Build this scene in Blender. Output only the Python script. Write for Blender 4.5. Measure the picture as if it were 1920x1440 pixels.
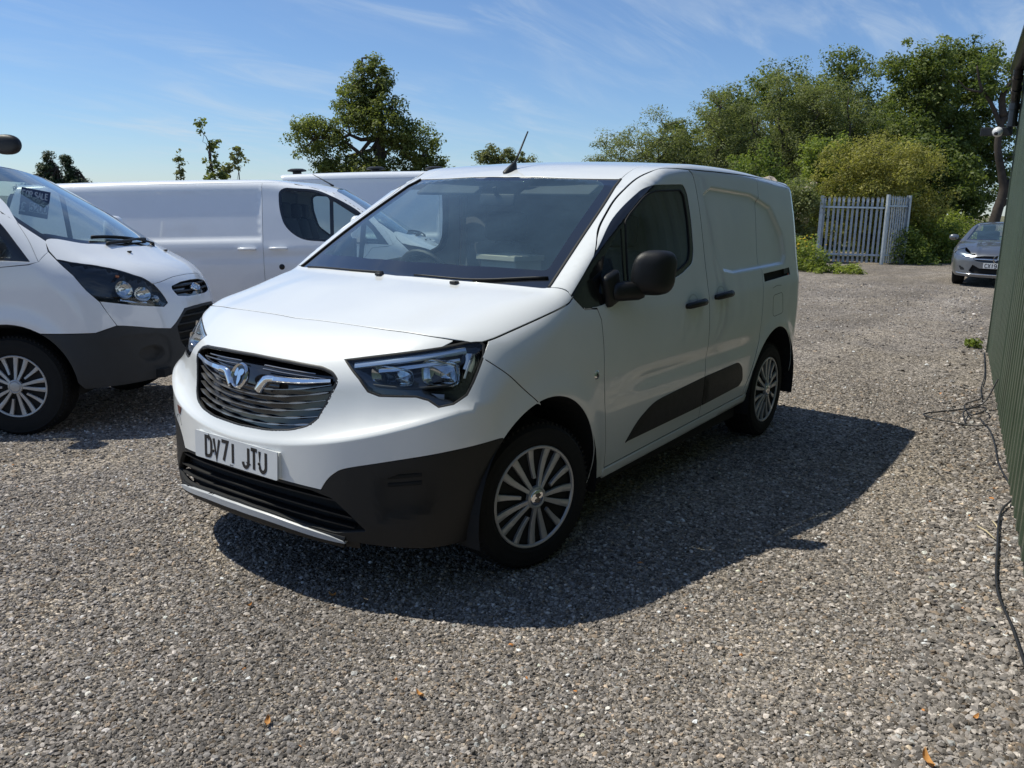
import bpy, bmesh, math, random
import numpy as np
from mathutils import Vector, Matrix
from mathutils.geometry import delaunay_2d_cdt
random.seed(7); np.random.seed(7)
for o in list(bpy.data.objects): bpy.data.objects.remove(o, do_unlink=True)
scene = bpy.context.scene
COL = scene.collection
R = math.radians

# ---------------------------------------------------------------- camera, sky, sun, exposure
CAM_POS = (2.7936, 2.7505, 1.5233)
CAM_YAW, CAM_PITCH, CAM_ROLL, CAM_F = R(215.757), R(12.036), R(1.164), 1578.9   # focal length in pixels of a 1920 wide frame
cam = bpy.data.cameras.new('camera'); camo = bpy.data.objects.new('camera', cam); COL.objects.link(camo)
fw = Vector((math.cos(CAM_YAW)*math.cos(CAM_PITCH), math.sin(CAM_YAW)*math.cos(CAM_PITCH), -math.sin(CAM_PITCH)))
rt = fw.cross(Vector((0,0,1))).normalized(); up = rt.cross(fw)
rt, up = rt*math.cos(CAM_ROLL) + up*math.sin(CAM_ROLL), up*math.cos(CAM_ROLL) - rt*math.sin(CAM_ROLL)
m = Matrix((rt, up, -fw)).transposed().to_4x4(); m.translation = CAM_POS
camo.matrix_world = m
cam.sensor_width = 36; cam.lens = 36*CAM_F/1920; cam.clip_start = 0.05; cam.clip_end = 5000
scene.camera = camo

SUN = Vector((0.23, -0.55, 1.0)).normalized()            # towards the sun
world = bpy.data.worlds.new('World'); scene.world = world; world.use_nodes = True
wn = world.node_tree; wn.nodes.clear()
sky = wn.nodes.new('ShaderNodeTexSky'); sky.sky_type = 'NISHITA'; sky.sun_disc = False
sky.sun_elevation = math.asin(SUN.z); sky.sun_rotation = math.atan2(SUN.x, SUN.y)
sky.altitude = 0; sky.air_density = 0.92; sky.dust_density = 0.15; sky.ozone_density = 10.0
bg = wn.nodes.new('ShaderNodeBackground'); bg.inputs['Strength'].default_value = 0.122
wo = wn.nodes.new('ShaderNodeOutputWorld')
def wl(a, b): wn.links.new(a, b)
# thin high cloud: streaks of stretched noise over the sky
tc = wn.nodes.new('ShaderNodeTexCoord'); sep = wn.nodes.new('ShaderNodeSeparateXYZ'); wl(tc.outputs['Generated'], sep.inputs[0])
def wmath(op, a, b=None):
    n = wn.nodes.new('ShaderNodeMath'); n.operation = op
    for i, v in enumerate((a, b)):
        if v is None: continue
        if isinstance(v, (int, float)): n.inputs[i].default_value = v
        else: wl(v, n.inputs[i])
    return n.outputs[0]
zc = wmath('MAXIMUM', sep.outputs['Z'], 0.0); den = wmath('ADD', zc, 0.16)
cmb = wn.nodes.new('ShaderNodeCombineXYZ'); wl(wmath('DIVIDE', sep.outputs['X'], den), cmb.inputs[0]); wl(wmath('DIVIDE', sep.outputs['Y'], den), cmb.inputs[1])
mp = wn.nodes.new('ShaderNodeMapping'); wl(cmb.outputs[0], mp.inputs['Vector']); mp.inputs['Rotation'].default_value = (0, 0, R(25)); mp.inputs['Scale'].default_value = (0.9, 2.6, 1)
nz = wn.nodes.new('ShaderNodeTexNoise'); wl(mp.outputs[0], nz.inputs['Vector']); nz.inputs['Scale'].default_value = 1.1; nz.inputs['Detail'].default_value = 9; nz.inputs['Roughness'].default_value = 0.62; nz.inputs['Distortion'].default_value = 0.9
mp2 = wn.nodes.new('ShaderNodeMapping'); wl(cmb.outputs[0], mp2.inputs['Vector']); mp2.inputs['Location'].default_value = (3.1, 1.7, 0); mp2.inputs['Scale'].default_value = (0.5, 0.5, 1)
nz2 = wn.nodes.new('ShaderNodeTexNoise'); wl(mp2.outputs[0], nz2.inputs['Vector']); nz2.inputs['Scale'].default_value = 1.0; nz2.inputs['Detail'].default_value = 3
def wramp(v, a, b):
    n = wn.nodes.new('ShaderNodeMapRange'); n.interpolation_type = 'SMOOTHSTEP'; wl(v, n.inputs['Value'])
    n.inputs['From Min'].default_value = a; n.inputs['From Max'].default_value = b; return n.outputs[0]
cover = wmath('MULTIPLY', wmath('MULTIPLY', wramp(nz.outputs['Fac'], 0.42, 0.78), wramp(nz2.outputs['Fac'], 0.33, 0.60)), 0.75)
cover = wmath('ADD', cover, 0.05)
hs = wn.nodes.new('ShaderNodeHueSaturation'); hs.inputs['Saturation'].default_value = 1.0; wl(sky.outputs[0], hs.inputs['Color'])
mix = wn.nodes.new('ShaderNodeMixRGB'); wl(cover, mix.inputs['Fac']); wl(hs.outputs[0], mix.inputs['Color1'])
mix.inputs['Color2'].default_value = (5.0, 5.8, 6.6, 1)
wl(mix.outputs[0], bg.inputs['Color']); wl(bg.outputs[0], wo.inputs['Surface'])

sun = bpy.data.lights.new('sun', 'SUN'); sun.energy = 4.5; sun.angle = R(0.53); sun.color = (1.0, 0.965, 0.83)
suno = bpy.data.objects.new('sun', sun); COL.objects.link(suno)
suno.rotation_euler = SUN.to_track_quat('Z', 'Y').to_euler(); suno.location = (0, 0, 30)
scene.view_settings.view_transform = 'Standard'; scene.view_settings.look = 'None'
scene.view_settings.exposure = 0.0; scene.view_settings.gamma = 1.0
scene.cycles.max_bounces = 8; scene.cycles.transparent_max_bounces = 24
scene.cycles.caustics_reflective = False; scene.cycles.caustics_refractive = False
# ---------------------------------------------------------------- helpers: materials
MATS = {}
def newmat(name):
    m = bpy.data.materials.new(name); m.use_nodes = True; n = m.node_tree.nodes; n.clear()
    out = n.new('ShaderNodeOutputMaterial'); MATS[name] = m
    return m, m.node_tree, out
def L(t, a, b): t.links.new(a, b)
def node(t, kind, **kw):
    n = t.nodes.new(kind)
    for k, v in kw.items():
        if k in n.inputs: n.inputs[k].default_value = v
        else: setattr(n, k, v)
    return n
def rgba(c): return (c[0], c[1], c[2], 1)
def pmat(name, col, rough=0.5, metal=0.0, coat=0.0, spec=0.5, noise=0.0, nscale=30.0, bump=0.0, bscale=200.0, trans=0.0, sheen=0.0, coat_rough=0.03):
    """principled with optional colour mottling and fine bump"""
    if name in MATS: return MATS[name]
    m, t, out = newmat(name)
    p = node(t, 'ShaderNodeBsdfPrincipled'); L(t, p.outputs[0], out.inputs[0])
    p.inputs['Base Color'].default_value = rgba(col); p.inputs['Roughness'].default_value = rough
    p.inputs['Metallic'].default_value = metal; p.inputs['Coat Weight'].default_value = coat
    p.inputs['Coat Roughness'].default_value = coat_rough; p.inputs['Specular IOR Level'].default_value = spec
    p.inputs['Transmission Weight'].default_value = trans
    tc = node(t, 'ShaderNodeTexCoord')
    if noise:
        nz = node(t, 'ShaderNodeTexNoise', Scale=nscale, Detail=6.0, Roughness=0.65); L(t, tc.outputs['Object'], nz.inputs['Vector'])
        mr = node(t, 'ShaderNodeMapRange'); L(t, nz.outputs['Fac'], mr.inputs['Value'])
        mr.inputs['From Min'].default_value = 0.3; mr.inputs['From Max'].default_value = 0.7
        mr.inputs['To Min'].default_value = 1 - noise; mr.inputs['To Max'].default_value = 1 + noise
        mx = node(t, 'ShaderNodeVectorMath', operation='SCALE'); mx.inputs[0].default_value = col[:3]; L(t, mr.outputs[0], mx.inputs['Scale'])
        L(t, mx.outputs[0], p.inputs['Base Color'])
        mr2 = node(t, 'ShaderNodeMapRange'); L(t, nz.outputs['Fac'], mr2.inputs['Value'])
        mr2.inputs['To Min'].default_value = max(0, rough - 0.08); mr2.inputs['To Max'].default_value = min(1, rough + 0.08); L(t, mr2.outputs[0], p.inputs['Roughness'])
    if bump:
        nb = node(t, 'ShaderNodeTexNoise', Scale=bscale, Detail=3.0); L(t, tc.outputs['Object'], nb.inputs['Vector'])
        b = node(t, 'ShaderNodeBump', Strength=bump, Distance=0.002); L(t, nb.outputs['Fac'], b.inputs['Height']); L(t, b.outputs[0], p.inputs['Normal'])
    return m
def glassmat(name, tint, refl=1.0, rough=0.0, dust_or_haze=0.0):
    """thin pane: tinted straight-through transmission with a fresnel reflection"""
    if name in MATS: return MATS[name]
    m, t, out = newmat(name)
    tr = node(t, 'ShaderNodeBsdfTransparent', Color=rgba(tint)); gl = node(t, 'ShaderNodeBsdfGlossy', Roughness=rough)
    # Schlick term on |cos|, so a pane reflects alike from both of its faces
    ge = node(t, 'ShaderNodeNewGeometry'); dt = node(t, 'ShaderNodeVectorMath', operation='DOT_PRODUCT'); L(t, ge.outputs['Incoming'], dt.inputs[0]); L(t, ge.outputs['Normal'], dt.inputs[1])
    ab = node(t, 'ShaderNodeMath', operation='ABSOLUTE'); L(t, dt.outputs['Value'], ab.inputs[0])
    om = node(t, 'ShaderNodeMath', operation='SUBTRACT'); om.inputs[0].default_value = 1.0; L(t, ab.outputs[0], om.inputs[1])
    pw = node(t, 'ShaderNodeMath', operation='POWER'); L(t, om.outputs[0], pw.inputs[0]); pw.inputs[1].default_value = 5.0
    fr = node(t, 'ShaderNodeMath', operation='MULTIPLY_ADD'); L(t, pw.outputs[0], fr.inputs[0]); fr.inputs[1].default_value = 0.96; fr.inputs[2].default_value = 0.04
    mu = node(t, 'ShaderNodeMath', operation='MULTIPLY'); L(t, fr.outputs[0], mu.inputs[0]); mu.inputs[1].default_value = refl
    mu.use_clamp = True
    mx = node(t, 'ShaderNodeMixShader'); L(t, mu.outputs[0], mx.inputs[0]); L(t, tr.outputs[0], mx.inputs[1]); L(t, gl.outputs[0], mx.inputs[2])
    if dust_or_haze:      # dusty film tinted blue, sky reflection and glare put into its colour
        df = node(t, 'ShaderNodeBsdfDiffuse', Color=(0.36,0.60,0.78,1)); m2 = node(t, 'ShaderNodeMixShader'); tc = node(t, 'ShaderNodeTexCoord')
        nz = node(t, 'ShaderNodeTexNoise', Scale=2.2, Detail=7.0, Roughness=0.7, Distortion=0.6); L(t, tc.outputs['Object'], nz.inputs['Vector'])
        mr = node(t, 'ShaderNodeMapRange'); L(t, nz.outputs['Fac'], mr.inputs['Value']); mr.inputs['From Min'].default_value = 0.3; mr.inputs['From Max'].default_value = 0.75; mr.inputs['To Min'].default_value = dust_or_haze*0.6; mr.inputs['To Max'].default_value = dust_or_haze*1.5
        L(t, mr.outputs[0], m2.inputs[0]); L(t, mx.outputs[0], m2.inputs[1]); L(t, df.outputs[0], m2.inputs[2]); L(t, m2.outputs[0], out.inputs[0])
    else: L(t, mx.outputs[0], out.inputs[0])
    return m

# ---------------------------------------------------------------- helpers: objects
def tag(o, label=None, cat=None, group=None, kind=None):
    if label: o['label'] = label
    if cat: o['category'] = cat
    if group: o['group'] = group
    if kind: o['kind'] = kind
    return o
def empty(name, loc=(0,0,0), rot=(0,0,0), label=None, cat=None, group=None):
    o = bpy.data.objects.new(name, None); COL.objects.link(o); o.location = loc; o.rotation_euler = rot
    o.empty_display_size = 0.2
    return tag(o, label, cat, group)
def mesh_obj(name, verts, faces, mat, parent=None, normals=None, smooth=False, mats=None, fmat=None):
    me = bpy.data.meshes.new(name); me.from_pydata([tuple(map(float, v)) for v in verts], [], [tuple(int(i) for i in f) for f in faces])
    if mats:
        for m in mats: me.materials.append(m)
        me.polygons.foreach_set('material_index', fmat)
    elif mat is not None: me.materials.append(mat)
    if smooth or normals is not None: me.shade_smooth()
    else: me.shade_flat()
    me.update()
    if normals is not None:
        me.normals_split_custom_set_from_vertices([tuple(map(float, n)) for n in normals])
    o = bpy.data.objects.new(name, me); COL.objects.link(o)
    if parent is not None: o.parent = parent
    return o
def link_copy(o, parent=None):
    c = o.copy(); COL.objects.link(c); c.parent = parent
    for ch in list(o.children): link_copy(ch, c)
    return c
class MB:
    """collects simple solids into one mesh"""
    def __init__(s): s.v = []; s.f = []; s.fm = []
    def add(s, v, f, mi=0):
        b = len(s.v); s.v += [tuple(p) for p in v]; s.f += [tuple(i + b for i in q) for q in f]; s.fm += [mi]*len(f); return s
    def box(s, c, d, rot=None, mi=0, bev=0.0):
        hx, hy, hz = d[0]/2, d[1]/2, d[2]/2
        if bev <= 0:
            vs = [(x*hx, y*hy, z*hz) for x in (-1,1) for y in (-1,1) for z in (-1,1)]
            fs = [(0,1,3,2),(4,6,7,5),(0,4,5,1),(2,3,7,6),(0,2,6,4),(1,5,7,3)]
        else:
            bm = bmesh.new(); bmesh.ops.create_cube(bm, size=1.0)
            for v in bm.verts: v.co = Vector((v.co.x*d[0], v.co.y*d[1], v.co.z*d[2]))
            bmesh.ops.bevel(bm, geom=bm.edges[:], offset=bev, segments=2, affect='EDGES', profile=0.5)
            bm.verts.index_update(); vs = [tuple(v.co) for v in bm.verts]; fs = [tuple(v.index for v in f.verts) for f in bm.faces]; bm.free()
        M = rot.to_matrix() if hasattr(rot, 'to_matrix') else rot
        out = []
        for p in vs:
            q = Vector(p)
            if M is not None: q = M @ q
            out.append((q.x + c[0], q.y + c[1], q.z + c[2]))
        return s.add(out, fs, mi)
    def tube(s, pts, r, n=8, mi=0, caps=True):
        pts = [Vector(p) for p in pts]; rs = r if hasattr(r, '__len__') else [r]*len(pts)
        vs = []; fs = []
        t0 = (pts[1] - pts[0]).normalized(); a = t0.orthogonal().normalized()
        for i, p in enumerate(pts):
            t = (pts[min(i+1, len(pts)-1)] - pts[max(i-1, 0)])
            t = t.normalized() if t.length > 1e-9 else t0
            a = (a - t*a.dot(t)); a = a.normalized() if a.length > 1e-6 else t.orthogonal().normalized()
            b = t.cross(a)
            for k in range(n):
                q = 2*math.pi*k/n; vs.append(tuple(p + (a*math.cos(q) + b*math.sin(q))*rs[i]))
        for i in range(len(pts)-1):
            for k in range(n):
                fs.append((i*n+k, i*n+(k+1)%n, (i+1)*n+(k+1)%n, (i+1)*n+k))
        if caps: fs.append(tuple(range(n-1, -1, -1))); fs.append(tuple((len(pts)-1)*n+k for k in range(n)))
        return s.add(vs, fs, mi)
    def lathe(s, prof, n=48, axis='y', c=(0,0,0), mi=0, closed=False):
        """prof: (radius, axial) pairs"""
        vs = []; fs = []
        for (r, a) in prof:
            for k in range(n):
                q = 2*math.pi*k/n; u, w = r*math.cos(q), r*math.sin(q)
                p = (u, a, w) if axis == 'y' else ((u, w, a) if axis == 'z' else (a, u, w))
                vs.append((p[0]+c[0], p[1]+c[1], p[2]+c[2]))
        m = len(prof)
        for i in range(m if closed else m-1):
            j = (i+1) % m
            for k in range(n): fs.append((i*n+k, j*n+k, j*n+(k+1)%n, i*n+(k+1)%n))
        return s.add(vs, fs, mi)
    def prism(s, poly, o, u, v, w, mi=0):
        """polygon in plane (u,v) at o, extruded along vector w"""
        o, u, v, w = map(Vector, (o, u, v, w)); n = len(poly)
        a = [o + u*p[0] + v*p[1] for p in poly]; b = [p + w for p in a]
        return s.add([tuple(p) for p in a+b], [tuple(range(n-1,-1,-1)), tuple(range(n, 2*n))] + [(i, (i+1)%n, n+(i+1)%n, n+i) for i in range(n)], mi)
    def obj(s, name, mat, parent=None, smooth=False, mats=None, sharp=None):
        o = mesh_obj(name, s.v, s.f, mat, parent, None, smooth, mats, s.fm if mats else None)
        if sharp is not None: o.data.set_sharp_from_angle(angle=R(sharp))
        return o

# ---------------------------------------------------------------- helpers: curves and body panels
def crom(pts, n=6, closed=False):
    """Catmull-Rom through the points"""
    P = [np.array(p, float) for p in pts]; out = []; m = len(P)
    for i in range(m if closed else m-1):
        p0 = P[i-1] if (closed or i > 0) else 2*P[0]-P[1]; p1 = P[i]; p2 = P[(i+1) % m]
        p3 = P[(i+2) % m] if (closed or i+2 < m) else 2*P[-1]-P[-2]
        for k in range(n):
            t = k/n; out.append(0.5*((2*p1)+(-p0+p2)*t+(2*p0-5*p1+4*p2-p3)*t*t+(-p0+3*p1-3*p2+p3)*t**3))
    if not closed: out.append(P[-1])
    return [tuple(p) for p in out]
def fillet(pts, r, n=5):
    """round the corners of a closed polygon (r: number or list)"""
    P = [np.array(p[:2], float) for p in pts]; m = len(P); out = []
    rr = r if hasattr(r, '__len__') else [r]*m
    for i in range(m):
        a, b, c = P[i-1], P[i], P[(i+1) % m]; la, lc = np.linalg.norm(a-b), np.linalg.norm(c-b)
        q = min(rr[i], 0.48*la, 0.48*lc)
        if q < 1e-5: out.append(tuple(b)); continue
        p1 = b + (a-b)/la*q; p2 = b + (c-b)/lc*q
        for k in range(n+1):
            t = k/n; out.append(tuple((1-t)**2*p1 + 2*t*(1-t)*b + t*t*p2))
    return out
def resample(pts, step, closed=True):
    P = [np.array(p, float) for p in pts]; out = []; m = len(P)
    for i in range(m if closed else m-1):
        a, b = P[i], P[(i+1) % m]; n = max(1, int(math.ceil(np.linalg.norm(b-a)/step)))
        for k in range(n): out.append(a + (b-a)*k/n)
    if not closed: out.append(P[-1])
    return np.array(out)
def area2(P): return 0.5*np.sum(P[:,0]*np.roll(P[:,1],-1) - np.roll(P[:,0],-1)*P[:,1])
def inset(P, d):
    """shrink a closed ccw polyline by d"""
    e = np.roll(P,-1,0)-P; e /= np.linalg.norm(e,axis=1)[:,None]+1e-12
    n = np.c_[-e[:,1], e[:,0]]; nn = n + np.roll(n,1,0); l = np.linalg.norm(nn,axis=1); nn /= l[:,None]+1e-9
    return P + nn*d/np.clip(l[:,None]/2, 0.5, 1)
class Plane:
    def __init__(s, d, u, v, start=2.5):
        s.d = np.array(d, float); s.d /= np.linalg.norm(s.d); s.u = np.array(u, float); s.u -= s.d*(s.u@s.d); s.u /= np.linalg.norm(s.u)
        s.v = np.cross(s.d, s.u); s.v *= np.sign(s.v@np.array(v, float)); s.start = start
    def to2(s, P): P = np.atleast_2d(P); return np.c_[P@s.u, P@s.v]
    def rays(s, Q): Q = np.atleast_2d(Q); return Q[:,:1]*s.u + Q[:,1:2]*s.v - s.d*s.start, np.repeat(s.d[None], len(Q), 0)
class Cyl:
    """wrap round a vertical axis at (x0, 0): u = angle * k, v = z"""
    def __init__(s, x0, k=0.9, start=3.0): s.x0, s.k, s.start = x0, k, start
    def to2(s, P): P = np.atleast_2d(P); return np.c_[np.arctan2(P[:,1], P[:,0]-s.x0)*s.k, P[:,2]]
    def rays(s, Q):
        Q = np.atleast_2d(Q); a = Q[:,0]/s.k; d = np.c_[-np.cos(a), -np.sin(a), 0*a]
        return np.c_[s.x0+np.cos(a)*s.start, np.sin(a)*s.start, Q[:,1]], d
SIDE = Plane((0,-1,0), (1,0,0), (0,0,1)); TOP = Plane((0,0,-1), (1,0,0), (0,1,0), 3.0)
def trace(f, o, d, tmax=6.0):
    t = np.zeros(len(o))
    for _ in range(60):
        v = f(o + d*t[:,None]); t += np.clip(v, -0.5, 0.5)*0.7
        if np.abs(v).max() < 2e-5: break
    return o + d*np.clip(t, 0, tmax)[:,None]
def grad(f, P, e=6e-4):
    g = np.stack([f(P + np.eye(3)[k]*e) - f(P - np.eye(3)[k]*e) for k in range(3)], 1)
    return g/(np.linalg.norm(g, axis=1)[:,None] + 1e-12)
def on(f, frame, pts): o, d = frame.rays(np.array(pts, float)); return trace(f, o, d)
def in_poly(Q, poly):
    ins = np.zeros(len(Q), bool); n = len(poly)
    for i in range(n):
        a, b = poly[i], poly[(i+1) % n]
        c = (a[1] > Q[:,1]) != (b[1] > Q[:,1])
        xx = a[0] + (Q[:,1]-a[1])/(b[1]-a[1]+1e-15)*(b[0]-a[0])
        ins ^= c & (Q[:,0] < xx)
    return ins
def panel(name, f, frame, outline, mat, parent, holes=(), step=0.03, off=0.0, gap=0.0, lip=0.012, mirror=False, both=True, offset_fn=None, hole_gap=0.0, feats=()):
    """a sheet lying on the body surface inside an outline (2-D in the frame, or 3-D points), with turned-in edges.
    both: also build the mirrored part on the other flank"""
    def loop(pts, g):
        pts = np.array(pts, float)
        if pts.shape[1] == 3: pts = frame.to2(pts)
        q = resample(pts, step)
        keep = np.linalg.norm(np.roll(q,-1,0)-q, axis=1) > 1e-4; q = q[keep]
        if area2(q) < 0: q = q[::-1]
        if not g: return q
        o_, d_ = frame.rays(q); n_ = grad(f, trace(f, o_, d_)); k_ = np.clip(np.abs((n_*d_).sum(1)), 0.25, 1)
        return inset(q, (g*k_)[:,None])
    out = loop(outline, gap); hs = [loop(h, -hole_gap)[::-1] for h in holes]
    lo, hi = out.min(0), out.max(0)
    gx, gy = np.meshgrid(np.arange(lo[0]+step/2, hi[0], step), np.arange(lo[1]+step/2, hi[1], step))
    gx = gx + (np.arange(gx.shape[0]) % 2)[:,None]*step/2
    G = np.c_[gx.ravel(), gy.ravel()]; G = G[in_poly(G, out)]
    for h in hs: G = G[~in_poly(G, h)]
    B = np.vstack([out]+hs)
    if len(G):
        dmin = np.full(len(G), 9.0)
        for i in range(0, len(B), 200): dmin = np.minimum(dmin, np.sqrt(((G[:,None]-B[None,i:i+200])**2).sum(2)).min(1))
        G = G[dmin > 0.45*step]
    FV = []; FE = []
    for ft in feats:
        q = resample(np.array(ft, float), min(step*0.8, 0.016), closed=False); ins = in_poly(q, out)
        for h in hs: ins &= ~in_poly(q, h)
        ins &= np.array([np.sqrt(((B-p)**2).sum(1)).min() > 0.004 for p in q])
        if len(G): 
            dm = np.sqrt(((G[:,None]-q[None])**2).sum(2)).min(1); G = G[dm > 0.5*step]
        for i, p in enumerate(q):
            if not ins[i]: continue
            if i and ins[i-1] and FV: FE.append((len(FV)-1, len(FV)))
            FV.append(p)
    nb = len(B) + len(G)
    V = np.vstack([B, G] + ([np.array(FV)] if FV else [])); edges = [(nb+i, nb+j) for i, j in FE]; b = 0
    for l in [out]+hs:
        n = len(l); edges += [(b+i, b+(i+1) % n) for i in range(n)]; b += n
    r = delaunay_2d_cdt([Vector(p) for p in V], edges, [], 0, 1e-7)
    V2 = np.array([tuple(p) for p in r[0]]); F = np.array([t for t in r[2] if len(t) == 3])
    cen = V2[F].mean(1); ok = in_poly(cen, out)
    for h in hs: ok &= ~in_poly(cen, h)
    F = F[ok]
    o, d = frame.rays(V2); P = trace(f, o, d); N = grad(f, P)
    # orientation
    a = np.cross(P[F[:,1]]-P[F[:,0]], P[F[:,2]]-P[F[:,0]]); flip = (a*N[F[:,0]]).sum(1) < 0
    F[flip] = F[flip][:, ::-1]
    offs = off if offset_fn is None else (off + offset_fn(P))[:,None] if not np.isscalar(off + offset_fn(P)) else off
    P = P + N*offs
    verts = [*P]; nrm = [*N]; faces = [*map(tuple, F)]; fm = [0]*len(faces)
    if lip:
        from collections import Counter
        cnt = {}
        for t in F:
            for i in range(3):
                e = (t[i], t[(i+1) % 3]); cnt[e] = 1
        bnd = [e for e in cnt if (e[1], e[0]) not in cnt]
        idx = {}
        on_ = {}
        for (i, j) in bnd:
            t = P[j]-P[i]; s = np.cross(t, N[i]); s /= np.linalg.norm(s)+1e-12
            for k in (i, j): on_[k] = on_.get(k, 0) + s
        for k, s in on_.items():
            s = s/(np.linalg.norm(s)+1e-12)
            # a small rounded edge: shoulder ring, then the turned-in flange
            b = len(verts); verts += [P[k], P[k] - N[k]*min(0.0025, abs(lip)*.3)+s*0.0012, P[k] - N[k]*lip + s*0.0012]
            h = N[k]*0.6+s; h = h/np.linalg.norm(h)
            nrm += [N[k], h, s]; idx[k] = b
        for (i, j) in bnd:
            for q in (0, 1): faces.append((idx[i]+q, idx[i]+q+1, idx[j]+q+1, idx[j]+q)); fm.append(q)
    mm = dict(mats=[mat, M_UNDER], fmat=fm) if gap else {}  # turned-in flanges are black: shade of the deep gap put into their colour
    o1 = mesh_obj(name, verts, faces, mat, parent, nrm, **mm)
    if mirror or not both: 
        return o1
    mv = [(v[0], -v[1], v[2]) for v in verts]; mn = [(v[0], -v[1], v[2]) for v in nrm]
    o2 = mesh_obj(name, mv, [t[::-1] for t in faces], mat, parent, mn, **mm)
    return o1, o2
def mirrored(o, parent=None):
    """the same part on the other flank (its own mesh, y negated)"""
    me = o.data; vs = [(v.co.x, -v.co.y, v.co.z) for v in me.vertices]; fs = [tuple(p.vertices)[::-1] for p in me.polygons]
    c = mesh_obj(o.name.split('.')[0], vs, fs, None, parent if parent is not None else o.parent, None, any(p.use_smooth for p in me.polygons))
    for m in me.materials: c.data.materials.append(m)
    c.data.polygons.foreach_set('material_index', [p.material_index for p in me.polygons])
    for ch in o.children: mirrored(ch, c)
    return c
def ribbon_on(f, frame, pts, w, h, mat, name, parent, off=0.0, wfn=None, n=6, both=False, tilt=0.0, closed=False):
    """a bar of width w (along the surface, across the curve) and height h lying on the surface along a 2-D curve"""
    q = np.array(crom(pts, n, closed) if n > 1 else pts, float)
    if closed: q = resample(q, 0.014)
    P = on(f, frame, q); N = grad(f, P)
    vs = []; fs = []; m = len(P)
    for i in range(m):
        t = P[(i+1) % m if closed else min(i+1, m-1)] - P[i-1 if (closed or i > 0) else 0]; t /= np.linalg.norm(t)+1e-12; s = np.cross(N[i], t); s /= np.linalg.norm(s)+1e-12
        ww = (wfn(i/(m-1)) if wfn else 1.0)*w/2; nn = N[i]; c = P[i] + nn*off
        for (a, b) in ((-1,0),(-0.9,0.75),(-0.55,1.0),(0.55,1.0),(0.9,0.75),(1,0)): vs.append(c + s*a*ww + nn*b*h)
    for i in range(m if closed else m-1):
        j = (i+1) % m
        for k in range(5): fs.append((i*6+k, i*6+k+1, j*6+k+1, j*6+k))
        fs.append((i*6+5, i*6, j*6, j*6+5))
    if not closed: fs.append(tuple(range(5,-1,-1))); fs.append(tuple((m-1)*6+k for k in range(6)))
    o = mesh_obj(name, vs, fs, mat, parent, None, True); o.data.set_sharp_from_angle(angle=R(50))
    if both: return o, mirrored(o)
    return o
# ---------------------------------------------------------------- shared materials
def paint(name, col, rough=0.30, coat=1.0, metal=0.0, flake=0.0, dust_or_haze=0.06):
    m = pmat(name, col, rough=rough, metal=metal, coat=coat, coat_rough=0.02, noise=dust_or_haze, nscale=3.0)
    for l in list(m.node_tree.links):
        if l.to_socket.name == 'Roughness': m.node_tree.links.remove(l)
    return m
M_WHITE = paint('white_paint', (0.80, 0.81, 0.80), dust_or_haze=0.02)
M_WHITE2 = paint('frost_white_paint', (0.80, 0.82, 0.85), dust_or_haze=0.025)
M_SILVER = paint('silver_grey_paint', (0.20, 0.205, 0.215), rough=0.32, metal=0.75, dust_or_haze=0.03)
M_PLASTIC = pmat('black_plastic', (0.004, 0.004, 0.0045), rough=0.5, noise=0.12, nscale=25, bump=0.25, bscale=900)
M_PLASTIC_G = pmat('grey_black_plastic', (0.020, 0.0225, 0.026), rough=0.55, noise=0.15, nscale=18, bump=0.25, bscale=900)
M_GLOSSBLK = pmat('gloss_black', (0.008, 0.008, 0.009), rough=0.12, coat=0.5)
M_FRIT = pmat('black_glass_border', (0.012, 0.013, 0.015), rough=0.08, coat=1.0)
M_RUBBER = pmat('tyre_rubber', (0.010, 0.010, 0.010), rough=0.82, noise=0.25, nscale=14, spec=0.3)
M_SEAL = pmat('rubber_seal', (0.012, 0.012, 0.012), rough=0.7)
M_CHROME = pmat('chrome', (0.78, 0.79, 0.80), rough=0.06, metal=1.0)
M_SATIN = pmat('satin_slat', (0.33, 0.33, 0.34), rough=0.28, metal=0.85)
M_WHEEL = pmat('silver_wheel_paint', (0.42, 0.42, 0.42), rough=0.42, metal=0.45, noise=0.06, nscale=8, coat=0.3)
M_STEEL = pmat('dark_steel', (0.012, 0.012, 0.012), rough=0.6, metal=0.3)
M_DISC = pmat('brake_disc', (0.22, 0.21, 0.20), rough=0.4, metal=0.9)
M_UNDER = pmat('underbody_black', (0.010, 0.010, 0.010), rough=0.9)
M_TRIM = pmat('dark_interior_trim', (0.045, 0.046, 0.05), rough=0.75, noise=0.1, nscale=20)
M_SEAT = pmat('dark_seat_fabric', (0.055, 0.057, 0.065), rough=0.95, noise=0.2, nscale=60)
M_CARGO = pmat('grey_bulkhead', (0.16, 0.165, 0.17), rough=0.7, noise=0.1, nscale=6)
M_SCREEN = glassmat('windscreen_glass', (0.80, 0.89, 0.87), refl=1.8, dust_or_haze=0.06)
M_SIDEGLASS = glassmat('side_glass', (0.74, 0.82, 0.80), refl=1.4, dust_or_haze=0.006)
M_PRIVACY = glassmat('dark_side_glass', (0.10, 0.115, 0.12), refl=1.5)
M_LENS = glassmat('lamp_lens', (0.90, 0.93, 0.94), refl=1.2)
M_PLATE = pmat('plate_white', (0.62, 0.64, 0.66), rough=0.35, coat=0.3, noise=0.04, nscale=10)
M_INK = pmat('plate_black', (0.012, 0.012, 0.014), rough=0.4)
M_LAMPSILVER = pmat('lamp_reflector', (0.72, 0.73, 0.74), rough=0.12, metal=1.0)
M_DRL = pmat('running_light_bar', (0.62, 0.70, 0.80), rough=0.1, metal=0.6)
M_ORANGE = pmat('amber_lens', (0.6, 0.16, 0.02), rough=0.2, coat=0.6)
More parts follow.
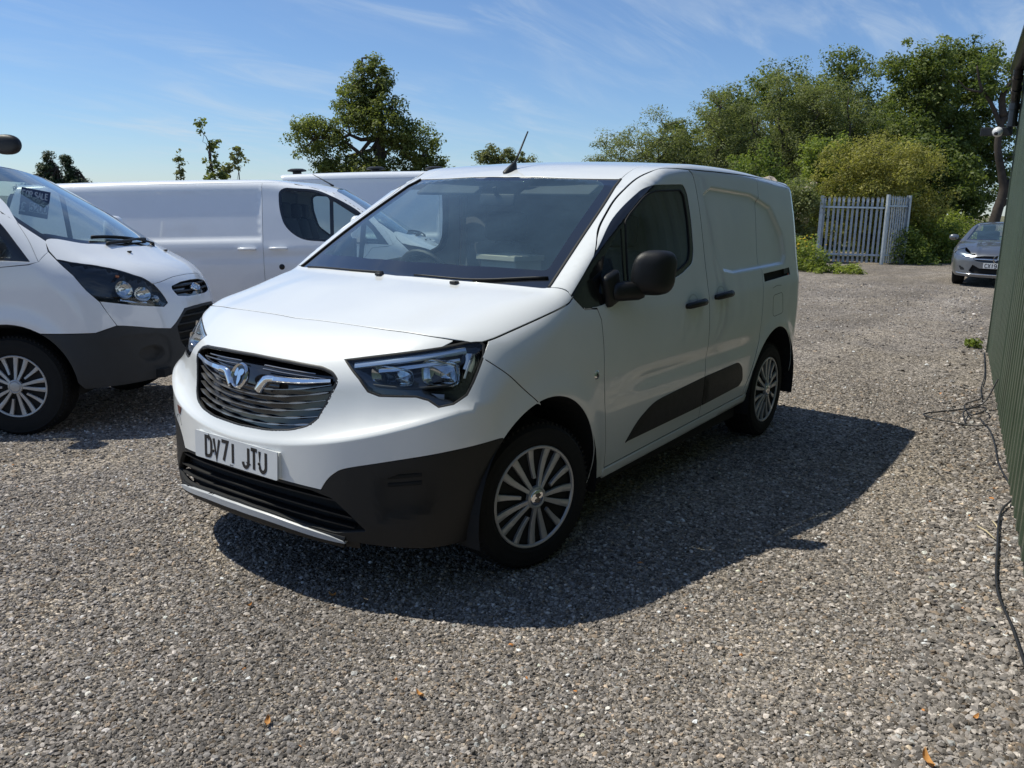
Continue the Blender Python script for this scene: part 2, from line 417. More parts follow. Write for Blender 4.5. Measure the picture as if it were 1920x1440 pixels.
M_CREAM = pmat('cream_card', (0.62, 0.56, 0.44), rough=0.8)
# ---------------------------------------------------------------- lettering as strokes (unit cell 0.62 wide, 1 high)
def _arc(cx, cy, rx, ry, a0, a1, n=8): return [(cx+rx*math.cos(R(a0+(a1-a0)*i/n)), cy+ry*math.sin(R(a0+(a1-a0)*i/n))) for i in range(n+1)]
GL = {
 'D': [[(0,0),(0,1),(.3,1)]+_arc(.3,.7,.3,.3,90,0,5)+_arc(.3,.3,.3,.3,0,-90,5)+[(-.075,0)]],
 'V': [[(0,1),(.3,0),(.6,1)]], '7': [[(0,1),(.6,1),(.2,0)]], '1': [[(.3,0),(.3,1)]],
 'J': [[(.6,1),(.6,.25)]+_arc(.33,.25,.27,.25,0,-180,8)], 'T': [[(0,1),(.6,1)],[(.3,1),(.3,0)]],
 'U': [[(0,1),(0,.28)]+_arc(.3,.28,.3,.28,180,360,8)+[(.6,1)]], 'C': [_arc(.3,.7,.3,.3,20,180,6)+_arc(.3,.3,.3,.3,180,340,6)],
 'X': [[(0,0),(.6,1)],[(0,1),(.6,0)]], '9': [_arc(.3,.7,.3,.3,0,360,12)+[(.6,.5)]+_arc(.3,.3,.3,.3,0,-150,6)],
 'H': [[(0,0),(0,1)],[(.6,0),(.6,1)],[(0,.52),(.6,.52)]],
 'S': [_arc(.3,.75,.29,.25,20,270,8)+_arc(.3,.25,.29,.25,90,-160,8)],
 'F': [[(0,0),(0,1),(.58,1)],[(0,.52),(.5,.52)]], 'O': [_arc(.3,.7,.3,.3,0,180,6)+_arc(.3,.3,.3,.3,180,360,6)+[(.6,.7)]],
 'R': [[(0,0),(0,1),(.3,1)]+_arc(.3,.75,.28,.25,90,-90,8)+[(0,.5)],[(.3,.5),(.6,0)]], 'A': [[(0,0),(.3,1),(.6,0)],[(.12,.35),(.48,.35)]],
 'L': [[(0,1),(0,0),(.55,0)]], 'E': [[(.58,0),(0,0),(0,1),(.58,1)],[(0,.52),(.5,.52)]],
 '5': [[(.55,1),(.05,1),(.02,.55)]+_arc(.28,.33,.31,.33,110,-150,9)], '2': [_arc(.3,.7,.29,.3,160,-20,8)+[(0,0),(.6,0)]],
 '0': [_arc(.3,.7,.3,.3,0,180,6)+_arc(.3,.3,.3,.3,180,360,6)+[(.6,.7)]], '£': [_arc(.36,.75,.22,.25,20,180,6)+[(.16,.2),(0,0),(.6,0)],[(0,.45),(.42,.45)]],
 'o': [_arc(.3,.3,.28,.3,0,360,12)], 'r': [[(0,0),(0,.58)],_arc(.3,.3,.3,.28,170,60,5)], 'd': [_arc(.3,.3,.28,.3,0,360,12),[(.58,0),(.58,1)]],
}
def text_mb(txt, h, stroke, o, u, v, depth, wsc=1.0, gap=0.22):
    """strokes of a word as flat raised bars; o: lower left corner, u/v: unit directions, depth along u x v"""
    mb = MB(); o, u, v = Vector(o), Vector(u).normalized(), Vector(v).normalized(); w = u.cross(v).normalized(); x = 0.0
    for ch in txt:
        if ch == ' ': x += 0.42*h*wsc; continue
        for st in GL[ch]:
            P = [(x + p[0]*h*wsc, p[1]*h) for p in st]
            L_, R_ = [], []
            for i, p in enumerate(P):
                a = P[max(i-1, 0)]; b = P[min(i+1, len(P)-1)]
                def nd(p, q):
                    dx, dy = q[0]-p[0], q[1]-p[1]; l = math.hypot(dx, dy) or 1; return (-dy/l, dx/l)
                n1 = nd(a, p) if i > 0 else nd(p, b); n2 = nd(p, b) if i < len(P)-1 else nd(a, p)
                nx, ny = n1[0]+n2[0], n1[1]+n2[1]; l = math.hypot(nx, ny) or 1; nx, ny = nx/l, ny/l
                k = 1/max(0.45, nx*n1[0]+ny*n1[1]); s = stroke/2*k
                L_.append((p[0]+nx*s, p[1]+ny*s)); R_.append((p[0]-nx*s, p[1]-ny*s))
            n = len(P); b0 = len(mb.v)
            pts = [o + u*q[0] + v*q[1] + w*depth for q in L_+R_]
            base = [p - w*depth for p in pts]
            mb.add([tuple(p) for p in pts+base], [(i, i+1, n+i+1, n+i)[::-1] for i in range(n-1)]
                   + [(i, 2*n+i, 2*n+i+1, i+1)[::-1] for i in range(n-1)] + [(n+i, n+i+1, 3*n+i+1, 3*n+i)[::-1] for i in range(n-1)])
        x += (0.62 if ch not in '1' else 0.62)*h*wsc + gap*h*wsc
    return mb, x - gap*h*wsc
# ---------------------------------------------------------------- vehicle body surfaces (implicit, metres)
def pinterp(t, pts):
    """monotone-ish smooth (cubic hermite) interpolation through (t, v) pairs"""
    xs = np.array([p[0] for p in pts], float); ys = np.array([p[1] for p in pts], float)
    d = np.diff(ys) / np.diff(xs)
    m = np.empty_like(ys); m[0] = d[0]; m[-1] = d[-1]
    for i in range(1, len(xs) - 1):
        m[i] = 0.0 if d[i-1] * d[i] <= 0 else 2 * d[i-1] * d[i] / (d[i-1] + d[i])
    t = np.asarray(t, float); tc = np.clip(t, xs[0], xs[-1])
    i = np.clip(np.searchsorted(xs, tc) - 1, 0, len(xs) - 2)
    h = xs[i+1] - xs[i]; s = (tc - xs[i]) / h
    v = ((2*s**3 - 3*s**2 + 1) * ys[i] + (s**3 - 2*s**2 + s) * h * m[i]
         + (-2*s**3 + 3*s**2) * ys[i+1] + (s**3 - s**2) * h * m[i+1])
    return v + np.where(t < xs[0], (t - xs[0]) * m[0], 0) + np.where(t > xs[-1], (t - xs[-1]) * m[-1], 0)
def smax(a, b, k):
    h = np.clip(1 - np.abs(a - b) / k, 0, None)
    return np.maximum(a, b) + h * h * k * 0.25
def sstep(a, b, t):
    s = np.clip((t - a) / (b - a), 0, 1); return s * s * (3 - 2 * s)
def poly_sd(px, pz, poly):
    """signed distance (negative inside) of points to a closed polygon"""
    poly = np.asarray(poly, float); d = np.full(px.shape, 1e9); ins = np.zeros(px.shape, bool)
    n = len(poly)
    for i in range(n):
        ax, az = poly[i]; bx, bz = poly[(i+1) % n]
        ex, ez = bx - ax, bz - az; wx, wz = px - ax, pz - az
        t = np.clip((wx*ex + wz*ez) / (ex*ex + ez*ez + 1e-12), 0, 1)
        d = np.minimum(d, (wx - ex*t)**2 + (wz - ez*t)**2)
        cond = (az > pz) != (bz > pz)
        xin = ax + (pz - az) / np.where(abs(ez) < 1e-12, 1e-12, ez) * ex
        ins ^= cond & (px < xin)
    return np.sqrt(d) * np.where(ins, -1, 1)
# ---------------------------------------------------------------- lie of the land: the yard falls away to the far side
def terrain(x, y):
    x = np.asarray(x, float); y = np.asarray(y, float)
    t = -y - 1.2; soft = np.where(t > 6, t, np.log1p(np.exp(np.clip(t*2.5, -30, 30)))/2.5)
    fall = -0.046*np.minimum(soft, 7.0)
    return fall*sstep(-16.0, -8.0, x)
# ---------------------------------------------------------------- yard ground
def ground_material():
    m, t, out = newmat('gravel_ground')
    p = node(t, 'ShaderNodeBsdfPrincipled', Roughness=0.95); p.inputs['Specular IOR Level'].default_value = 0.15; L(t, p.outputs[0], out.inputs[0])
    g = node(t, 'ShaderNodeNewGeometry')
    def noise(scale, detail=5.0, rough=0.6): 
        n = node(t, 'ShaderNodeTexNoise', Scale=scale, Detail=detail, Roughness=rough); L(t, g.outputs['Position'], n.inputs['Vector']); return n.outputs['Fac']
    def ramp(v, a, b, lo=0.0, hi=1.0):
        n = node(t, 'ShaderNodeMapRange'); L(t, v, n.inputs['Value']); n.inputs['From Min'].default_value = a; n.inputs['From Max'].default_value = b; n.inputs['To Min'].default_value = lo; n.inputs['To Max'].default_value = hi; return n.outputs[0]
    def mul(a, b):
        n = node(t, 'ShaderNodeMath', operation='MULTIPLY')
        for i, v in enumerate((a, b)):
            if isinstance(v, float): n.inputs[i].default_value = v
            else: L(t, v, n.inputs[i])
        return n.outputs[0]
    vo = node(t, 'ShaderNodeTexVoronoi', Scale=62.0); vo.inputs['Randomness'].default_value = 1.0; L(t, g.outputs['Position'], vo.inputs['Vector'])
    vo2 = node(t, 'ShaderNodeTexVoronoi', Scale=26.0); L(t, g.outputs['Position'], vo2.inputs['Vector'])
    sp = node(t, 'ShaderNodeSeparateColor'); L(t, vo.outputs['Color'], sp.inputs[0])
    sp2 = node(t, 'ShaderNodeSeparateColor'); L(t, vo2.outputs['Color'], sp2.inputs[0])
    cell = ramp(sp.outputs[0], 0.0, 1.0, 0.45, 1.60); cell2 = ramp(sp2.outputs[0], 0.0, 1.0, 0.80, 1.25)
    edge = ramp(vo.outputs['Distance'], 0.45, 0.85, 1.0, 0.45)
    patch = ramp(noise(0.55, 4.0), 0.30, 0.70, 0.74, 1.20); patch2 = ramp(noise(3.5, 8.0, 0.75), 0.25, 0.75, 0.70, 1.30)
    # lighter, finer wheel tracks along the drive
    mp = node(t, 'ShaderNodeMapping'); L(t, g.outputs['Position'], mp.inputs['Vector']); mp.inputs['Rotation'].default_value = (0,0,R(-6)); mp.inputs['Scale'].default_value = (0.05,0.9,1)
    nt = node(t, 'ShaderNodeTexNoise', Scale=1.6, Detail=3.0); L(t, mp.outputs[0], nt.inputs['Vector']); track = ramp(nt.outputs['Fac'], 0.35, 0.65, 0.84, 1.16)
    v = mul(mul(mul(cell, cell2), edge), mul(mul(patch, patch2), track))
    warm = node(t, 'ShaderNodeMixRGB'); L(t, ramp(noise(0.9, 3.0), 0.35, 0.65), warm.inputs['Fac']); warm.inputs['Color1'].default_value = (0.305,0.268,0.236,1); warm.inputs['Color2'].default_value = (0.325,0.278,0.228,1)
    sc = node(t, 'ShaderNodeVectorMath', operation='SCALE'); L(t, warm.outputs[0], sc.inputs[0]); L(t, v, sc.inputs['Scale'])
    # beyond the yard: pale earth track and rough grass floor
    sx = node(t, 'ShaderNodeSeparateXYZ'); L(t, g.outputs['Position'], sx.inputs[0])
    far = ramp(sx.outputs['X'], -25.5, -27.0)
    fm = node(t, 'ShaderNodeMixRGB'); L(t, far, fm.inputs['Fac']); L(t, sc.outputs[0], fm.inputs['Color1'])
    gm = node(t, 'ShaderNodeMixRGB'); L(t, ramp(noise(0.35, 3.0), 0.42, 0.55), gm.inputs['Fac']); gm.inputs['Color1'].default_value = (0.30,0.26,0.19,1); gm.inputs['Color2'].default_value = (0.06,0.08,0.03,1)
    L(t, gm.outputs[0], fm.inputs['Color2']); L(t, fm.outputs[0], p.inputs['Base Color'])
    b = node(t, 'ShaderNodeBump', Strength=1.0, Distance=0.010); inv = ramp(vo.outputs['Distance'], 0.0, 0.8, 1.0, 0.0); 
    ad = node(t, 'ShaderNodeMath', operation='ADD'); L(t, inv, ad.inputs[0]); L(t, mul(sp.outputs[1], 0.8), ad.inputs[1]); L(t, ad.outputs[0], b.inputs['Height'])
    b2 = node(t, 'ShaderNodeBump', Strength=0.8, Distance=0.02); L(t, ramp(vo2.outputs['Distance'], 0, .8, 1.0, 0.0), b2.inputs['Height']); L(t, b.outputs[0], b2.inputs['Normal']); L(t, b2.outputs[0], p.inputs['Normal'])
    return m
def build_ground():
    xs = np.r_[-900,-400,-200,-120,-90,-70,-60,-50,-45,-40,-36,-32,np.arange(-30,-12,1.0),np.arange(-12,7,0.25),np.arange(7,16,1.0),20,30,60,150,400]
    ys = np.r_[-900,-400,-200,-120,-80,-60,-50,-40,-32,-26,-22,-18,np.arange(-16,-8,1.0),np.arange(-8,6,0.25),np.arange(6,14,1.0),18,26,40,80,200,400]
    X, Y = np.meshgrid(xs, ys, indexing='ij'); Z = terrain(X, Y)
    n, k = X.shape; V = np.c_[X.ravel(), Y.ravel(), Z.ravel()]
    F = [(i*k+j, (i+1)*k+j, (i+1)*k+j+1, i*k+j+1) for i in range(n-1) for j in range(k-1)]
    o = mesh_obj('ground', V, F, ground_material(), None, None, True); tag(o, kind='structure')
build_ground()
def stone_group(mat, variants=6):
    g = bpy.data.node_groups.new('loose_stones', 'GeometryNodeTree')
    g.interface.new_socket('Geometry', in_out='INPUT', socket_type='NodeSocketGeometry'); g.interface.new_socket('Geometry', in_out='OUTPUT', socket_type='NodeSocketGeometry')
    N = g.nodes; Lk = g.links; gi = N.new('NodeGroupInput'); go = N.new('NodeGroupOutput')
    join = N.new('GeometryNodeJoinGeometry')
    for k in range(variants):
        ico = N.new('GeometryNodeMeshIcoSphere'); ico.inputs['Radius'].default_value = 0.5; ico.inputs['Subdivisions'].default_value = 1 if k % 2 else 2
        pos = N.new('GeometryNodeInputPosition'); nz = N.new('ShaderNodeTexNoise'); nz.noise_dimensions = '4D'; nz.inputs['W'].default_value = 3.7*k; nz.inputs['Scale'].default_value = 1.9; nz.inputs['Detail'].default_value = 1.5
        Lk.new(pos.outputs[0], nz.inputs['Vector'])
        sub = N.new('ShaderNodeVectorMath'); sub.operation = 'SUBTRACT'; Lk.new(nz.outputs['Color'], sub.inputs[0]); sub.inputs[1].default_value = (0.5,0.5,0.5)
        scl = N.new('ShaderNodeVectorMath'); scl.operation = 'SCALE'; Lk.new(sub.outputs[0], scl.inputs[0]); scl.inputs['Scale'].default_value = 1.05
        sp = N.new('GeometryNodeSetPosition'); Lk.new(ico.outputs['Mesh'], sp.inputs['Geometry']); Lk.new(scl.outputs[0], sp.inputs['Offset'])
        sm = N.new('GeometryNodeSetMaterial'); sm.inputs['Material'].default_value = mat; Lk.new(sp.outputs[0], sm.inputs['Geometry'])
        ti = N.new('GeometryNodeGeometryToInstance'); Lk.new(sm.outputs[0], ti.inputs[0]); Lk.new(ti.outputs[0], join.inputs[0])
    iop = N.new('GeometryNodeInstanceOnPoints'); iop.inputs['Pick Instance'].default_value = True
    Lk.new(gi.outputs[0], iop.inputs['Points']); Lk.new(join.outputs[0], iop.inputs['Instance'])
    def attr(nm, typ):
        a = N.new('GeometryNodeInputNamedAttribute'); a.data_type = typ; a.inputs['Name'].default_value = nm; return a.outputs['Attribute']
    Lk.new(attr('scl', 'FLOAT_VECTOR'), iop.inputs['Scale'])
    e2r = N.new('FunctionNodeEulerToRotation'); Lk.new(attr('rot', 'FLOAT_VECTOR'), e2r.inputs[0]); Lk.new(e2r.outputs[0], iop.inputs['Rotation'])
    Lk.new(attr('pick', 'INT'), iop.inputs['Instance Index'])
    Lk.new(iop.outputs[0], go.inputs[0])
    return g
def build_gravel():
    m, t, out = newmat('loose_stone')
    p = node(t, 'ShaderNodeBsdfPrincipled', Roughness=0.85); p.inputs['Specular IOR Level'].default_value = 0.25; L(t, p.outputs[0], out.inputs[0])
    a = node(t, 'ShaderNodeAttribute', attribute_name='tint'); a.attribute_type = 'INSTANCER'
    nz = node(t, 'ShaderNodeTexNoise', Scale=2.5, Detail=4.0); tc = node(t, 'ShaderNodeTexCoord'); L(t, tc.outputs['Object'], nz.inputs['Vector'])
    mr = node(t, 'ShaderNodeMapRange'); L(t, nz.outputs['Fac'], mr.inputs['Value']); mr.inputs['To Min'].default_value = 0.7; mr.inputs['To Max'].default_value = 1.3
    sc = node(t, 'ShaderNodeVectorMath', operation='SCALE'); L(t, a.outputs['Color'], sc.inputs[0]); L(t, mr.outputs[0], sc.inputs['Scale']); L(t, sc.outputs[0], p.inputs['Base Color'])
    rng = np.random.default_rng(5); cx, cy = CAM_POS[0], CAM_POS[1]
    pts = []; 
    def ring(r0, r1, n, smin, smax, az0=180, az1=252):
        r = np.sqrt(rng.uniform(r0*r0, r1*r1, n)); q = np.radians(rng.uniform(az0, az1, n))
        s = smin*(smax/smin)**(rng.random(n)**2.4); return np.c_[cx+r*np.cos(q), cy+r*np.sin(q), s]
    P = np.vstack([ring(1.7, 3.3, 140000, 0.0042, 0.021), ring(3.3, 5.2, 140000, 0.0052, 0.023), ring(5.2, 8.5, 80000, 0.0075, 0.027), ring(8.5, 20, 26000, 0.014, 0.040, 176, 232)])
    x, y, s = P.T; keep = y < 1.665 + 0.144*(x + 7.8) + 0.01
    # bigger loose stones gather along the foot of the shed
    d = (1.665 + 0.144*(x + 7.8)) - y; s = np.where((d < 0.45) & (d > 0), s*1.45, s)
    # compacted wheel tracks and bare patches carry fewer loose stones
    wob = np.sin(1.3*x + 0.7*np.sin(0.9*y)) + np.sin(1.9*y - 0.6*x + 1.0) + 0.8*np.sin(3.1*x + 2.2*y) + 0.7*np.sin(4.7*y - 2.9*x + 2)
    keep &= rng.random(len(x)) < np.clip(0.80 + 0.17*wob, 0.32, 1.0)
    P = P[keep]; s = s[keep]; wob = wob[keep]; x, y = P[:,0], P[:,1]; n = len(P)
    fl = rng.uniform(0.35, 0.7, n); z = terrain(x, y) + s*fl*0.16
    me = bpy.data.meshes.new('gravel'); me.vertices.add(n); me.vertices.foreach_set('co', np.c_[x, y, z].astype(np.float32).ravel())
    def vec(nm, arr): a = me.attributes.new(nm, 'FLOAT_VECTOR', 'POINT'); a.data.foreach_set('vector', arr.astype(np.float32).ravel())
    vec('scl', np.c_[s*rng.uniform(0.8,1.3,n), s*rng.uniform(0.6,1.0,n), s*fl])
    vec('rot', np.c_[rng.normal(0,0.35,n), rng.normal(0,0.35,n), rng.uniform(0,6.28,n)])
    a = me.attributes.new('pick', 'INT', 'POINT'); a.data.foreach_set('value', rng.integers(0, 6, n).astype(np.int32))
    b = np.exp(rng.normal(-1.48, 0.46, n)); b = b*np.clip(1.0 - 0.07*wob, 0.75, 1.25); col = np.c_[b*1.06, b*0.945, b*0.855]
    br = rng.random(n); col[br < 0.10] *= np.array([1.12,0.98,0.82]); w = br > 0.985; col[w] = np.c_[rng.uniform(.34,.52,w.sum())]*np.array([1,.98,.94]); gb = (br > 0.6) & (br < 0.75); col[gb] *= np.array([0.95,0.98,1.03])
    od = br > 0.9995; col[od] = np.array([0.55,0.24,0.08]); col = np.clip(col, 0.04, 0.7)
    ca = me.attributes.new('tint', 'FLOAT_COLOR', 'POINT'); ca.data.foreach_set('color', np.c_[col, np.ones(n)].astype(np.float32).ravel())
    o = bpy.data.objects.new('gravel', me); COL.objects.link(o); tag(o, kind='stuff'); o['label'] = 'loose grey brown gravel strewn over the whole yard'
    md = o.modifiers.new('stones', 'NODES'); md.node_group = stone_group(m)
build_gravel()
# ---------------------------------------------------------------- small panel van: surface
COMBO_RECESS = [(-1.625,1.60),(-1.75,1.64),(-2.35,1.615),(-2.70,1.54),(-2.93,1.36),(-2.99,1.22),(-2.93,1.165),(-2.02,1.150),(-1.87,1.17),(-1.70,1.33)]
def combo_f(P):
    x = P[:, 0]; y0 = np.abs(P[:, 1]); z = P[:, 2]; y = np.minimum(y0, 1.0); zz = z; z = np.clip(z, 0.1, 2.0)
    # half width of the flank
    w = pinterp(z, [(0.20,0.845),(0.30,0.872),(0.45,0.893),(0.62,0.907),(0.85,0.917),(1.02,0.910),(1.12,0.893),(1.25,0.872),(1.50,0.842),(1.70,0.812),(1.85,0.790)])
    w = w - 0.020*sstep(-2.2, -3.6, x) - 0.03*np.clip(x + 0.15, 0, 1)**2 - 0.05*np.clip(-0.1 - x, 0, 1.2)*0
    # wheel arch swell
    for cx in (-0.03, -2.80):
        r = np.hypot(x - cx, z - 0.34)
        w = w + 0.014*np.exp(-((r - 0.42)/0.07)**2) * sstep(0.25, 0.45, z)
    # cargo flank recess, door scallop over the rubbing strip
    if True:
        m = (x < -1.4) & (x > -3.1) & (z > 1.0)
        if m.any():
            sd = poly_sd(x[m], z[m], COMBO_RECESS)
            ww = w[m]; ww = ww - 0.026*sstep(0.008, -0.026, sd); w[m] = ww
    sc = sstep(-0.60, -0.95, x) * sstep(-2.40, -2.20, x) * np.exp(-((z - 0.70)/0.045)**2)
    w = w - 0.007*sc
    # top profile on the centre line
    h = pinterp(x, [(-3.60,1.69),(-3.35,1.73),(-2.8,1.760),(-2.1,1.778),(-1.6,1.776),(-1.2,1.745),(-1.02,1.708),(-0.905,1.668)])
    ws = pinterp(x, [(-0.905,1.668),(-0.5,1.440),(-0.09,1.187)])
    hood = pinterp(x, [(-0.20,1.200),(-0.09,1.182),(0.30,1.095),(0.55,1.030),(0.70,0.975),(0.80,0.92)])
    q = (y/0.66)**2
    crown = 0.016 + 0.030*sstep(-1.25, -0.905, x) + 0.014*sstep(-1.8, -3.0, x)
    roof = h - crown*q
    # the screen is bowed: its edge lies further back than its centre
    front = smax(ws - 0.046*q, hood - 0.018*q, 0.02)
    top = np.where(x < -0.905, roof, front)
    # bonnet: soft power bulge edge
    top = top + 0.007*sstep(0.60, 0.46, y)*sstep(-0.1, 0.15, x)
    # nose
    zc = 0.610 + 0.225*y**2        # the crease sweeping up to the lamps
    n0 = 0.838 - 0.27*y**2 - 0.22*y**4
    s = z - zc
    n = n0 - 0.050*(1 - np.exp(-np.clip(s, 0, 1)/0.055))*(0.75 + 0.9*sstep(0.15, 0.55, y)) - 0.16*np.clip(s - 0.06, 0, None)**1.35*0.9
    n = n + 0.02*np.clip(-s, 0, 0.3) * 0 - 0.10*np.clip(0.34 - z, 0, None)
    rear = -3.50 + 0.15*y**2 + 0.10*y**6 + pinterp(z, [(0.2,0.0),(1.0,0.0),(1.3,0.03),(1.8,0.16)])
    kf = 0.055 + 0.175*sstep(-0.35, 0.25, x)                    # hood shoulder radius grows forward
    a = smax(y0 - w, zz - top, kf)
    a = smax(a, x - n, 0.13 + 0.08*sstep(0.8, 1.0, z))
    a = smax(a, rear - x, 0.14)
    return smax(a, 0.235 - 0.034*np.clip(x, -4, 1) + 0.045*sstep(0.3, 0.8, x) - zz, 0.012)
# ---------------------------------------------------------------- medium panel van: surface (axle of the front wheels at x = 0)
def transit_f(P, length=3.96, high=0.0):
    x = P[:, 0]; y0 = np.abs(P[:, 1]); zz = P[:, 2]; y = np.minimum(y0, 1.05); z = np.clip(zz, 0.1, 2.8)
    w = pinterp(z, [(0.20,0.90),(0.35,0.945),(0.60,0.962),(0.95,0.972),(1.15,0.965),(1.25,0.948),(1.5,0.905),(1.85,0.845),(2.6,0.78)])
    w = w - 0.05*np.clip(x + 0.1, 0, 1.2)**2 - 0.02*sstep(-3.0, -4.2, x)
    for cx in (0.0, -2.933 if length < 4.2 else -3.3):
        r = np.hypot(x - cx, z - 0.34); w = w + 0.016*np.exp(-((r - 0.45)/0.07)**2)*sstep(0.2, 0.45, z)
    # body side crease and cargo recess
    w = w - 0.010*np.exp(-((z - 1.06)/0.05)**2)*sstep(0.1, -0.6, x)
    rec = np.maximum(np.maximum(-1.22 - x - 0.0, 0)*0, 0)
    sd = np.maximum(np.maximum(x + 1.25, -(x + length - 0.35)), np.maximum(z - 1.80 - high, 1.26 - z))
    w = w - 0.018*sstep(0.015, -0.03, sd)
    roof = pinterp(x, [(-4.6,1.93),(-3.6,1.965),(-2.2,1.98),(-1.3,1.97),(-0.75,1.925),(-0.42,1.855)])
    roof = roof + high*sstep(-0.35, -1.15, x)
    ws = pinterp(x, [(-0.42,1.855),(0.0,1.600),(0.55,1.235)])
    hood = pinterp(x, [(0.30,1.275),(0.50,1.225),(0.70,1.145),(0.85,1.065),(0.95,0.98)])
    q = (y/0.75)**2
    front = smax(ws - 0.085*q, hood - 0.050*q, 0.03)
    top = np.where(x < -0.42, roof - (0.03 + 0.055*sstep(-1.2, -0.42, x))*q, front)
    top = top + 0.012*sstep(0.60, 0.45, y - 0.35*(0.9 - x)*0.3)*sstep(0.35, 0.5, x)
    n = 1.000 - 0.30*y**2 - 0.18*y**4 - 0.22*np.clip(z - 0.66, 0, None)**1.2 - 0.06*np.clip(0.4 - z, 0, None)
    rear = -length + 0.04*y**2 + 0.05*y**8 + pinterp(z, [(0.2,0.0),(1.1,0.0),(2.0,0.12),(2.6,0.2)])
    a = smax(y0 - w, zz - top, 0.11 + 0.13*sstep(-0.2, 0.5, x))
    a = smax(a, x - n, 0.17)
    a = smax(a, rear - x, 0.12)
    return smax(a, 0.26 + 0.05*sstep(0.4, 0.9, x) - zz, 0.04)
# ---------------------------------------------------------------- road wheel with trim
_WM = {}
def wheel(parent, pos, side=1, steer=0.0, Rt=0.322, Rc=0.222, width=0.205, spin=0.0, emblem=True):
    """barrel mesh is the part; tyre, cover, cap and brake disc are its pieces. Outer face looks along +y of the wheel"""
    key = (Rt, Rc, width)
    if key not in _WM:
        w = width; d = {}
        mb = MB(); mb.lathe([(Rc-0.004,-0.006),(Rc-0.012,-0.03),(Rc-0.02,-0.06),(Rc-0.035,-0.075),(0.10,-0.062),(0.0,-0.058)], 48)
        mb.lathe([(Rc-0.006,-w+0.01),(Rc-0.03,-w*.6),(Rc-0.03,-0.07)], 48)
        d['barrel'] = mb
        mb = MB(); pr = [(Rc-0.004,-0.008),(Rc+0.004,0.000),(Rc+0.018,0.0075),(Rc+0.022,0.0060),(Rc+0.04,0.0095),(Rt-0.045,0.0085),(Rt-0.030,0.003),(Rt-0.026,0.0045),(Rt-0.014,-0.010),(Rt-0.004,-0.026)]
        y = -0.030
        for k in range(5):
            seg = (w-0.06)/5; pr += [(Rt,y),(Rt+0.001,y-seg+0.009),(Rt-0.008,y-seg+0.008),(Rt-0.008,y-seg+0.001)]; y -= seg
        pr += [(Rt-0.004,-w+0.024),(Rt-0.02,-w+0.005),(Rt-0.06,-w-0.006),(Rc,-w+0.008)]
        mb.lathe(pr, 72)
        # shoulder blocks
        for k in range(72):
            q = 2*math.pi*(k+.5)/72; c = Vector((math.cos(q)*(Rt-0.0065), -0.021, math.sin(q)*(Rt-0.0065)))
            mb.box(c, (0.012, 0.022, 0.010), Matrix.Rotation(-q, 3, 'Y'))
        d['tyre'] = mb
        mb = MB()
        mb.lathe([(Rc-0.014,-0.004),(Rc-0.010,0.003),(Rc-0.003,0.0045),(Rc+0.001,0.001),(Rc,-0.008)], 72)
        def spoke(a, r0, r1, w0, w1, bend=0.0, y0=0.010):
            n = 8; vs = []; fs = []
            for i in range(n+1):
                t = i/n; r = r0+(r1-r0)*t; ww = (w0+(w1-w0)*t**1.3)/2; aa = a + bend*math.sin(math.pi*t)*.5
                yy = y0*(1-t)**1.5 - 0.001 - 0.004*math.sin(math.pi*t)
                er = Vector((math.cos(aa), 0, math.sin(aa))); et = Vector((-math.sin(aa), 0, math.cos(aa)))
                for (s, h) in ((-1,-0.014),(-1,-0.002),(-.8,0.0),(.8,0.0),(1,-0.002),(1,-0.014)):
                    vs.append(tuple(er*r + et*ww*s + Vector((0, yy+h, 0))))
            for i in range(n):
                for k in range(5): fs.append((i*6+k, (i+1)*6+k, (i+1)*6+k+1, i*6+k+1))
            fs.append((0,1,2,3,4,5)); fs.append(tuple(n*6+k for k in range(5,-1,-1)))
            mb.add(vs, fs)
        for k in range(5):
            a = 2*math.pi*k/5 + math.pi/2 + math.pi/5
            for s in (-1, 1): spoke(a + s*0.17, 0.036, Rc-0.008, 0.017, 0.034*Rc/0.222, bend=s*0.05)
            spoke(a + math.pi/5, 0.088, Rc-0.008, 0.015, 0.030*Rc/0.222)
        mb.lathe([(0.050,-0.004),(0.048,0.010),(0.040,0.0135),(0.036,0.011)], 40)
        d['cover'] = mb
        mb = MB(); mb.lathe([(Rc-0.012,-0.020),(0.06,-0.022),(0.03,-0.010),(0.0,-0.010)], 40); d['dish'] = mb
        mb = MB(); mb.lathe([(0.036,0.006),(0.036,0.0125),(0.030,0.0142),(0.0,0.0150)], 32); d['cap'] = mb
        _WM[key] = d
    d = _WM[key]
    b = d['barrel'].obj('wheel', M_STEEL, parent, True); b.data.set_sharp_from_angle(angle=R(40))
    b.location = pos; b.rotation_euler = (0, 0, (0 if side > 0 else math.pi) + steer)
    t = d['tyre'].obj('tyre', M_RUBBER, b, True, sharp=45)
    c = d['cover'].obj('wheel_cover', M_WHEEL, b, True, sharp=35); c.rotation_euler = (0, spin, 0)
    h = d['dish'].obj('cover_backing', M_UNDER, b, True)
    k = d['cap'].obj('centre_cap', M_CHROME if emblem else M_WHEEL, b, True)
    if emblem:
        e = MB(); e.prism([(-.020,-.014),(-.004,-.022),(.012,-.018),(.016,-.006),(.002,.000),(.014,.010),(.008,.020),(-.008,.022),(-.020,.010),(-.006,.002)], (0,.0145,0), (1,0,0), (0,0,1), (0,.0012,0))
        e.obj('cap_emblem', M_GLOSSBLK, b)
    return b
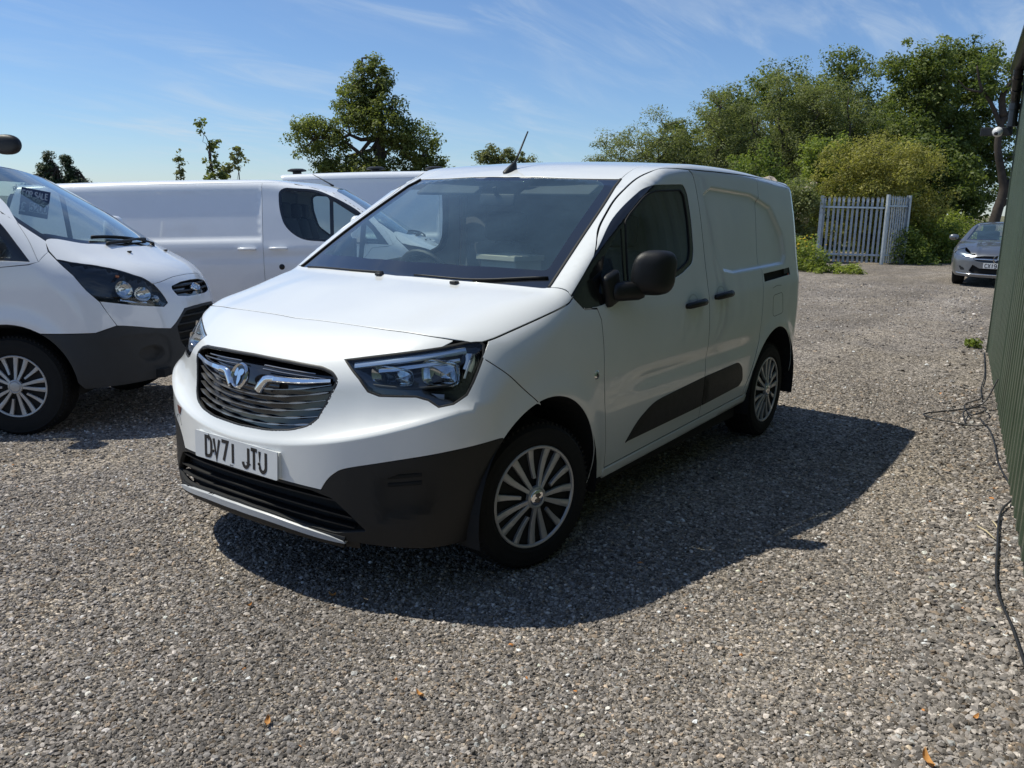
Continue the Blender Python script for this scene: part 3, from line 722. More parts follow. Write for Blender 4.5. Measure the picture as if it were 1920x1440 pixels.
# ---------------------------------------------------------------- the small white panel van in front
def mir2(half):
    """close a half outline given from the centre line (y = 0) round to the centre line again, in (x|angle, ...) with the first coordinate mirrored"""
    return half
def build_combo():
    f = combo_f
    FR = Cyl(-0.25); k = FR.k
    PIL = Plane((0.10, -0.76, -0.64), (1, 0, 0), (0, 0.5, 0.6), 3.0)
    T = empty('panel_van', (0,0,0), (0,0,0), 'white compact panel van facing the camera, nearest and largest vehicle', 'van')
    def arch(cx, r, a0, a1, n=14, cz=0.325): return [(cx + r*math.cos(R(a0+(a1-a0)*i/n)), cz + r*math.sin(R(a0+(a1-a0)*i/n))) for i in range(n+1)]
    S3 = lambda pts: on(f, SIDE, pts)
    F3 = lambda pts: on(f, FR, pts)
    c2 = lambda P: [tuple(p) for p in FR.to2(np.array(P, float))]
    Zd = lambda x: 0.288 - 0.034*x          # lower edge of the doors
    # ---- shared lines (3-D, near flank)
    hood_side = crom([(0.316,0.834,1.012),(0.161,0.849,1.043),(-0.030,0.870,1.085),(-0.174,0.880,1.118),(-0.222,0.875,1.142)], 6)
    hood_front = crom([(0.524,0.0,1.047),(0.517,0.153,1.049),(0.500,0.380,1.047),(0.462,0.567,1.040),(0.422,0.700,1.030),(0.392,0.762,1.021)], 6)
    cowl = crom([(-0.222,0.875,1.142),(-0.205,0.828,1.172),(-0.188,0.785,1.178)], 4)
    screen_base = crom([(-0.188,0.785,1.178),(-0.168,0.72,1.18),(-0.112,0.36,1.188),(-0.090,0.0,1.190)], 6)
    screen_side = crom([(-0.188,0.785,1.178),(-0.25,0.778,1.21),(-0.46,0.752,1.351),(-0.735,0.712,1.515),(-0.990,0.664,1.664)], 6)
    screen_top = crom([(-0.990,0.664,1.664),(-0.948,0.50,1.665),(-0.922,0.34,1.664),(-0.902,0.0,1.664)], 6)
    seam = crom([(-0.990,0.664,1.664),(-1.09,0.655,1.70),(-1.25,0.66,1.74),(-1.55,0.672,1.755),(-2.2,0.68,1.755),(-3.1,0.66,1.73),(-3.33,0.62,1.70)], 6)
    frame_top = crom([(-0.438,0.853,1.309),(-0.542,0.796,1.398),(-0.695,0.753,1.491),(-0.860,0.728,1.587),(-1.021,0.724,1.662),(-1.139,0.749,1.705),(-1.242,0.787,1.720),(-1.463,0.803,1.724)], 6)
    rail_low = crom([(-1.463,0.803,1.724),(-2.0,0.806,1.726),(-2.6,0.800,1.718),(-3.0,0.795,1.695),(-3.24,0.775,1.655)], 6)
    bump_gap = crom([(0.345,0.852,0.962),(0.266,0.905,0.897),(0.110,0.923,0.779),(0.066,0.926,0.744)], 6)
    lamp = [(0.653,0.434,0.943),(0.597,0.531,0.961),(0.536,0.637,0.980),(0.447,0.741,1.000),(0.365,0.797,1.016),(0.325,0.820,1.018),(0.316,0.835,1.005),(0.335,0.850,0.968),(0.369,0.856,0.926),(0.407,0.857,0.876),(0.438,0.850,0.835),(0.485,0.825,0.806),(0.526,0.789,0.796),(0.545,0.757,0.818),(0.570,0.720,0.829),(0.640,0.599,0.825),(0.660,0.560,0.838),(0.664,0.519,0.881),(0.660,0.469,0.918)]
    # put every shared line exactly on the skin, from one projection, so that neighbouring panels meet
    tS = lambda L_: [tuple(p) for p in on(f, SIDE, [(q[0], q[2]) for q in L_])]
    tT = lambda L_: [tuple(p) for p in on(f, TOP, [(q[0], q[1]) for q in L_])]
    tF = lambda L_: [tuple(p) for p in on(f, FR, FR.to2(np.array(L_, float)))]
    hood_side, frame_top, rail_low, bump_gap = map(tS, (hood_side, frame_top, rail_low, bump_gap))
    screen_base, screen_side, screen_top, seam, cowl = map(tT, (screen_base, screen_side, screen_top, seam, cowl))
    hood_front, lamp = tF(hood_front), tF(lamp)
    q_ = np.array(resample(PIL.to2(np.array(frame_top)), 0.02, closed=False))
    for _ in range(40): q_[1:-1] = 0.5*q_[1:-1] + 0.25*(q_[:-2] + q_[2:])
    frame_top = [tuple(p) for p in on(f, PIL, q_)]
    # ---- bonnet, roof, screen
    def full(half3):          # mirror an open half line that starts and ends on the centre line
        h = [np.array(p) for p in half3]; return np.array(h + [p*np.array([1,-1,1]) for p in h[::-1] if abs(p[1]) > 1e-6])
    hood_half = list(hood_front) + [(0.355,0.800,1.017)] + list(hood_side) + cowl[1:] + screen_base[1:]
    panel('bonnet', f, TOP, full(hood_half), M_WHITE, T, gap=0.0056, both=False, lip=0.02)
    roof_half = screen_top[::-1] + seam[1:] + [(-3.36,0.5,1.70),(-3.385,0.25,1.70),(-3.39,0,1.70)]
    panel('roof', f, TOP, full(roof_half), M_WHITE, T, gap=0.003, both=False, lip=0.012, step=0.045)
    scr = full(list(screen_base[::-1]) + screen_side[1:] + screen_top[1:])
    s2 = TOP.to2(scr)
    glass = fillet([(-0.935,0.30),(-0.962,0.585),(-0.905,0.618),(-0.46,0.686),(-0.29,0.712),(-0.262,0.60),(-0.205,0.30),(-0.190,0.0),
                    (-0.205,-0.30),(-0.262,-0.60),(-0.29,-0.712),(-0.46,-0.686),(-0.905,-0.618),(-0.962,-0.585),(-0.935,-0.30),(-0.955,-0.29),(-0.975,-0.0),(-0.955,0.29)][:15], 0.03)
    glass = fillet([(-0.975,0.19),(-0.955,0.23),(-0.995,0.590),(-0.90,0.625),(-0.46,0.690),(-0.275,0.718),(-0.250,0.60),(-0.205,0.30),(-0.190,0.0),
                    (-0.205,-0.30),(-0.250,-0.60),(-0.275,-0.718),(-0.46,-0.690),(-0.90,-0.625),(-0.995,-0.590),(-0.955,-0.23),(-0.975,-0.19)], 0.02)
    glass = [(min(x, -0.19), y) for x, y in glass]
    glass = fillet([(-0.915,0.20),(-0.945,0.575),(-0.90,0.625),(-0.46,0.690),(-0.275,0.718),(-0.250,0.60),(-0.205,0.30),(-0.190,0.0),
                    (-0.205,-0.30),(-0.250,-0.60),(-0.275,-0.718),(-0.46,-0.690),(-0.90,-0.625),(-0.945,-0.575),(-0.915,-0.20),(-0.875,-0.17),(-0.870,0),(-0.875,0.17)], 0.025)
    br = panel('screen_border', f, TOP, s2, M_FRIT, T, holes=[glass], off=-0.004, gap=0.003, both=False, lip=0.006)
    panel('windscreen', f, TOP, glass, M_SCREEN, T, off=-0.004, both=False, lip=0)
    # ---- A pillar and cantrail in one pressing
    pil = list(screen_side) + seam[1:] + [(-3.30,0.72,1.68)] + rail_low[::-1] + frame_top[::-1][1:] + [(-0.33,0.868,1.232),(-0.216,0.881,1.152)] + cowl[1:-1]
    panel('roof_side', f, PIL, np.array(pil), M_WHITE, T, gap=0.0030, lip=0.012, step=0.025)
    # ---- front wing
    wing = [(0.345,0.962)] + [(p[0], p[2]) for p in hood_side[1:]] + [(-0.217,1.150),(-0.258,1.120),(-0.300,1.090),(-0.405,1.084),(-0.432,1.033),(-0.450,0.92),(-0.464,0.789),(-0.490,0.66),(-0.524,0.526),(-0.556,0.40),(-0.574,Zd(-.574))] \
        + [(-0.565,0.268),(-0.44,0.262)] + arch(0, 0.432, 188, 80, 26) + [(0.066,0.744)] + [(p[0], p[2]) for p in bump_gap[::-1][1:]]
    panel('front_wing', f, SIDE, wing, M_WHITE, T, gap=0.0038, step=0.025)
    # ---- front door with its black window zone
    gap_r = crom([(-1.463,1.724),(-1.515,1.685),(-1.555,1.553),(-1.597,1.305),(-1.616,1.079),(-1.630,0.796),(-1.637,0.549),(-1.648,Zd(-1.648))], 5)
    door = [(-0.574,Zd(-.574)),(-0.556,0.40),(-0.524,0.526),(-0.490,0.66),(-0.464,0.789),(-0.450,0.92),(-0.432,1.033),(-0.405,1.084),(-0.300,1.090),(-0.258,1.120),(-0.217,1.150),(-0.33,1.232)] + [(p[0], p[2]) for p in frame_top] + gap_r[1:]
    blk = fillet([(-0.222,1.150),(-0.300,1.092),(-0.420,1.092),(-1.270,1.176),(-1.440,1.236),(-1.463,1.300),(-1.452,1.45),(-1.420,1.60),(-1.380,1.645),(-1.03,1.632),(-0.925,1.603),(-0.78,1.530),(-0.62,1.440),(-0.438,1.312)], [.01,.03,.02,.2,.09,.05,.2,.06,.06,.1,.1,.2,.2,.02])
    blk = [(min(x, -0.226), z) for x, z in blk]
    panel('front_door', f, SIDE, door, M_WHITE, T, holes=[blk], gap=0.0056, step=0.028)
    gl = fillet([(-0.715,1.160),(-1.26,1.205),(-1.395,1.250),(-1.420,1.31),(-1.408,1.46),(-1.378,1.585),(-1.345,1.614),(-1.04,1.602),(-0.94,1.577),(-0.775,1.490),(-0.725,1.455)], [.01,.15,.06,.05,.2,.05,.04,.1,.1,.1,.01])
    ql = fillet([(-0.685,1.156),(-0.46,1.140),(-0.44,1.155),(-0.52,1.31),(-0.66,1.415),(-0.688,1.430)], 0.012)
    for o in panel('window_frame', f, SIDE, blk, M_GLOSSBLK, T, holes=[gl, ql], off=-0.004, gap=0.002, lip=0.008, step=0.025): pass
    panel('door_glass', f, SIDE, gl, M_SIDEGLASS, T, off=-0.008, lip=0)
    panel('quarter_glass', f, SIDE, ql, M_SIDEGLASS, T, off=-0.008, lip=0)
    sealo = [ribbon_on(f, SIDE, gl, 0.010, 0.004, M_SEAL, 'window_seal', T, off=-0.004, n=1, closed=True)]; mirrored(sealo[0])
    # ---- sliding door and rear quarter
    sd = gap_r[::-1] + [(p[0], p[2]) for p in rail_low if p[0] > -2.47] + [(-2.478,1.720),(-2.478,1.169),(-2.470,0.90),(-2.452,0.70),(-2.375,0.53),(-2.315,0.42),(-2.305,Zd(-2.3))]
    rc = resample(COMBO_RECESS, 0.02); rc = rc if area2(rc) > 0 else rc[::-1]; rfe = [np.vstack([q, q[:1]]) for q in (inset(rc, -0.008), inset(rc, 0.026), inset(rc, 0.009))]
    panel('sliding_door', f, SIDE, sd, M_WHITE, T, gap=0.0056, step=0.022, feats=rfe)
    slot = [(-2.500,1.126),(-3.035,1.140),(-3.050,1.090),(-2.505,1.072)]
    rq = [(-2.305,Zd(-2.3)),(-2.315,0.42),(-2.375,0.53),(-2.452,0.70),(-2.470,0.90),(-2.478,1.169),(-2.478,1.720)] + [(p[0], p[2]) for p in rail_low if p[0] < -2.48] + crom([(-3.24,1.655),(-3.31,1.45),(-3.35,1.2),(-3.365,0.9),(-3.36,0.45)], 5) + [(-3.20,0.40)] + arch(-2.785, 0.430, 10, 180, 30)[:-1] + [(-2.354,0.30)][:0] + []
    rq = [(-2.305,Zd(-2.3)),(-2.315,0.42),(-2.375,0.53),(-2.452,0.70),(-2.470,0.90),(-2.478,1.169),(-2.478,1.720)] + [(p[0], p[2]) for p in rail_low if p[0] < -2.48] + crom([(-3.24,1.655),(-3.31,1.45),(-3.35,1.2),(-3.365,0.9),(-3.36,0.42)], 5) + arch(-2.785, 0.430, 172, 4, 30) + [(-2.335,0.33)]
    # arch is walked from the rear sill over the wheel to the front sill
    panel('rear_quarter', f, SIDE, rq, M_WHITE, T, holes=[slot], gap=0.0056, step=0.022, feats=rfe)
    panel('sliding_door_rail', f, SIDE, slot, M_UNDER, T, off=-0.022, gap=-0.004, lip=0.0)
    panel('rail_cover', f, SIDE, [(-2.93,1.137),(-3.033,1.139),(-3.048,1.106),(-2.935,1.103)], M_PLASTIC, T, off=-0.006, lip=0.014)
    # ---- sill
    sill = [(-0.565,0.262),(-0.565,Zd(-.565)-.004)] + [(x, Zd(x)-.004) for x in np.linspace(-0.6,-2.3,12)] + [(-2.345,0.365),(-2.345,0.318)]
    panel('sill', f, SIDE, sill, M_WHITE, T, off=0.006, step=0.02)
    # ---- rubbing strips
    st1 = fillet([(-0.745,0.396),(-0.842,0.487),(-1.002,0.556),(-1.15,0.568),(-1.624,0.592),(-1.640,0.421),(-0.762,0.402)], [.02,.12,.12,.1,.004,.004,.02])
    st2 = fillet([(-1.634,0.5925),(-2.141,0.606),(-2.212,0.560),(-2.248,0.480),(-2.206,0.446),(-1.652,0.4215)], [.004,.05,.03,.05,.03,.004])
    bulge = lambda poly: (lambda P: 0.014*sstep(0.0, -0.035, poly_sd(P[:,0], P[:,2], poly)) + 0.002)
    panel('rubbing_strip', f, SIDE, st1, M_PLASTIC, T, off=0.002, step=0.018, lip=0.006, offset_fn=bulge(st1))
    panel('rubbing_strip', f, SIDE, st2, M_PLASTIC, T, off=0.002, step=0.018, lip=0.006, offset_fn=bulge(st2))
    # ---- front bumper skin (white), notch for the lamps, hole for the grille
    blackline = crom([(0.780,0.432,0.466),(0.773,0.455,0.503),(0.763,0.483,0.533),(0.747,0.524,0.558),(0.698,0.626,0.585),(0.612,0.756,0.615),(0.492,0.858,0.638),(0.332,0.909,0.650),(0.285,0.915,0.648)], 5)
    lowline = crom([(0.838,0.0,0.484),(0.819,0.261,0.477),(0.780,0.432,0.466)], 6)
    front_arch = S3(arch(0, 0.432, 48.5, 78, 8))
    half = list(hood_front) + [(0.365,0.795,1.0165)] + [tuple(p) for p in lamp[4::-1]] + [tuple(p) for p in lamp[:0:-1]][:] 
    # walk: bonnet edge out, lamp top in to its inner tip, under the lamp and up its outer edge, along the wing joint, arch, black edge, lower line
    lam_cw = [lamp[i] for i in (3,2,1,0,18,17,16,15,14,13,12,11,10,9,8,7)]
    half = list(hood_front)[:-1] + [(0.405,0.755,1.018)] + lam_cw + list(bump_gap[1:]) + [tuple(p) for p in front_arch[::-1]] + blackline[::-1] + lowline[::-1][1:]
    h2 = FR.to2(np.array(half, float)); fasc = [tuple(p) for p in h2] + [(-p[0], p[1]) for p in h2[::-1] if abs(p[0]) > 1e-5]
    gr = [(0.736,0.0,0.924),(0.728,0.206,0.921),(0.708,0.365,0.912),(0.700,0.415,0.898),(0.704,0.445,0.870),(0.718,0.430,0.828),(0.732,0.407,0.773),(0.750,0.385,0.722),(0.772,0.350,0.692),(0.800,0.280,0.670),(0.820,0.170,0.656),(0.828,0.0,0.650)]
    g2 = FR.to2(np.array(gr)); grl = fillet([tuple(p) for p in g2] + [(-p[0], p[1]) for p in g2[::-1] if abs(p[0]) > 1e-5], 0.012, 3)
    yz = lambda y, z: (math.atan2(y, 0.78-0.27*y*y+0.25)*k, z)
    zcr = lambda y: 0.610 + 0.225*y*y
    crl = [yz(y, zcr(y)) for y in np.linspace(-0.93, 0.93, 120)]
    for _ in range(3):      # settle the angle: the crease height depends on where the skin really is
        yy = on(f, FR, crl)[:,1]; crl = [(c_[0], zcr(v)) for c_, v in zip(crl, yy)]
    fe = [crl, [(a, z + 0.012) for a, z in crl], [(a, z - 0.012) for a, z in crl], [(a, z + 0.03) for a, z in crl]]
    panel('front_bumper', f, FR, fasc, M_WHITE, T, holes=[grl], gap=0.0030, both=False, step=0.022, lip=0.02, feats=fe)
    # ---- grille: dark back plate, surround, slats, wings, badge
    G = panel('grille', f, FR, grl, M_GLOSSBLK, T, off=-0.045, gap=-0.002, both=False, lip=0)
    ribbon_on(f, FR, grl, 0.016, 0.006, M_PLASTIC, 'grille_surround', G, off=-0.006, n=1, closed=True)
    ymax = lambda z: float(np.interp(z, [0.66,0.69,0.72,0.77,0.83,0.87,0.90], [0.26,0.335,0.378,0.402,0.425,0.438,0.405]))
    for z0, bow, y1 in ((0.902, 0.014, 0.345), (0.888, 0.018, 0.395)):
        for s in (-1, 1): ribbon_on(f, FR, [yz(s*y, z0 - bow*((y/0.4)**2)*0 - 0.012*(y/0.4)**2) for y in np.linspace(0.075, y1, 7)], 0.0055, 0.010, M_SATIN, 'grille_slat', G, off=-0.028)
    for r in range(6):
        zb = 0.806 - 0.0262*r; rise = 0.048 - 0.004*r; ye = ymax(zb + rise) - 0.010
        pts = [yz(y*ye, zb + rise*abs(y)**2.0) for y in np.linspace(-1, 1, 25)]
        ph = 0.5*(r % 2)
        wave = lambda t, ph=ph: 0.40 + 0.85*max(0, math.sin(2*math.pi*(t*5 + ph)))**0.6
        ribbon_on(f, FR, pts, 0.0095, 0.018, M_SATIN, 'grille_slat', G, off=-0.032, wfn=wave, n=5)
    for s in (-1, 1):
        w1 = [yz(s*y, z) for y, z in ((0.085,0.800),(0.105,0.832),(0.130,0.851),(0.20,0.855),(0.30,0.858),(0.425,0.868))]
        ribbon_on(f, FR, w1, 0.033, 0.024, M_CHROME, 'grille_wing', G, off=-0.022, wfn=lambda t: 1.15 - 0.55*t)
        ribbon_on(f, FR, [yz(s*y, z) for y, z in ((0.105,0.818),(0.135,0.826),(0.19,0.828))], 0.020, 0.012, M_GLOSSBLK, 'grille_wing_underside', G, off=-0.03)
    # badge
    bp = on(f, FR, [(0, 0.842)])[0]; bn = grad(f, bp[None])[0]; bx = bp + bn*0.004
    B = MB(); B.lathe([(0.0,0.0),(0.052,0.0),(0.056,0.008),(0.056,0.016),(0.050,0.022),(0.045,0.018),(0.043,0.012),(0.0,0.011)], 48, 'x')
    bo = B.obj('badge', M_CHROME, T, True, sharp=50); bo.location = bx; bo.rotation_euler = (0, -math.asin(bn[2]), 0); bo.scale = (1.0, 0.86, 0.92)
    E_ = MB()
    gb = crom([(.000,-.041),(.009,-.030),(.014,-.012),(.012,.000),(.020,.004),(.029,.014),(.030,.024),(.020,.030),(.006,.029),(-.006,.022),(-.011,.010),(-.009,-.010),(-.007,-.028)], 3, True)
    E_.prism(gb, (0.0115,0,0), (0,1,0), (0,0,1), (.005,0,0))
    fb = crom([(-.036,.000),(-.020,-.004),(-.014,.010),(-.016,.026),(-.026,.031),(-.034,.018)], 3, True)
    E_.prism(fb, (0.0115,0,0), (0,1,0), (0,0,1), (.003,0,0))
    E_.obj('badge_emblem', M_LAMPSILVER, bo)
    D_ = MB(); D_.lathe([(0.0,0.0114),(0.0425,0.0124)], 40, 'x'); D_.obj('badge_disc', M_GLOSSBLK, bo, True)
    # ---- lower bumper, black, with the opening
    low_open = [(0.0,0.474),(0.20,0.471),(0.37,0.461),(0.455,0.440),(0.520,0.385),(0.585,0.322),(0.46,0.302),(0.20,0.335),(0.0,0.345)]
    lo2 = [yz(*p) for p in low_open]; lo2 = fillet(lo2 + [(-p[0], p[1]) for p in lo2[::-1] if abs(p[0]) > 1e-5], 0.01, 3)
    arch_dn = S3(arch(0, 0.432, 48.5, 2, 10)); bot = [(0.44,0.872,0.262),(0.56,0.79,0.258),(0.66,0.67,0.264),(0.73,0.53,0.274),(0.79,0.36,0.284),(0.835,0.0,0.292)]
    h = list(lowline)[:-1] + list(blackline)[:-1] + [tuple(p) for p in arch_dn] + bot
    h2 = FR.to2(np.array(h, float)); lowp = [tuple(p) for p in h2] + [(-p[0], p[1]) for p in h2[::-1] if abs(p[0]) > 1e-5]
    fogr = fillet([yz(.60,.535), yz(.74,.592), yz(.815,.575), yz(.852,.50), yz(.845,.40), yz(.62,.352)], 0.03)
    fr_fn = lambda P: -0.045*sstep(0.0, -0.035, poly_sd(FR.to2(P)[:,0]*np.sign(P[:,1]+1e-9), P[:,2], fogr))
    panel('lower_bumper', f, FR, lowp, M_PLASTIC, T, holes=[lo2], gap=0.0012, both=False, step=0.018, lip=0.02, offset_fn=fr_fn)
    lg = panel('lower_grille', f, FR, lo2, M_UNDER, T, off=-0.05, gap=-0.024, both=False, lip=0)
    for z0, z1, ye in ((0.449,0.424,0.50), (0.405,0.366,0.525), (0.366,0.326,0.535)):
        ribbon_on(f, FR, [yz(y*ye, z0 + (z1-z0)*abs(y)**2.2) for y in np.linspace(-1, 1, 17)], 0.010, 0.030, M_PLASTIC, 'lower_grille_bar', lg, off=-0.040, n=3)
    for s in (-1, 1):
        for j in range(3):
            zz = 0.556 - 0.031*j
            ribbon_on(f, FR, [yz(s*y, zz + (y-.66)*.10) for y in (0.655,0.70,0.75,0.785)], 0.016, 0.006, M_UNDER, 'bumper_vent', T, off=-0.046)
    lip_top = [(0.0,0.333),(0.20,0.326),(0.42,0.296),(0.495,0.277)]; lip_bot = [(0.505,0.270),(0.42,0.277),(0.20,0.302),(0.0,0.308)]
    lp = [yz(*p) for p in crom(lip_top, 5) + crom(lip_bot, 5)]; lp = lp + [(-p[0], p[1]) for p in lp[::-1] if abs(p[0]) > 1e-5]
    panel('bumper_lip', f, FR, lp, pmat('lip_silver', (0.46,0.47,0.48), rough=0.4), T, both=False, off=0.014, lip=0.03, step=0.012)
    ribbon_on(f, FR, [yz(y*0.50, 0.300 - 0.030*abs(y)**2) for y in np.linspace(-1, 1, 21)], 0.050, 0.020, M_PLASTIC, 'lip_light_block', T, off=-0.012, n=2)  # black filler bar added to block sunlight slipping behind the lip
    ribbon_on(f, FR, [yz(y*0.55, 0.285 - 0.022*abs(y)**2) for y in np.linspace(-1, 1, 21)], 0.060, 0.012, M_PLASTIC, 'splitter', T, off=-0.030, n=2)
    # ---- lamps: black shell, chrome bar, reflectors, clear lens
    la2 = FR.to2(np.array(lamp)); la2 = [tuple(p) for p in la2]
    deep = lambda P: -0.075*sstep(0.0, -0.055, poly_sd(FR.to2(P)[:,0], P[:,2], np.array(la2)))
    for sgn in (1, -1):
        pass
    shells = panel('headlight', f, FR, la2, M_GLOSSBLK, T, off=-0.012, step=0.018, lip=0.0, offset_fn=deep)
    Y = lambda y, z: yz2(y, z)
    def lamp_pt(y, z):      # helper: front coordinates on the lamp
        p = on(f, Plane((-1,0,0),(0,1,0),(0,0,1),3.0), [(y, z)])[0]; return tuple(FR.to2(p[None])[0])
    def both_r(pts, w, hgt, mat, name, off, wfn=None, n=5):
        q = [lamp_pt(*p) for p in pts]
        o = ribbon_on(f, FR, q, w, hgt, mat, name, shells[0], off=off, wfn=wfn, n=n)
        c = mirrored(o, shells[1]); return o
    both_r([(0.470,0.933),(0.56,0.950),(0.66,0.968),(0.75,0.985),(0.80,0.994)], 0.026, 0.010, M_DRL, 'light_bar', -0.022)
    both_r([(0.56,0.925),(0.66,0.942),(0.74,0.955),(0.80,0.965)], 0.018, 0.004, M_LAMPSILVER, 'lamp_bezel', -0.032)
    both_r([(0.815,0.985),(0.828,0.955),(0.832,0.925)], 0.040, 0.006, M_LAMPSILVER, 'side_reflector', -0.03)
    both_r([(0.826,0.958),(0.832,0.91),(0.834,0.895)], 0.008, 0.010, M_DRL, 'light_blade', -0.022)
    def bowl(y, z, w, h_, name):
        c = on(f, Plane((-1,0,0),(0,1,0),(0,0,1),3.0), [(y, z)])[0]; n = grad(f, c[None])[0]; n = Vector(n); fwd = (n + Vector((0.9,0,0.05))).normalized()
        mb = MB(); ring = []
        side = fwd.cross(Vector((0,0,1))).normalized()*-1; upv = side.cross(fwd)*-1
        rows = [(1.0, -0.018), (0.92, -0.024), (0.80,-0.045), (0.55,-0.066), (0.0,-0.075)]
        vs = []; fs = []; N_ = 28
        for (q, dd) in rows:
            for j in range(N_):
                a = 2*math.pi*j/N_; ca, sa = math.cos(a), math.sin(a); e = 0.55
                px_ = math.copysign(abs(ca)**e, ca)*w/2*q; pz_ = math.copysign(abs(sa)**e, sa)*h_/2*q
                vs.append(tuple(Vector(c) + side*px_ + Vector((0,0,1))*pz_ + fwd*dd - n*0.012))
        for i in range(len(rows)-1):
            for j in range(N_): fs.append((i*N_+j, i*N_+(j+1)%N_, (i+1)*N_+(j+1)%N_, (i+1)*N_+j))
        o = mesh_obj(name, vs, fs, M_LAMPSILVER, shells[0], None, True); mirrored(o, shells[1])
        mb = MB(); mb.lathe([(0.0,0.022),(0.010,0.020),(0.012,0.0),(0.012,-0.01)], 16, 'x')
        b = mb.obj('bulb', M_LENS, shells[0], True); cc = Vector(c) - fwd*0.075
        for v in b.data.vertices: v.co = Vector(v.co) + cc
        mirrored(b, shells[1])
    bowl(0.615, 0.903, 0.180, 0.070, 'reflector'); bowl(0.762, 0.918, 0.150, 0.100, 'reflector')
    both_r([(0.46,0.88),(0.58,0.862),(0.70,0.862),(0.82,0.880)], 0.012, 0.006, M_PLASTIC, 'lamp_divider', -0.045)
    both_r([(0.74,0.835),(0.80,0.835)], 0.03, 0.006, M_SATIN, 'indicator_reflector', -0.06)
    ls = panel('lamp_lens', f, FR, la2, M_LENS, shells[0], off=-0.003, gap=0.004, step=0.02, lip=0.0)
    ls[1].parent = shells[1]
    rm = ribbon_on(f, FR, la2, 0.012, 0.004, M_SEAL, 'lamp_seal', shells[0], off=-0.005, n=1, closed=True); mirrored(rm, shells[1])
    # ---- number plate, carried on a flat pad
    pc = Vector((0.835, 0.0, 0.537)); tl = R(2.0)
    un, vn = Vector((0,1,0)), Vector((-math.sin(tl), 0, math.cos(tl)))
    P_ = MB(); P_.prism([(p[0], p[1]) for p in fillet([(-.26,-.0555),(.26,-.0555),(.26,.0555),(-.26,.0555)], 0.008, 4)], pc, un, vn, tuple(un.cross(vn)*0.006))
    pl = P_.obj('number_plate', M_PLATE, T)
    tw = text_mb('DV71 JTU', 0.079, 0.0142, (0,0,0), un, vn, 0.001, wsc=0.78, gap=0.24)[1]
    tm, _ = text_mb('DV71 JTU', 0.079, 0.0142, pc + un.cross(vn)*0.0060 - un*tw/2 - vn*0.0395 + un*0.004, un, vn, 0.0012, wsc=0.78, gap=0.24)
    tag(tm.obj('plate_lettering', M_INK, pl), kind='stuff')
    for yy, zz in ((-0.138,-0.012), (0.154,-0.010)):
        SC = MB(); c0 = pc + un*yy + vn*zz + un.cross(vn)*0.0065; SC.lathe([(0.0,0.0035),(0.006,0.003),(0.0075,0.0)], 12, 'x', tuple(c0)); SC.obj('plate_screw_cap', M_INK, pl)
    MK, _ = text_mb('ooror', 0.006, 0.0012, pc + un.cross(vn)*0.0060 + un*-0.03 - vn*0.052, un, vn, 0.0006); MK.obj('plate_maker_mark', M_INK, pl)
    # pad behind the plate
    Pd = MB(); Pd.box((0.812,0,0.537), (0.036,0.515,0.10), Matrix.Rotation(-tl,3,'Y')); Pd.obj('plate_pad', M_WHITE, T)
    # towing eye cap (missing plug, rusty hole) on the far corner
    to = on(f, FR, [yz(-0.458,0.630)])[0]; tn = grad(f, to[None])[0]
    Th = MB(); tv = Vector(tn); tu = tv.cross(Vector((0,0,1))).normalized(); tw_ = tu.cross(tv)
    Th.prism([(-.032,.014),(.030,.014),(.012,-.022),(-.010,-.020)], Vector(to)+tv*0.0005, tu, tw_, tuple(tv*0.002)); Th.obj('towing_eye_hole', pmat('rusty_hole', (0.10,0.03,0.02), 0.8), T)
    ribbon_on(f, FR, [yz(*p) for p in ((-0.53,0.575),(-0.50,0.598),(-0.46,0.594),(-0.445,0.560))], 0.0022, 0.0008, M_SEAL, 'towing_cap_joint', T, off=0.0)
    # ---- mirrors
    def mirror_part(s):
        bm = bmesh.new(); bmesh.ops.create_cube(bm, size=1.0); bmesh.ops.subdivide_edges(bm, edges=bm.edges[:], cuts=1, use_grid_fill=True)
        vs = []
        body = [  # rows: (x half front/back profile)
        ]
        bm.free()
        n, m_ = 26, 14; vs = []; fs = []
        c = Vector((-0.715, 1.012, 1.232))
        for i in range(m_+1):
            ph = -math.pi/2 + math.pi*i/m_
            for j in range(n):
                a = 2*math.pi*j/n; e = 0.64
                sg = lambda v, e=e: math.copysign(abs(v)**e, v)
                yy = sg(math.cos(ph))*sg(math.cos(a))*0.079; zz = sg(math.sin(ph))*0.102; xx = sg(math.cos(ph))*sg(math.sin(a))
                xx = xx*(0.085 if xx > 0 else 0.055)
                xx -= 0.02*(zz/0.11)*0; yy += 0.012*zz/0.11
                xx -= 0.05*(yy/0.098)
                if zz < 0: yy -= 0.012*(zz/0.112)
                vs.append((c.x+xx, c.y+yy, c.z+zz))
        for i in range(m_):
            for j in range(n): fs.append((i*n+j, i*n+(j+1)%n, (i+1)*n+(j+1)%n, (i+1)*n+j))
        o = mesh_obj('door_mirror', vs, fs, M_PLASTIC, T, None, True)
        mb = MB()
        mb.box((-0.60,0.925,1.150), (0.20,0.10,0.085), Matrix.Rotation(R(-20),3,'Z'), bev=0.03); mb.box((-0.52,0.900,1.165), (0.12,0.05,0.15), Matrix.Rotation(R(18),3,'Y'), bev=0.02)
        mb.obj('mirror_foot', M_PLASTIC, o, True, sharp=50)
        mg = MB(); mg.box((-0.757,1.010,1.234), (0.004,0.125,0.150), Matrix.Rotation(R(12),3,'Z'), bev=0.0015); mg.obj('mirror_glass', M_CHROME, o)
        return o
    mo = mirror_part(1); mirrored(mo)
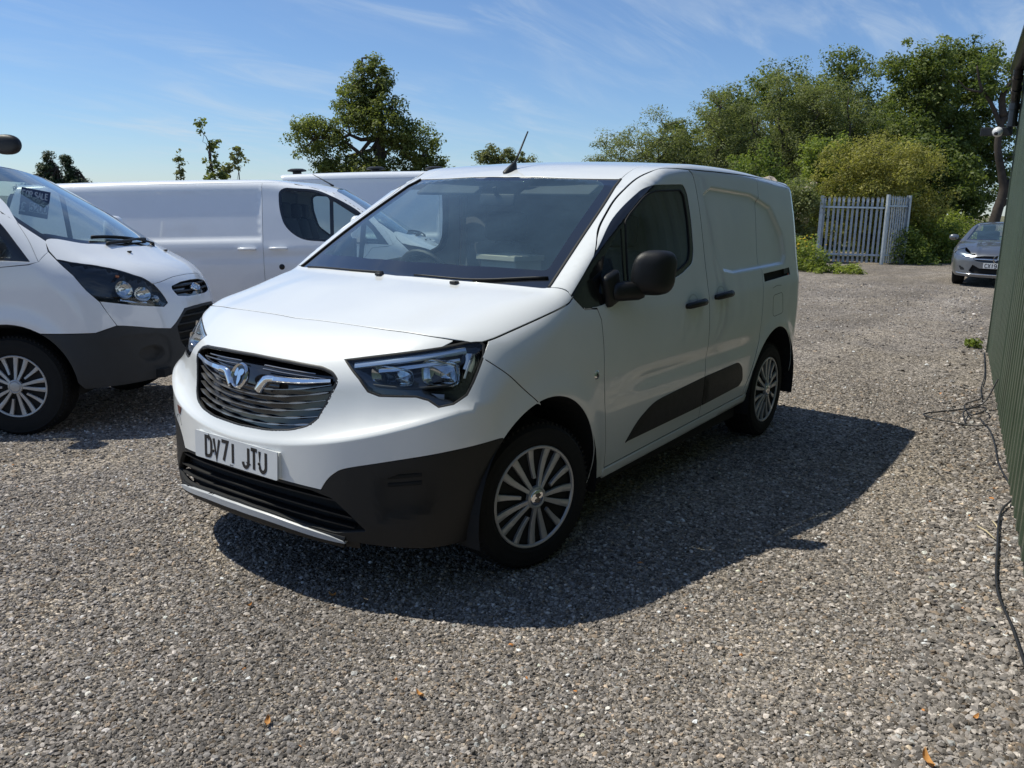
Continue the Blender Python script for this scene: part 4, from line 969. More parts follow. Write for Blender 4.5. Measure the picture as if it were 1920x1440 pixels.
    # ---- door handles in their cups
    for hx, hz, nm in ((-1.420,1.028,'door_handle'), (-1.800,1.046,'door_handle')):
        cp = on(f, SIDE, [(hx, hz+0.02)])[0]
        mb = MB(); n = 20; vs = [(cp[0], cp[1]-0.002, cp[2])]; fs = []
        for j in range(n):
            a = 2*math.pi*j/n; q = on(f, SIDE, [(hx+0.062*math.cos(a)+.02, hz+0.008+0.042*math.sin(a))])[0]; vs.append((q[0], q[1]+0.0008, q[2]))
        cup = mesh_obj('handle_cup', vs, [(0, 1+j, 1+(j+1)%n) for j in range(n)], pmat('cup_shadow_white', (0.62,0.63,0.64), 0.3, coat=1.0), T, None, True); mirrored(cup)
        h_ = MB(); y0 = cp[1]
        h_.tube([(hx+0.108,y0-0.004,hz-0.010),(hx+0.095,y0+0.020,hz-0.006),(hx+0.05,y0+0.034,hz-0.001),(hx-0.02,y0+0.036,hz+0.002),(hx-0.07,y0+0.030,hz+0.002),(hx-0.10,y0+0.004,hz+0.0)], [0.012,0.017,0.0185,0.019,0.020,0.014], 10)
        ho = h_.obj(nm, M_PLASTIC, T, True); mirrored(ho)
    # side repeater, fuel flap, flap joint lines
    rp = on(f, SIDE, [(-0.396,0.792)])[0]; rb = MB(); rb.lathe([(0.0,0.006),(0.013,0.005),(0.0145,0.004),(0.019,0.003),(0.021,0.0)], 20, 'y', tuple(rp)); ro = rb.obj('side_repeater', M_CHROME, T, True)
    rb = MB(); rb.lathe([(0.0,0.008),(0.010,0.0065),(0.012,0.0)], 16, 'y', tuple(rp)); rb.obj('repeater_lens', M_GLOSSBLK, ro, True); mirrored(ro)
    fl = fillet([(-2.665,0.975),(-2.860,0.985),(-2.885,0.845),(-2.675,0.835)], 0.035)
    ribbon_on(f, SIDE, fl, 0.003, 0.0012, M_SEAL, 'fuel_flap_joint', T, off=-0.0004, n=1, closed=True)
    ribbon_on(f, SIDE, [(-2.66,1.025),(-2.74,1.035),(-2.83,1.032)], 0.0025, 0.0010, M_SEAL, 'flap_crease', T, off=-0.0003)
    # ---- wipers and scuttle
    def wiper(pts):
        mb = MB(); P = on(f, TOP, crom(pts, 6)); Nn = grad(f, P); P = P + Nn*0.004; mb.tube([tuple(p) for p in P], 0.0045, 6)
        P2 = P[6:] - Nn[6:]*0.004; mb.tube([tuple(p) for p in P2], 0.005, 5); return mb.obj('wiper', M_PLASTIC, T, True)
    wiper([(-0.160,-0.70),(-0.112,-0.34),(-0.100,-0.10)]); wiper([(-0.100,0.10),(-0.128,0.42),(-0.235,0.750)])
    for yy in (-0.10, 0.36):
        sp = MB(); q = on(f, TOP, [(-0.075, yy)])[0]; sp.box((q[0], q[1], q[2]+0.006), (0.03,0.035,0.014), bev=0.004); sp.obj('washer_jet', M_PLASTIC, T, True)
    # A pillar seal strips beside the screen
    for s in (1,):
        w = ribbon_on(f, PIL, PIL.to2(np.array(screen_side)), 0.014, 0.006, M_SEAL, 'screen_trim', T, off=-0.002, n=1); mirrored(w)
    # ---- aerial
    ab = on(f, TOP, [(-1.00, -0.02)])[0]
    mb = MB(); n = 20; rows = [(0.060,0.030,0.0,0.0),(0.055,0.027,0.008,0.0),(0.040,0.019,0.026,-0.012),(0.022,0.011,0.048,-0.030),(0.008,0.007,0.062,-0.042)]
    vs = []; fs = []
    for (rx, ry, h_, sh) in rows:
        for j in range(n): a = 2*math.pi*j/n; vs.append((ab[0]+rx*math.cos(a)+sh, ab[1]+ry*math.sin(a), ab[2]+h_-0.012))
    for i in range(len(rows)-1):
        for j in range(n): fs.append((i*n+j, i*n+(j+1)%n, (i+1)*n+(j+1)%n, (i+1)*n+j))
    fs.append(tuple((len(rows)-1)*n+j for j in range(n)))
    ao = mesh_obj('aerial', vs, fs, M_PLASTIC, T, None, True)
    mb = MB(); mb.tube([(ab[0]-0.040,ab[1],ab[2]+0.040),(ab[0]-0.075,ab[1],ab[2]+0.095),(ab[0]-0.155,ab[1],ab[2]+0.215)], [0.0065,0.0055,0.004], 8); mb.obj('aerial_rod', M_PLASTIC, ao, True)
    # ---- rear: two doors, bumper, lamps
    RE = Plane((1,0,0), (0,1,0), (0,0,1), 6.0)
    panel('rear_door', f, RE, fillet([(0.004,0.46),(0.66,0.46),(0.70,1.0),(0.66,1.35),(0.56,1.62),(0.45,1.675),(0.004,1.68)], .03), M_WHITE, T, gap=0.002, step=0.05)
    panel('rear_bumper', f, RE, [(-0.86,0.42),(0.86,0.42),(0.84,0.32),(-0.84,0.32)], M_PLASTIC, T, both=False, off=0.004, step=0.05)
    panel('tail_lamp', f, RE, [(0.70,0.80),(0.775,0.80),(0.76,1.15),(0.70,1.15)], pmat('red_lens', (0.4,0.01,0.01), 0.15, coat=1), T, step=0.04)
    panel('rear_header', f, RE, [(-0.62,1.685),(0.62,1.685),(0.58,1.715),(-0.58,1.715)], M_WHITE, T, both=False, step=0.04)
    # ---- underside, liners, wheels
    U = MB(); U.box((-1.35,0,0.285), (4.0,1.16,0.05)); U.box((-1.45,0,0.245), (1.75,1.66,0.06)); U.box((0.47,0,0.290), (0.47,1.0,0.02)); U.box((0.71,0,0.292), (0.09,0.66,0.02)); U.box((-3.22,0,0.36), (0.36,1.5,0.10)); U.obj('underbody', M_UNDER, T)  # thin trays at the front added to stop sunlight leaking below the nose
    E0 = MB(); E0.box((0.16,0,0.62), (0.80,1.10,0.60)); E0.box((0.53,0,0.48), (0.18,1.05,0.32)); E0.obj('nose_light_block', M_UNDER, T)  # unseen black boxes added inside the nose to block stray sunlight
    for cx in (0.0, -2.785):
        for s in (1, -1):
            mb = MB(); n = 22
            vs = []; fs = []
            for j in range(n+1):
                a = R(-12 + 204*j/n)
                for yy in (0.913, 0.60): vs.append((cx+0.438*math.cos(a), s*yy, 0.325+0.438*math.sin(a)))
            for j in range(n): fs.append((2*j, 2*j+1, 2*j+3, 2*j+2))
            b0 = len(vs); vs.append((cx, s*0.60, 0.325)); fs += [(b0, 2*j+1, 2*j+3) for j in range(n)]
            mesh_obj('wheel_arch_liner', vs, fs, M_UNDER, T, None, False)
    for cx, st in ((0.0, R(-14)), (-2.785, 0.0)):
        for s in (1, -1):
            wheel(T, (cx, s*0.872, 0.322), s, st, spin=R(8) if cx == 0 else R(31))
    # ---- cabin
    I = MB(); I.box((-0.9,0,0.42), (1.5,1.6,0.06)); I.obj('cabin_floor', M_TRIM, T)
    I = MB(); I.box((-0.40,0,0.985), (0.56,1.50,0.10), Matrix.Rotation(R(4),3,'Y'), bev=0.03); I.box((-0.52,0,0.80), (0.34,1.44,0.34), bev=0.05); I.box((-0.56,-0.36,1.04), (0.20,0.34,0.09), bev=0.03)
    I.box((-0.60,0.02,0.97), (0.06,0.26,0.16), bev=0.01); I.obj('dashboard', M_TRIM, T, True, sharp=40)
    sw = MB(); pts = []
    for j in range(29): a = 2*math.pi*j/28; pts.append((0.0, 0.185*math.cos(a), 0.185*math.sin(a)))
    sw.tube(pts, 0.016, 8, caps=False); sw.box((0.01,0,-0.01), (0.03,0.13,0.11), bev=0.01)
    for a in (0, 180, 270): sw.box((0.005, 0.11*math.cos(R(a)), 0.11*math.sin(R(a))), (0.012, 0.14 if a != 270 else 0.04, 0.03 if a != 270 else 0.14))
    so = sw.obj('steering_wheel', M_PLASTIC_G, T, True, sharp=40); so.location = (-0.70,-0.35,1.095); so.rotation_euler = (0, R(24), 0)
    for yy in (-0.38, 0.38):
        s_ = MB(); s_.box((-1.10,yy,0.66), (0.50,0.50,0.16), bev=0.05); so = s_.obj('seat', M_SEAT, T, True, sharp=50)
        s_ = MB(); s_.box((-1.36,yy,0.98), (0.15,0.47,0.62), Matrix.Rotation(R(-12),3,'Y'), bev=0.05); s_.obj('backrest', M_SEAT, so, True, sharp=50)
        s_ = MB(); s_.box((-1.455,yy,1.39), (0.10,0.28,0.18), Matrix.Rotation(R(-8),3,'Y'), bev=0.035); s_.tube([(-1.43,yy-.06,1.26),(-1.445,yy-.06,1.34)], .007, 6); s_.tube([(-1.43,yy+.06,1.26),(-1.445,yy+.06,1.34)], .007, 6); s_.obj('headrest', M_SEAT, so, True, sharp=50)
    I = MB(); I.box((-1.60,0,1.02), (0.03,1.60,1.22)); I.box((-1.60,0,1.665), (0.03,1.50,0.07)); I.obj('bulkhead', M_CARGO, T)
    I = MB(); I.box((-1.10,0.0,0.62), (0.46,0.24,0.14), bev=0.03); I.obj('centre_console', M_TRIM, T, True, sharp=50)
    I = MB(); I.box((-1.05,-0.04,0.96), (0.22,0.26,0.54), Matrix.Rotation(R(-6),3,'Z'), bev=0.006); I.box((-1.04,-0.04,1.235), (0.25,0.29,0.03), Matrix.Rotation(R(-6),3,'Z'), bev=0.004)
    tag(I.obj('card_box', M_CREAM, None), 'cream card box in the nearest van, seen through its windscreen', 'box')
    dt = panel('door_trim', f, SIDE, [(-0.62,0.42),(-0.60,1.04),(-1.56,1.12),(-1.56,0.42)], M_TRIM, T, off=-0.075, lip=0, step=0.08)
    hl = panel('headlining', f, TOP, [(-1.02,-0.60),(-1.02,0.60),(-1.58,0.64),(-1.58,-0.64)], pmat('headlining', (0.16,0.165,0.17), 0.9), T, both=False, off=-0.035, lip=0, step=0.08)
    vm = MB(); vm.box((-0.86,0,1.545), (0.025,0.23,0.065), Matrix.Rotation(R(-12),3,'Y'), bev=0.01); vm.tube([(-0.85,0,1.57),(-0.83,0,1.61)], 0.012, 6); vm.obj('rear_view_mirror', M_PLASTIC, T, True, sharp=40)
    for s in (-1, 1):
        sv = MB(); sv.box((-0.93,s*0.36,1.61), (0.17,0.42,0.018), Matrix.Rotation(R(26),3,'Y'), bev=0.006); sv.obj('sun_visor', pmat('visor_grey', (0.07,0.075,0.08), 0.9), T)
    return T
VAN = build_combo()
# ---------------------------------------------------------------- the larger white panel vans parked on the far side
def ground_pose(x, y, heading, wb=2.93, track=0.85):
    """stand a vehicle on the terrain: origin on the ground under the front axle"""
    h = R(heading); fx = np.array([math.cos(h), math.sin(h)]); ly = np.array([-math.sin(h), math.cos(h)])
    p = np.array([x, y]); b = p - fx*wb; a = p - fx*wb/2
    zf, zr = float(terrain(*p)), float(terrain(*b)); zl, zq = float(terrain(*(a+ly*track))), float(terrain(*(a-ly*track)))
    X = Vector((fx[0]*wb, fx[1]*wb, zf-zr)).normalized(); Y = Vector((ly[0]*2*track, ly[1]*2*track, zl-zq)); Y = (Y - X*X.dot(Y)).normalized()
    m = Matrix((X, Y, X.cross(Y))).transposed().to_4x4(); m.translation = (x, y, zf)
    return m
def build_transit(name, label, pose, length=3.96, high=0.0, group=None, detail=True):
    f = lambda P: transit_f(P, length, high)
    FR = Cyl(-0.25); wb = 2.933 if length < 4.2 else 3.3
    T = empty(name, label=label, cat='van', group=group); T.matrix_world = pose
    W = M_WHITE2
    PIL = Plane((0.10, -0.76, -0.64), (1, 0, 0), (0, 0.5, 0.6), 3.5); TP = Plane((0,0,-1), (1,0,0), (0,1,0), 3.6)
    arch = lambda cx, r, a0, a1, n=14: [(cx + r*math.cos(R(a0+(a1-a0)*i/n)), 0.34 + r*math.sin(R(a0+(a1-a0)*i/n))) for i in range(n+1)]
    S3 = lambda pts: on(f, SIDE, pts); T3 = lambda pts: on(f, TP, pts)
    full = lambda h3: np.array([np.array(p) for p in h3] + [np.array(p)*np.array([1,-1,1]) for p in list(h3)[::-1] if abs(p[1]) > 1e-6])
    tl = [tuple(p) for p in T3(crom([(0.262,0.831),(0.274,0.774),(0.415,0.547),(0.518,0.224),(0.540,0.0)], 5))]        # base of the screen, outer corner to centre
    sside = [tuple(p) for p in T3(crom([(0.262,0.825),(0.12,0.822),(-0.024,0.806),(-0.22,0.765),(-0.405,0.705)], 5))]
    stop = [tuple(p) for p in T3(crom([(-0.405,0.705),(-0.435,0.45),(-0.455,0.2),(-0.460,0.0)], 5))]
    rl = -length + 0.22
    seam = [tuple(p) for p in T3(crom([(-0.405,0.705),(-0.55,0.715),(-0.9,0.735),(-1.6,0.745),(rl+0.4,0.735),(rl,0.70)], 6))]
    hood_f = [tuple(p) for p in on(f, FR, FR.to2(np.array(crom([(0.885,0.0,1.035),(0.875,0.25,1.028),(0.834,0.498,0.997),(0.800,0.545,1.020)], 4))))]
    lamp = [(0.356,0.895,1.186),(0.43,0.86,1.170),(0.498,0.819,1.152),(0.59,0.75,1.128),(0.669,0.675,1.100),(0.735,0.61,1.067),(0.772,0.566,1.044),(0.82,0.525,0.995),(0.859,0.496,0.944),(0.885,0.476,0.89),(0.896,0.466,0.853),(0.884,0.511,0.830),(0.83,0.62,0.845),(0.758,0.726,0.863),(0.68,0.81,0.885),(0.600,0.874,0.904),(0.532,0.900,0.979),(0.457,0.904,1.083)]
    lam2 = FR.to2(np.array(lamp))
    # bonnet / screen / roof
    hood_half = hood_f[:-1] + [lamp[i] for i in (6,5,4,3,2,1)] + [(0.356,0.893,1.19),(0.302,0.872,1.246)] + tl
    panel('bonnet', f, TP, full(hood_half), W, T, gap=0.003, both=False, lip=0.02, step=0.04)
    panel('roof', f, TP, full(stop[::-1] + seam[1:] + [(rl-0.03,0.35,1.9),(rl-0.04,0,1.9)]), W, T, gap=0.002, both=False, step=0.07)
    s2 = TP.to2(full(tl[::-1] + sside[1:] + stop[1:]))
    g2 = inset(resample(s2, 0.03)[::(1 if area2(s2) > 0 else -1)], 0.045)
    panel('screen_border', f, TP, s2, M_FRIT, T, holes=[g2], off=-0.004, gap=0.003, both=False, lip=0.006)
    panel('windscreen', f, TP, g2, M_SCREEN, T, off=-0.004, both=False, lip=0, step=0.06)
    # door outline with frame
    frame = crom([(0.262,1.175),(0.17,1.335),(0.02,1.500),(-0.16,1.640),(-0.40,1.790),(-0.60,1.870),(-0.85,1.895),(-1.235,1.905)], 5)
    ztop = 1.905
    fr3 = [tuple(p) for p in S3(frame)]
    cant = [tuple(p) for p in S3([(x, ztop + high*0.80 if x < -1.25 else ztop) for x in np.linspace(-1.235, rl+0.06, 8)])]
    pil = sside + seam[1:] + cant[::-1] + fr3[::-1] + [(0.300,0.880,1.235)]
    if high: pil = sside + seam[1:] + cant[::-1][:-1] + [tuple(p) for p in S3([(-1.235,ztop)])] + fr3[::-1] + [(0.300,0.880,1.235)]
    panel('roof_side', f, PIL, np.array(pil), W, T, gap=0.002, step=0.04)
    Zs = 0.335
    win = fillet([(0.215,1.175),(-0.44,1.215),(-0.80,1.245),(-0.99,1.40),(-1.045,1.62),(-1.045,1.80),(-0.98,1.845),(-0.62,1.822),(-0.42,1.735),(-0.16,1.590),(0.03,1.420)], [.01,.1,.15,.12,.1,.06,.05,.12,.1,.1,.1])
    door = frame + [(-1.235,0.9),(-1.235,Zs),(-0.46,Zs),(-0.455,0.50),(-0.33,0.72),(-0.14,0.95),(0.02,1.145),(0.20,1.160)]
    panel('front_door', f, SIDE, door, W, T, holes=[win], gap=0.003, step=0.035)
    gl = fillet([(-0.46,1.245),(-0.79,1.270),(-0.965,1.41),(-1.015,1.62),(-1.015,1.79),(-0.96,1.815),(-0.63,1.795),(-0.48,1.735),(-0.46,1.70)], .05)
    gq = fillet([(-0.42,1.240),(0.10,1.205),(0.03,1.34),(-0.13,1.50),(-0.42,1.69)], .02)
    panel('window_frame', f, SIDE, win, M_GLOSSBLK, T, holes=[gl, gq], off=-0.005, gap=0.002, lip=0.008, step=0.04)
    panel('door_glass', f, SIDE, gl, M_SIDEGLASS, T, off=-0.009, lip=0, step=0.06)
    panel('quarter_glass', f, SIDE, gq, M_SIDEGLASS, T, off=-0.009, lip=0, step=0.06)
    # wing
    wing = [(0.356,1.184),(0.300,1.240),(0.262,1.178),(0.20,1.157),(0.02,1.145),(-0.14,0.95),(-0.33,0.72),(-0.455,0.50),(-0.46,Zs),(-0.43,Zs)] + arch(0, 0.43, 180, 60, 18) + [(0.232,0.704),(0.40,0.698),(0.567,0.695),(0.682,0.735),(0.64,0.82),(0.600,0.900),(0.532,0.979),(0.457,1.083)]
    panel('front_wing', f, SIDE, wing, W, T, gap=0.0025, step=0.035)
    # flank behind the door
    xr = -length + 0.13
    side = [(-1.235,Zs),(-1.235,ztop)] + ([(-1.25, ztop+high*0.80)] if high else []) + [(x, ztop+high*0.80) for x in np.linspace(-1.5, rl+0.06, 5)] + [(xr+0.04,1.6),(xr,1.0),(xr,0.45)] + [(-wb-0.42,0.40)] + arch(-wb, 0.43, 172, 8, 20) + [(-wb+0.44,Zs)]
    panel('side_panel', f, SIDE, side, W, T, gap=0.003, step=0.05)
    panel('sill', f, SIDE, [(-0.47,0.285),(-0.47,Zs-.004),(-wb+0.45,Zs-.004),(-wb+0.45,0.285)], M_PLASTIC_G, T, off=-0.006, step=0.04)
    # front skin
    blk = [tuple(p) for p in on(f, FR, FR.to2(np.array(crom([(0.682,0.836,0.735),(0.75,0.77,0.722),(0.85,0.62,0.690),(0.914,0.497,0.672)], 4))))]
    lg = [(0.930,0.44,0.705),(0.950,0.303,0.798),(0.968,0.15,0.806),(0.975,0.0,0.808)]
    half = hood_f[:-2] + [(0.825,0.515,0.992)] + [lamp[i] for i in (8,9,10,11,12,13,14,15)] + [(0.64,0.86,0.82)] + blk + lg
    h2 = FR.to2(np.array(half)); fas = [tuple(p) for p in h2] + [(-p[0], p[1]) for p in h2[::-1] if abs(p[0]) > 1e-5]
    yz = lambda y, z: (math.atan2(y, 0.97-0.30*y*y+0.25)*FR.k, z)
    ug = [yz(*p) for p in ((0,0.995),(0.2,0.990),(0.36,0.968),(0.375,0.945),(0.34,0.893),(0.2,0.880),(0,0.878))]
    ug = fillet(ug + [(-p[0], p[1]) for p in ug[::-1] if abs(p[0]) > 1e-5], 0.01, 3)
    panel('front_bumper', f, FR, fas, W, T, holes=[ug], gap=0.002, both=False, step=0.035, lip=0.02)
    G = panel('upper_grille', f, FR, ug, M_GLOSSBLK, T, off=-0.03, gap=-0.004, both=False, lip=0, step=0.05)
    for z in (0.965, 0.925): ribbon_on(f, FR, [yz(y, z) for y in np.linspace(-0.33, 0.33, 9)], 0.02, 0.02, M_PLASTIC, 'grille_bar', G, off=-0.025, n=2)
    bp = on(f, FR, [(0, 0.935)])[0]; bn = grad(f, bp[None])[0]
    B = MB(); B.lathe([(0.0,0.010),(0.038,0.010),(0.042,0.016),(0.048,0.012),(0.049,0.0)], 40, 'x')
    bo = B.obj('badge', M_CHROME, T, True, sharp=50); bo.location = bp + bn*-0.004; bo.rotation_euler = (0, -math.asin(bn[2]), 0); bo.scale = (1, 1.65, 0.72)
    D = MB(); D.lathe([(0.0,0.0115),(0.0375,0.0105)], 32, 'x'); D.obj('badge_field', pmat('badge_blue', (0.02,0.04,0.12), 0.2, coat=1), bo, True)
    tm, w_ = text_mb('ord', 0.030, 0.005, (0.0120,-0.016,-0.014), (0,1,0), (0,0,1), 0.001, wsc=0.8); tm.add(*[[(0.0125,-0.030,-0.018),(0.0125,-0.024,-0.018),(0.0125,-0.018,0.020),(0.0125,-0.024,0.020)], [(0,1,2,3)]]); tm.add([(0.0125,-0.032,0.016),(0.0125,-0.008,0.018),(0.0125,-0.008,0.023),(0.0125,-0.032,0.021)], [(0,1,2,3)]); tm.obj('badge_script', M_CHROME, bo)
    # black lower half of the nose
    adn = [tuple(p) for p in S3(arch(0, 0.43, 58, 3, 10))]
    up3 = lg[::-1] + blk[::-1] + [tuple(p) for p in S3([(0.567,0.692),(0.40,0.694),(0.236,0.700)])] + adn + [(0.46,0.92,0.315),(0.70,0.80,0.325),(0.86,0.60,0.335),(0.93,0.45,0.340),(0.985,0.0,0.345)]
    h2 = FR.to2(np.array(up3)); low = [tuple(p) for p in h2] + [(-p[0], p[1]) for p in h2[::-1] if abs(p[0]) > 1e-5]
    mg = [yz(*p) for p in ((0,0.790),(0.28,0.782),(0.345,0.745),(0.43,0.675),(0.40,0.56),(0.33,0.49),(0,0.480))]; mg = fillet(mg + [(-p[0], p[1]) for p in mg[::-1] if abs(p[0]) > 1e-5], 0.015, 3)
    fog = fillet([yz(.505,.480), yz(.525,.600), yz(.60,.640), yz(.865,.655), yz(.83,.50), yz(.72,.425), yz(.56,.415)], 0.03)
    fsd = lambda P: poly_sd(FR.to2(P)[:,0]*np.sign(P[:,1]+1e-9), P[:,2], fog)
    fo = FR.to2(on(f, FR, [yz(0.66,0.517)]))[0]
    fn = lambda P: -0.012*np.exp(-(fsd(P)/0.010)**2) - 0.006*sstep(0.004, -0.004, fsd(P)) - 0.040*sstep(0.060, 0.045, np.hypot((FR.to2(P)[:,0]*np.sign(P[:,1]+1e-9)-fo[0])/1.25, P[:,2]-fo[1]))
    fq = resample(np.array(fog), 0.012); fq = fq if area2(fq) > 0 else fq[::-1]; ff = []
    for dd in (0.0, 0.010, -0.010, 0.018, -0.018):
        q_ = inset(fq, dd); q_ = np.vstack([q_, q_[:1]]); ff += [q_, q_*np.array([-1,1])]
    for rr in (0.043, 0.050, 0.060, 0.066):
        q_ = np.array([(fo[0] + 1.25*rr*math.cos(a), fo[1] + rr*math.sin(a)) for a in np.linspace(0, 2*math.pi, 40)]); ff += [q_, q_*np.array([-1,1])]
    panel('lower_bumper', f, FR, low, M_PLASTIC_G, T, holes=[mg], gap=0.002, both=False, step=0.02 if detail else 0.04, lip=0.02, offset_fn=fn, feats=ff if detail else ())
    G2 = panel('main_grille', f, FR, mg, M_UNDER, T, off=-0.05, gap=-0.006, both=False, lip=0, step=0.05)
    for z, ye in ((0.745,0.34), (0.69,0.41), (0.63,0.41), (0.57,0.39), (0.515,0.34)): ribbon_on(f, FR, [yz(y, z) for y in np.linspace(-ye, ye, 9)], 0.016, 0.03, M_PLASTIC, 'grille_bar', G2, off=-0.04, n=2)
    # lamps
    deep = lambda P: -0.07*sstep(0.0, -0.06, poly_sd(FR.to2(P)[:,0], P[:,2], lam2))
    sh = panel('headlight', f, FR, lam2, M_GLOSSBLK, T, off=-0.010, step=0.025, lip=0, offset_fn=deep)
    ls = panel('lamp_lens', f, FR, lam2, M_LENS, sh[0], off=-0.002, gap=0.004, step=0.03, lip=0); ls[1].parent = sh[1]
    if detail:
        FP = Plane((-1,0,0),(0,1,0),(0,0,1),3.5)
        def rb(pts, w, h_, mat, nm, off):
            q = [tuple(FR.to2(on(f, FR, [yz(*p)]))[0]) for p in pts]; o = ribbon_on(f, FR, q, w, h_, mat, nm, sh[0], off=off, n=4); mirrored(o, sh[1])
        for (y, z, w_, h_) in ((0.785,0.975,0.11,0.125), (0.655,0.935,0.12,0.105), (0.555,0.893,0.06,0.055)):
            c = on(f, FR, [yz(y, z)])[0]; n = Vector(grad(f, c[None])[0]); mb = MB(); N_ = 24; vs = []; fs = []
            sd = n.cross(Vector((0,0,1))).normalized(); uv = sd.cross(n)
            for (qq, dd) in ((1.0,-0.020),(0.9,-0.03),(0.7,-0.05),(0.35,-0.064),(0.0,-0.066)):
                for j in range(N_):
                    a = 2*math.pi*j/N_; vs.append(tuple(Vector(c) + sd*w_*qq*math.cos(a)*0.55 + uv*h_*qq*math.sin(a)*0.5 + n*dd))
            for i in range(4):
                for j in range(N_): fs.append((i*N_+j, i*N_+(j+1)%N_, (i+1)*N_+(j+1)%N_, (i+1)*N_+j))
            o = mesh_obj('reflector', vs, fs, M_LAMPSILVER, sh[0], None, True); mirrored(o, sh[1])
        rb([(0.60,0.865),(0.72,0.880),(0.82,0.905)], 0.030, 0.006, M_LAMPSILVER, 'lamp_bezel', -0.045)
        rb([(0.74,1.075),(0.66,1.065),(0.60,1.035)], 0.026, 0.006, M_LAMPSILVER, 'lamp_bezel', -0.04)
        rb([(0.80,1.085),(0.775,1.08)], 0.02, 0.012, M_ORANGE, 'indicator_bulb', -0.04)
    # wipers, jets
    def wiper(pts):
        P = on(f, TP, crom(pts, 5)); N = grad(f, P); P = P + N*0.018; mb = MB(); mb.tube([tuple(p) for p in P], 0.009, 6); mb.tube([tuple(p - n*0.011) for p, n in zip(P[4:], N[4:])], 0.008, 5)
        q = P[0] - N[0]*0.02; mb.lathe([(0.0,0.02),(0.018,0.015),(0.020,-0.01)], 12, 'z', tuple(q)); return mb.obj('wiper', M_PLASTIC, T, True)
    wiper([(0.515,0.30),(0.46,-0.05),(0.385,-0.45)]); wiper([(0.475,-0.42),(0.49,-0.10),(0.46,0.28)][::-1])
    for yy in (-0.30, 0.38):
        q = on(f, TP, [(0.585, yy)])[0]; mb = MB(); mb.box((q[0], q[1], q[2]+0.006), (0.025,0.03,0.014), bev=0.004); mb.obj('washer_jet', M_PLASTIC, T, True)
    # scuttle panel, black
    sc = [(x, y) for x, y in [(p[0], p[1]) for p in tl]]
    # mirrors
    mb = MB(); n, m_ = 20, 10; vs = []; fs = []
    for i in range(m_+1):
        ph = -math.pi/2 + math.pi*i/m_
        for j in range(n):
            a = 2*math.pi*j/n; sg = lambda v, e=0.7: math.copysign(abs(v)**e, v)
            vs.append((-0.12 + sg(math.cos(ph))*sg(math.sin(a))*0.08, 1.08 + sg(math.cos(ph))*sg(math.cos(a))*0.10, 1.36 + sg(math.sin(ph))*0.15))
    for i in range(m_):
        for j in range(n): fs.append((i*n+j, i*n+(j+1)%n, (i+1)*n+(j+1)%n, (i+1)*n+j))
    mo = mesh_obj('door_mirror', vs, fs, M_WHITE2, T, None, True)
    mb = MB(); mb.box((-0.10,0.98,1.23), (0.12,0.16,0.07), bev=0.02); mb.obj('mirror_foot', M_PLASTIC, mo, True, sharp=50); mirrored(mo)
    # handles, lock, aerial
    for x0 in (-1.06, -1.42):
        q = on(f, SIDE, [(x0, 1.155)])[0]; mb = MB()
        mb.tube([(x0+0.10,q[1]-0.004,1.150),(x0+0.085,q[1]+0.022,1.152),(x0,q[1]+0.034,1.156),(x0-0.085,q[1]+0.024,1.158),(x0-0.10,q[1]-0.004,1.158)], [0.012,0.016,0.018,0.017,0.012], 8); ho = mb.obj('door_handle', W, T, True); mirrored(ho)
    q = on(f, SIDE, [(-1.03, 0.945)])[0]; mb = MB(); mb.lathe([(0.0,0.010),(0.016,0.010),(0.018,0.006),(0.030,0.006),(0.033,0.0)], 20, 'y', tuple(q)); lk = mb.obj('security_lock', M_PLASTIC, T, True, sharp=40); mirrored(lk)
    q = on(f, TP, [(-0.60, 0.0)])[0]; mb = MB(); mb.tube([(q[0]+0.03,0,q[2]-0.005),(q[0]-0.02,0,q[2]+0.03),(q[0]-0.22,0,q[2]+0.145)], [0.016,0.008,0.004], 8); mb.obj('aerial', M_PLASTIC, T, True)
    # tail
    RE = Plane((1,0,0), (0,1,0), (0,0,1), 7.0)
    panel('rear_door', f, RE, fillet([(0.004,0.45),(0.80,0.45),(0.82,1.1),(0.72,1.78+high*.8),(0.66,1.84+high*.8),(0.004,1.85+high*.8)], .03), W, T, gap=0.002, step=0.08)
    panel('tail_lamp', f, RE, [(0.83,0.85),(0.885,0.85),(0.86,1.45),(0.815,1.45)], MATS['red_lens'], T, step=0.06)
    # underside, liners, wheels
    U = MB(); U.box((-length/2+0.35,0,0.36), (length-0.1,1.05,0.10)); U.box((-wb/2,0,0.33), (wb-0.95,1.75,0.08)); U.box((-wb-0.68,0,0.38), (0.45,1.6,0.12)); U.box((0.70,0,0.37), (0.40,1.30,0.06)); U.obj('underbody', M_UNDER, T)
    for cx in (0.0, -wb):
        for s in (1, -1):
            n = 20; vs = []; fs = []
            for j in range(n+1):
                a = R(-8 + 196*j/n)
                for yy in (0.935, 0.62): vs.append((cx+0.434*math.cos(a), s*yy, 0.34+0.434*math.sin(a)))
            for j in range(n): fs.append((2*j, 2*j+1, 2*j+3, 2*j+2))
            b0 = len(vs); vs.append((cx, s*0.62, 0.34)); fs += [(b0, 2*j+1, 2*j+3) for j in range(n)]
            mesh_obj('wheel_arch_liner', vs, fs, M_UNDER, T)
            wheel(T, (cx, s*0.925, 0.343), s, 0, 0.343, 0.212, 0.215, spin=R(20 + 30*(cx < 0)), emblem=False)
    # cabin
    I = MB(); I.box((0.05,0,1.115), (0.62,1.66,0.10), Matrix.Rotation(R(5),3,'Y'), bev=0.03); I.box((-0.12,0,0.90), (0.36,1.6,0.36), bev=0.05); I.obj('dashboard', M_TRIM, T, True, sharp=40)
    I = MB(); I.box((-0.55,0,0.52), (1.3,1.75,0.06)); I.obj('cabin_floor', M_TRIM, T)
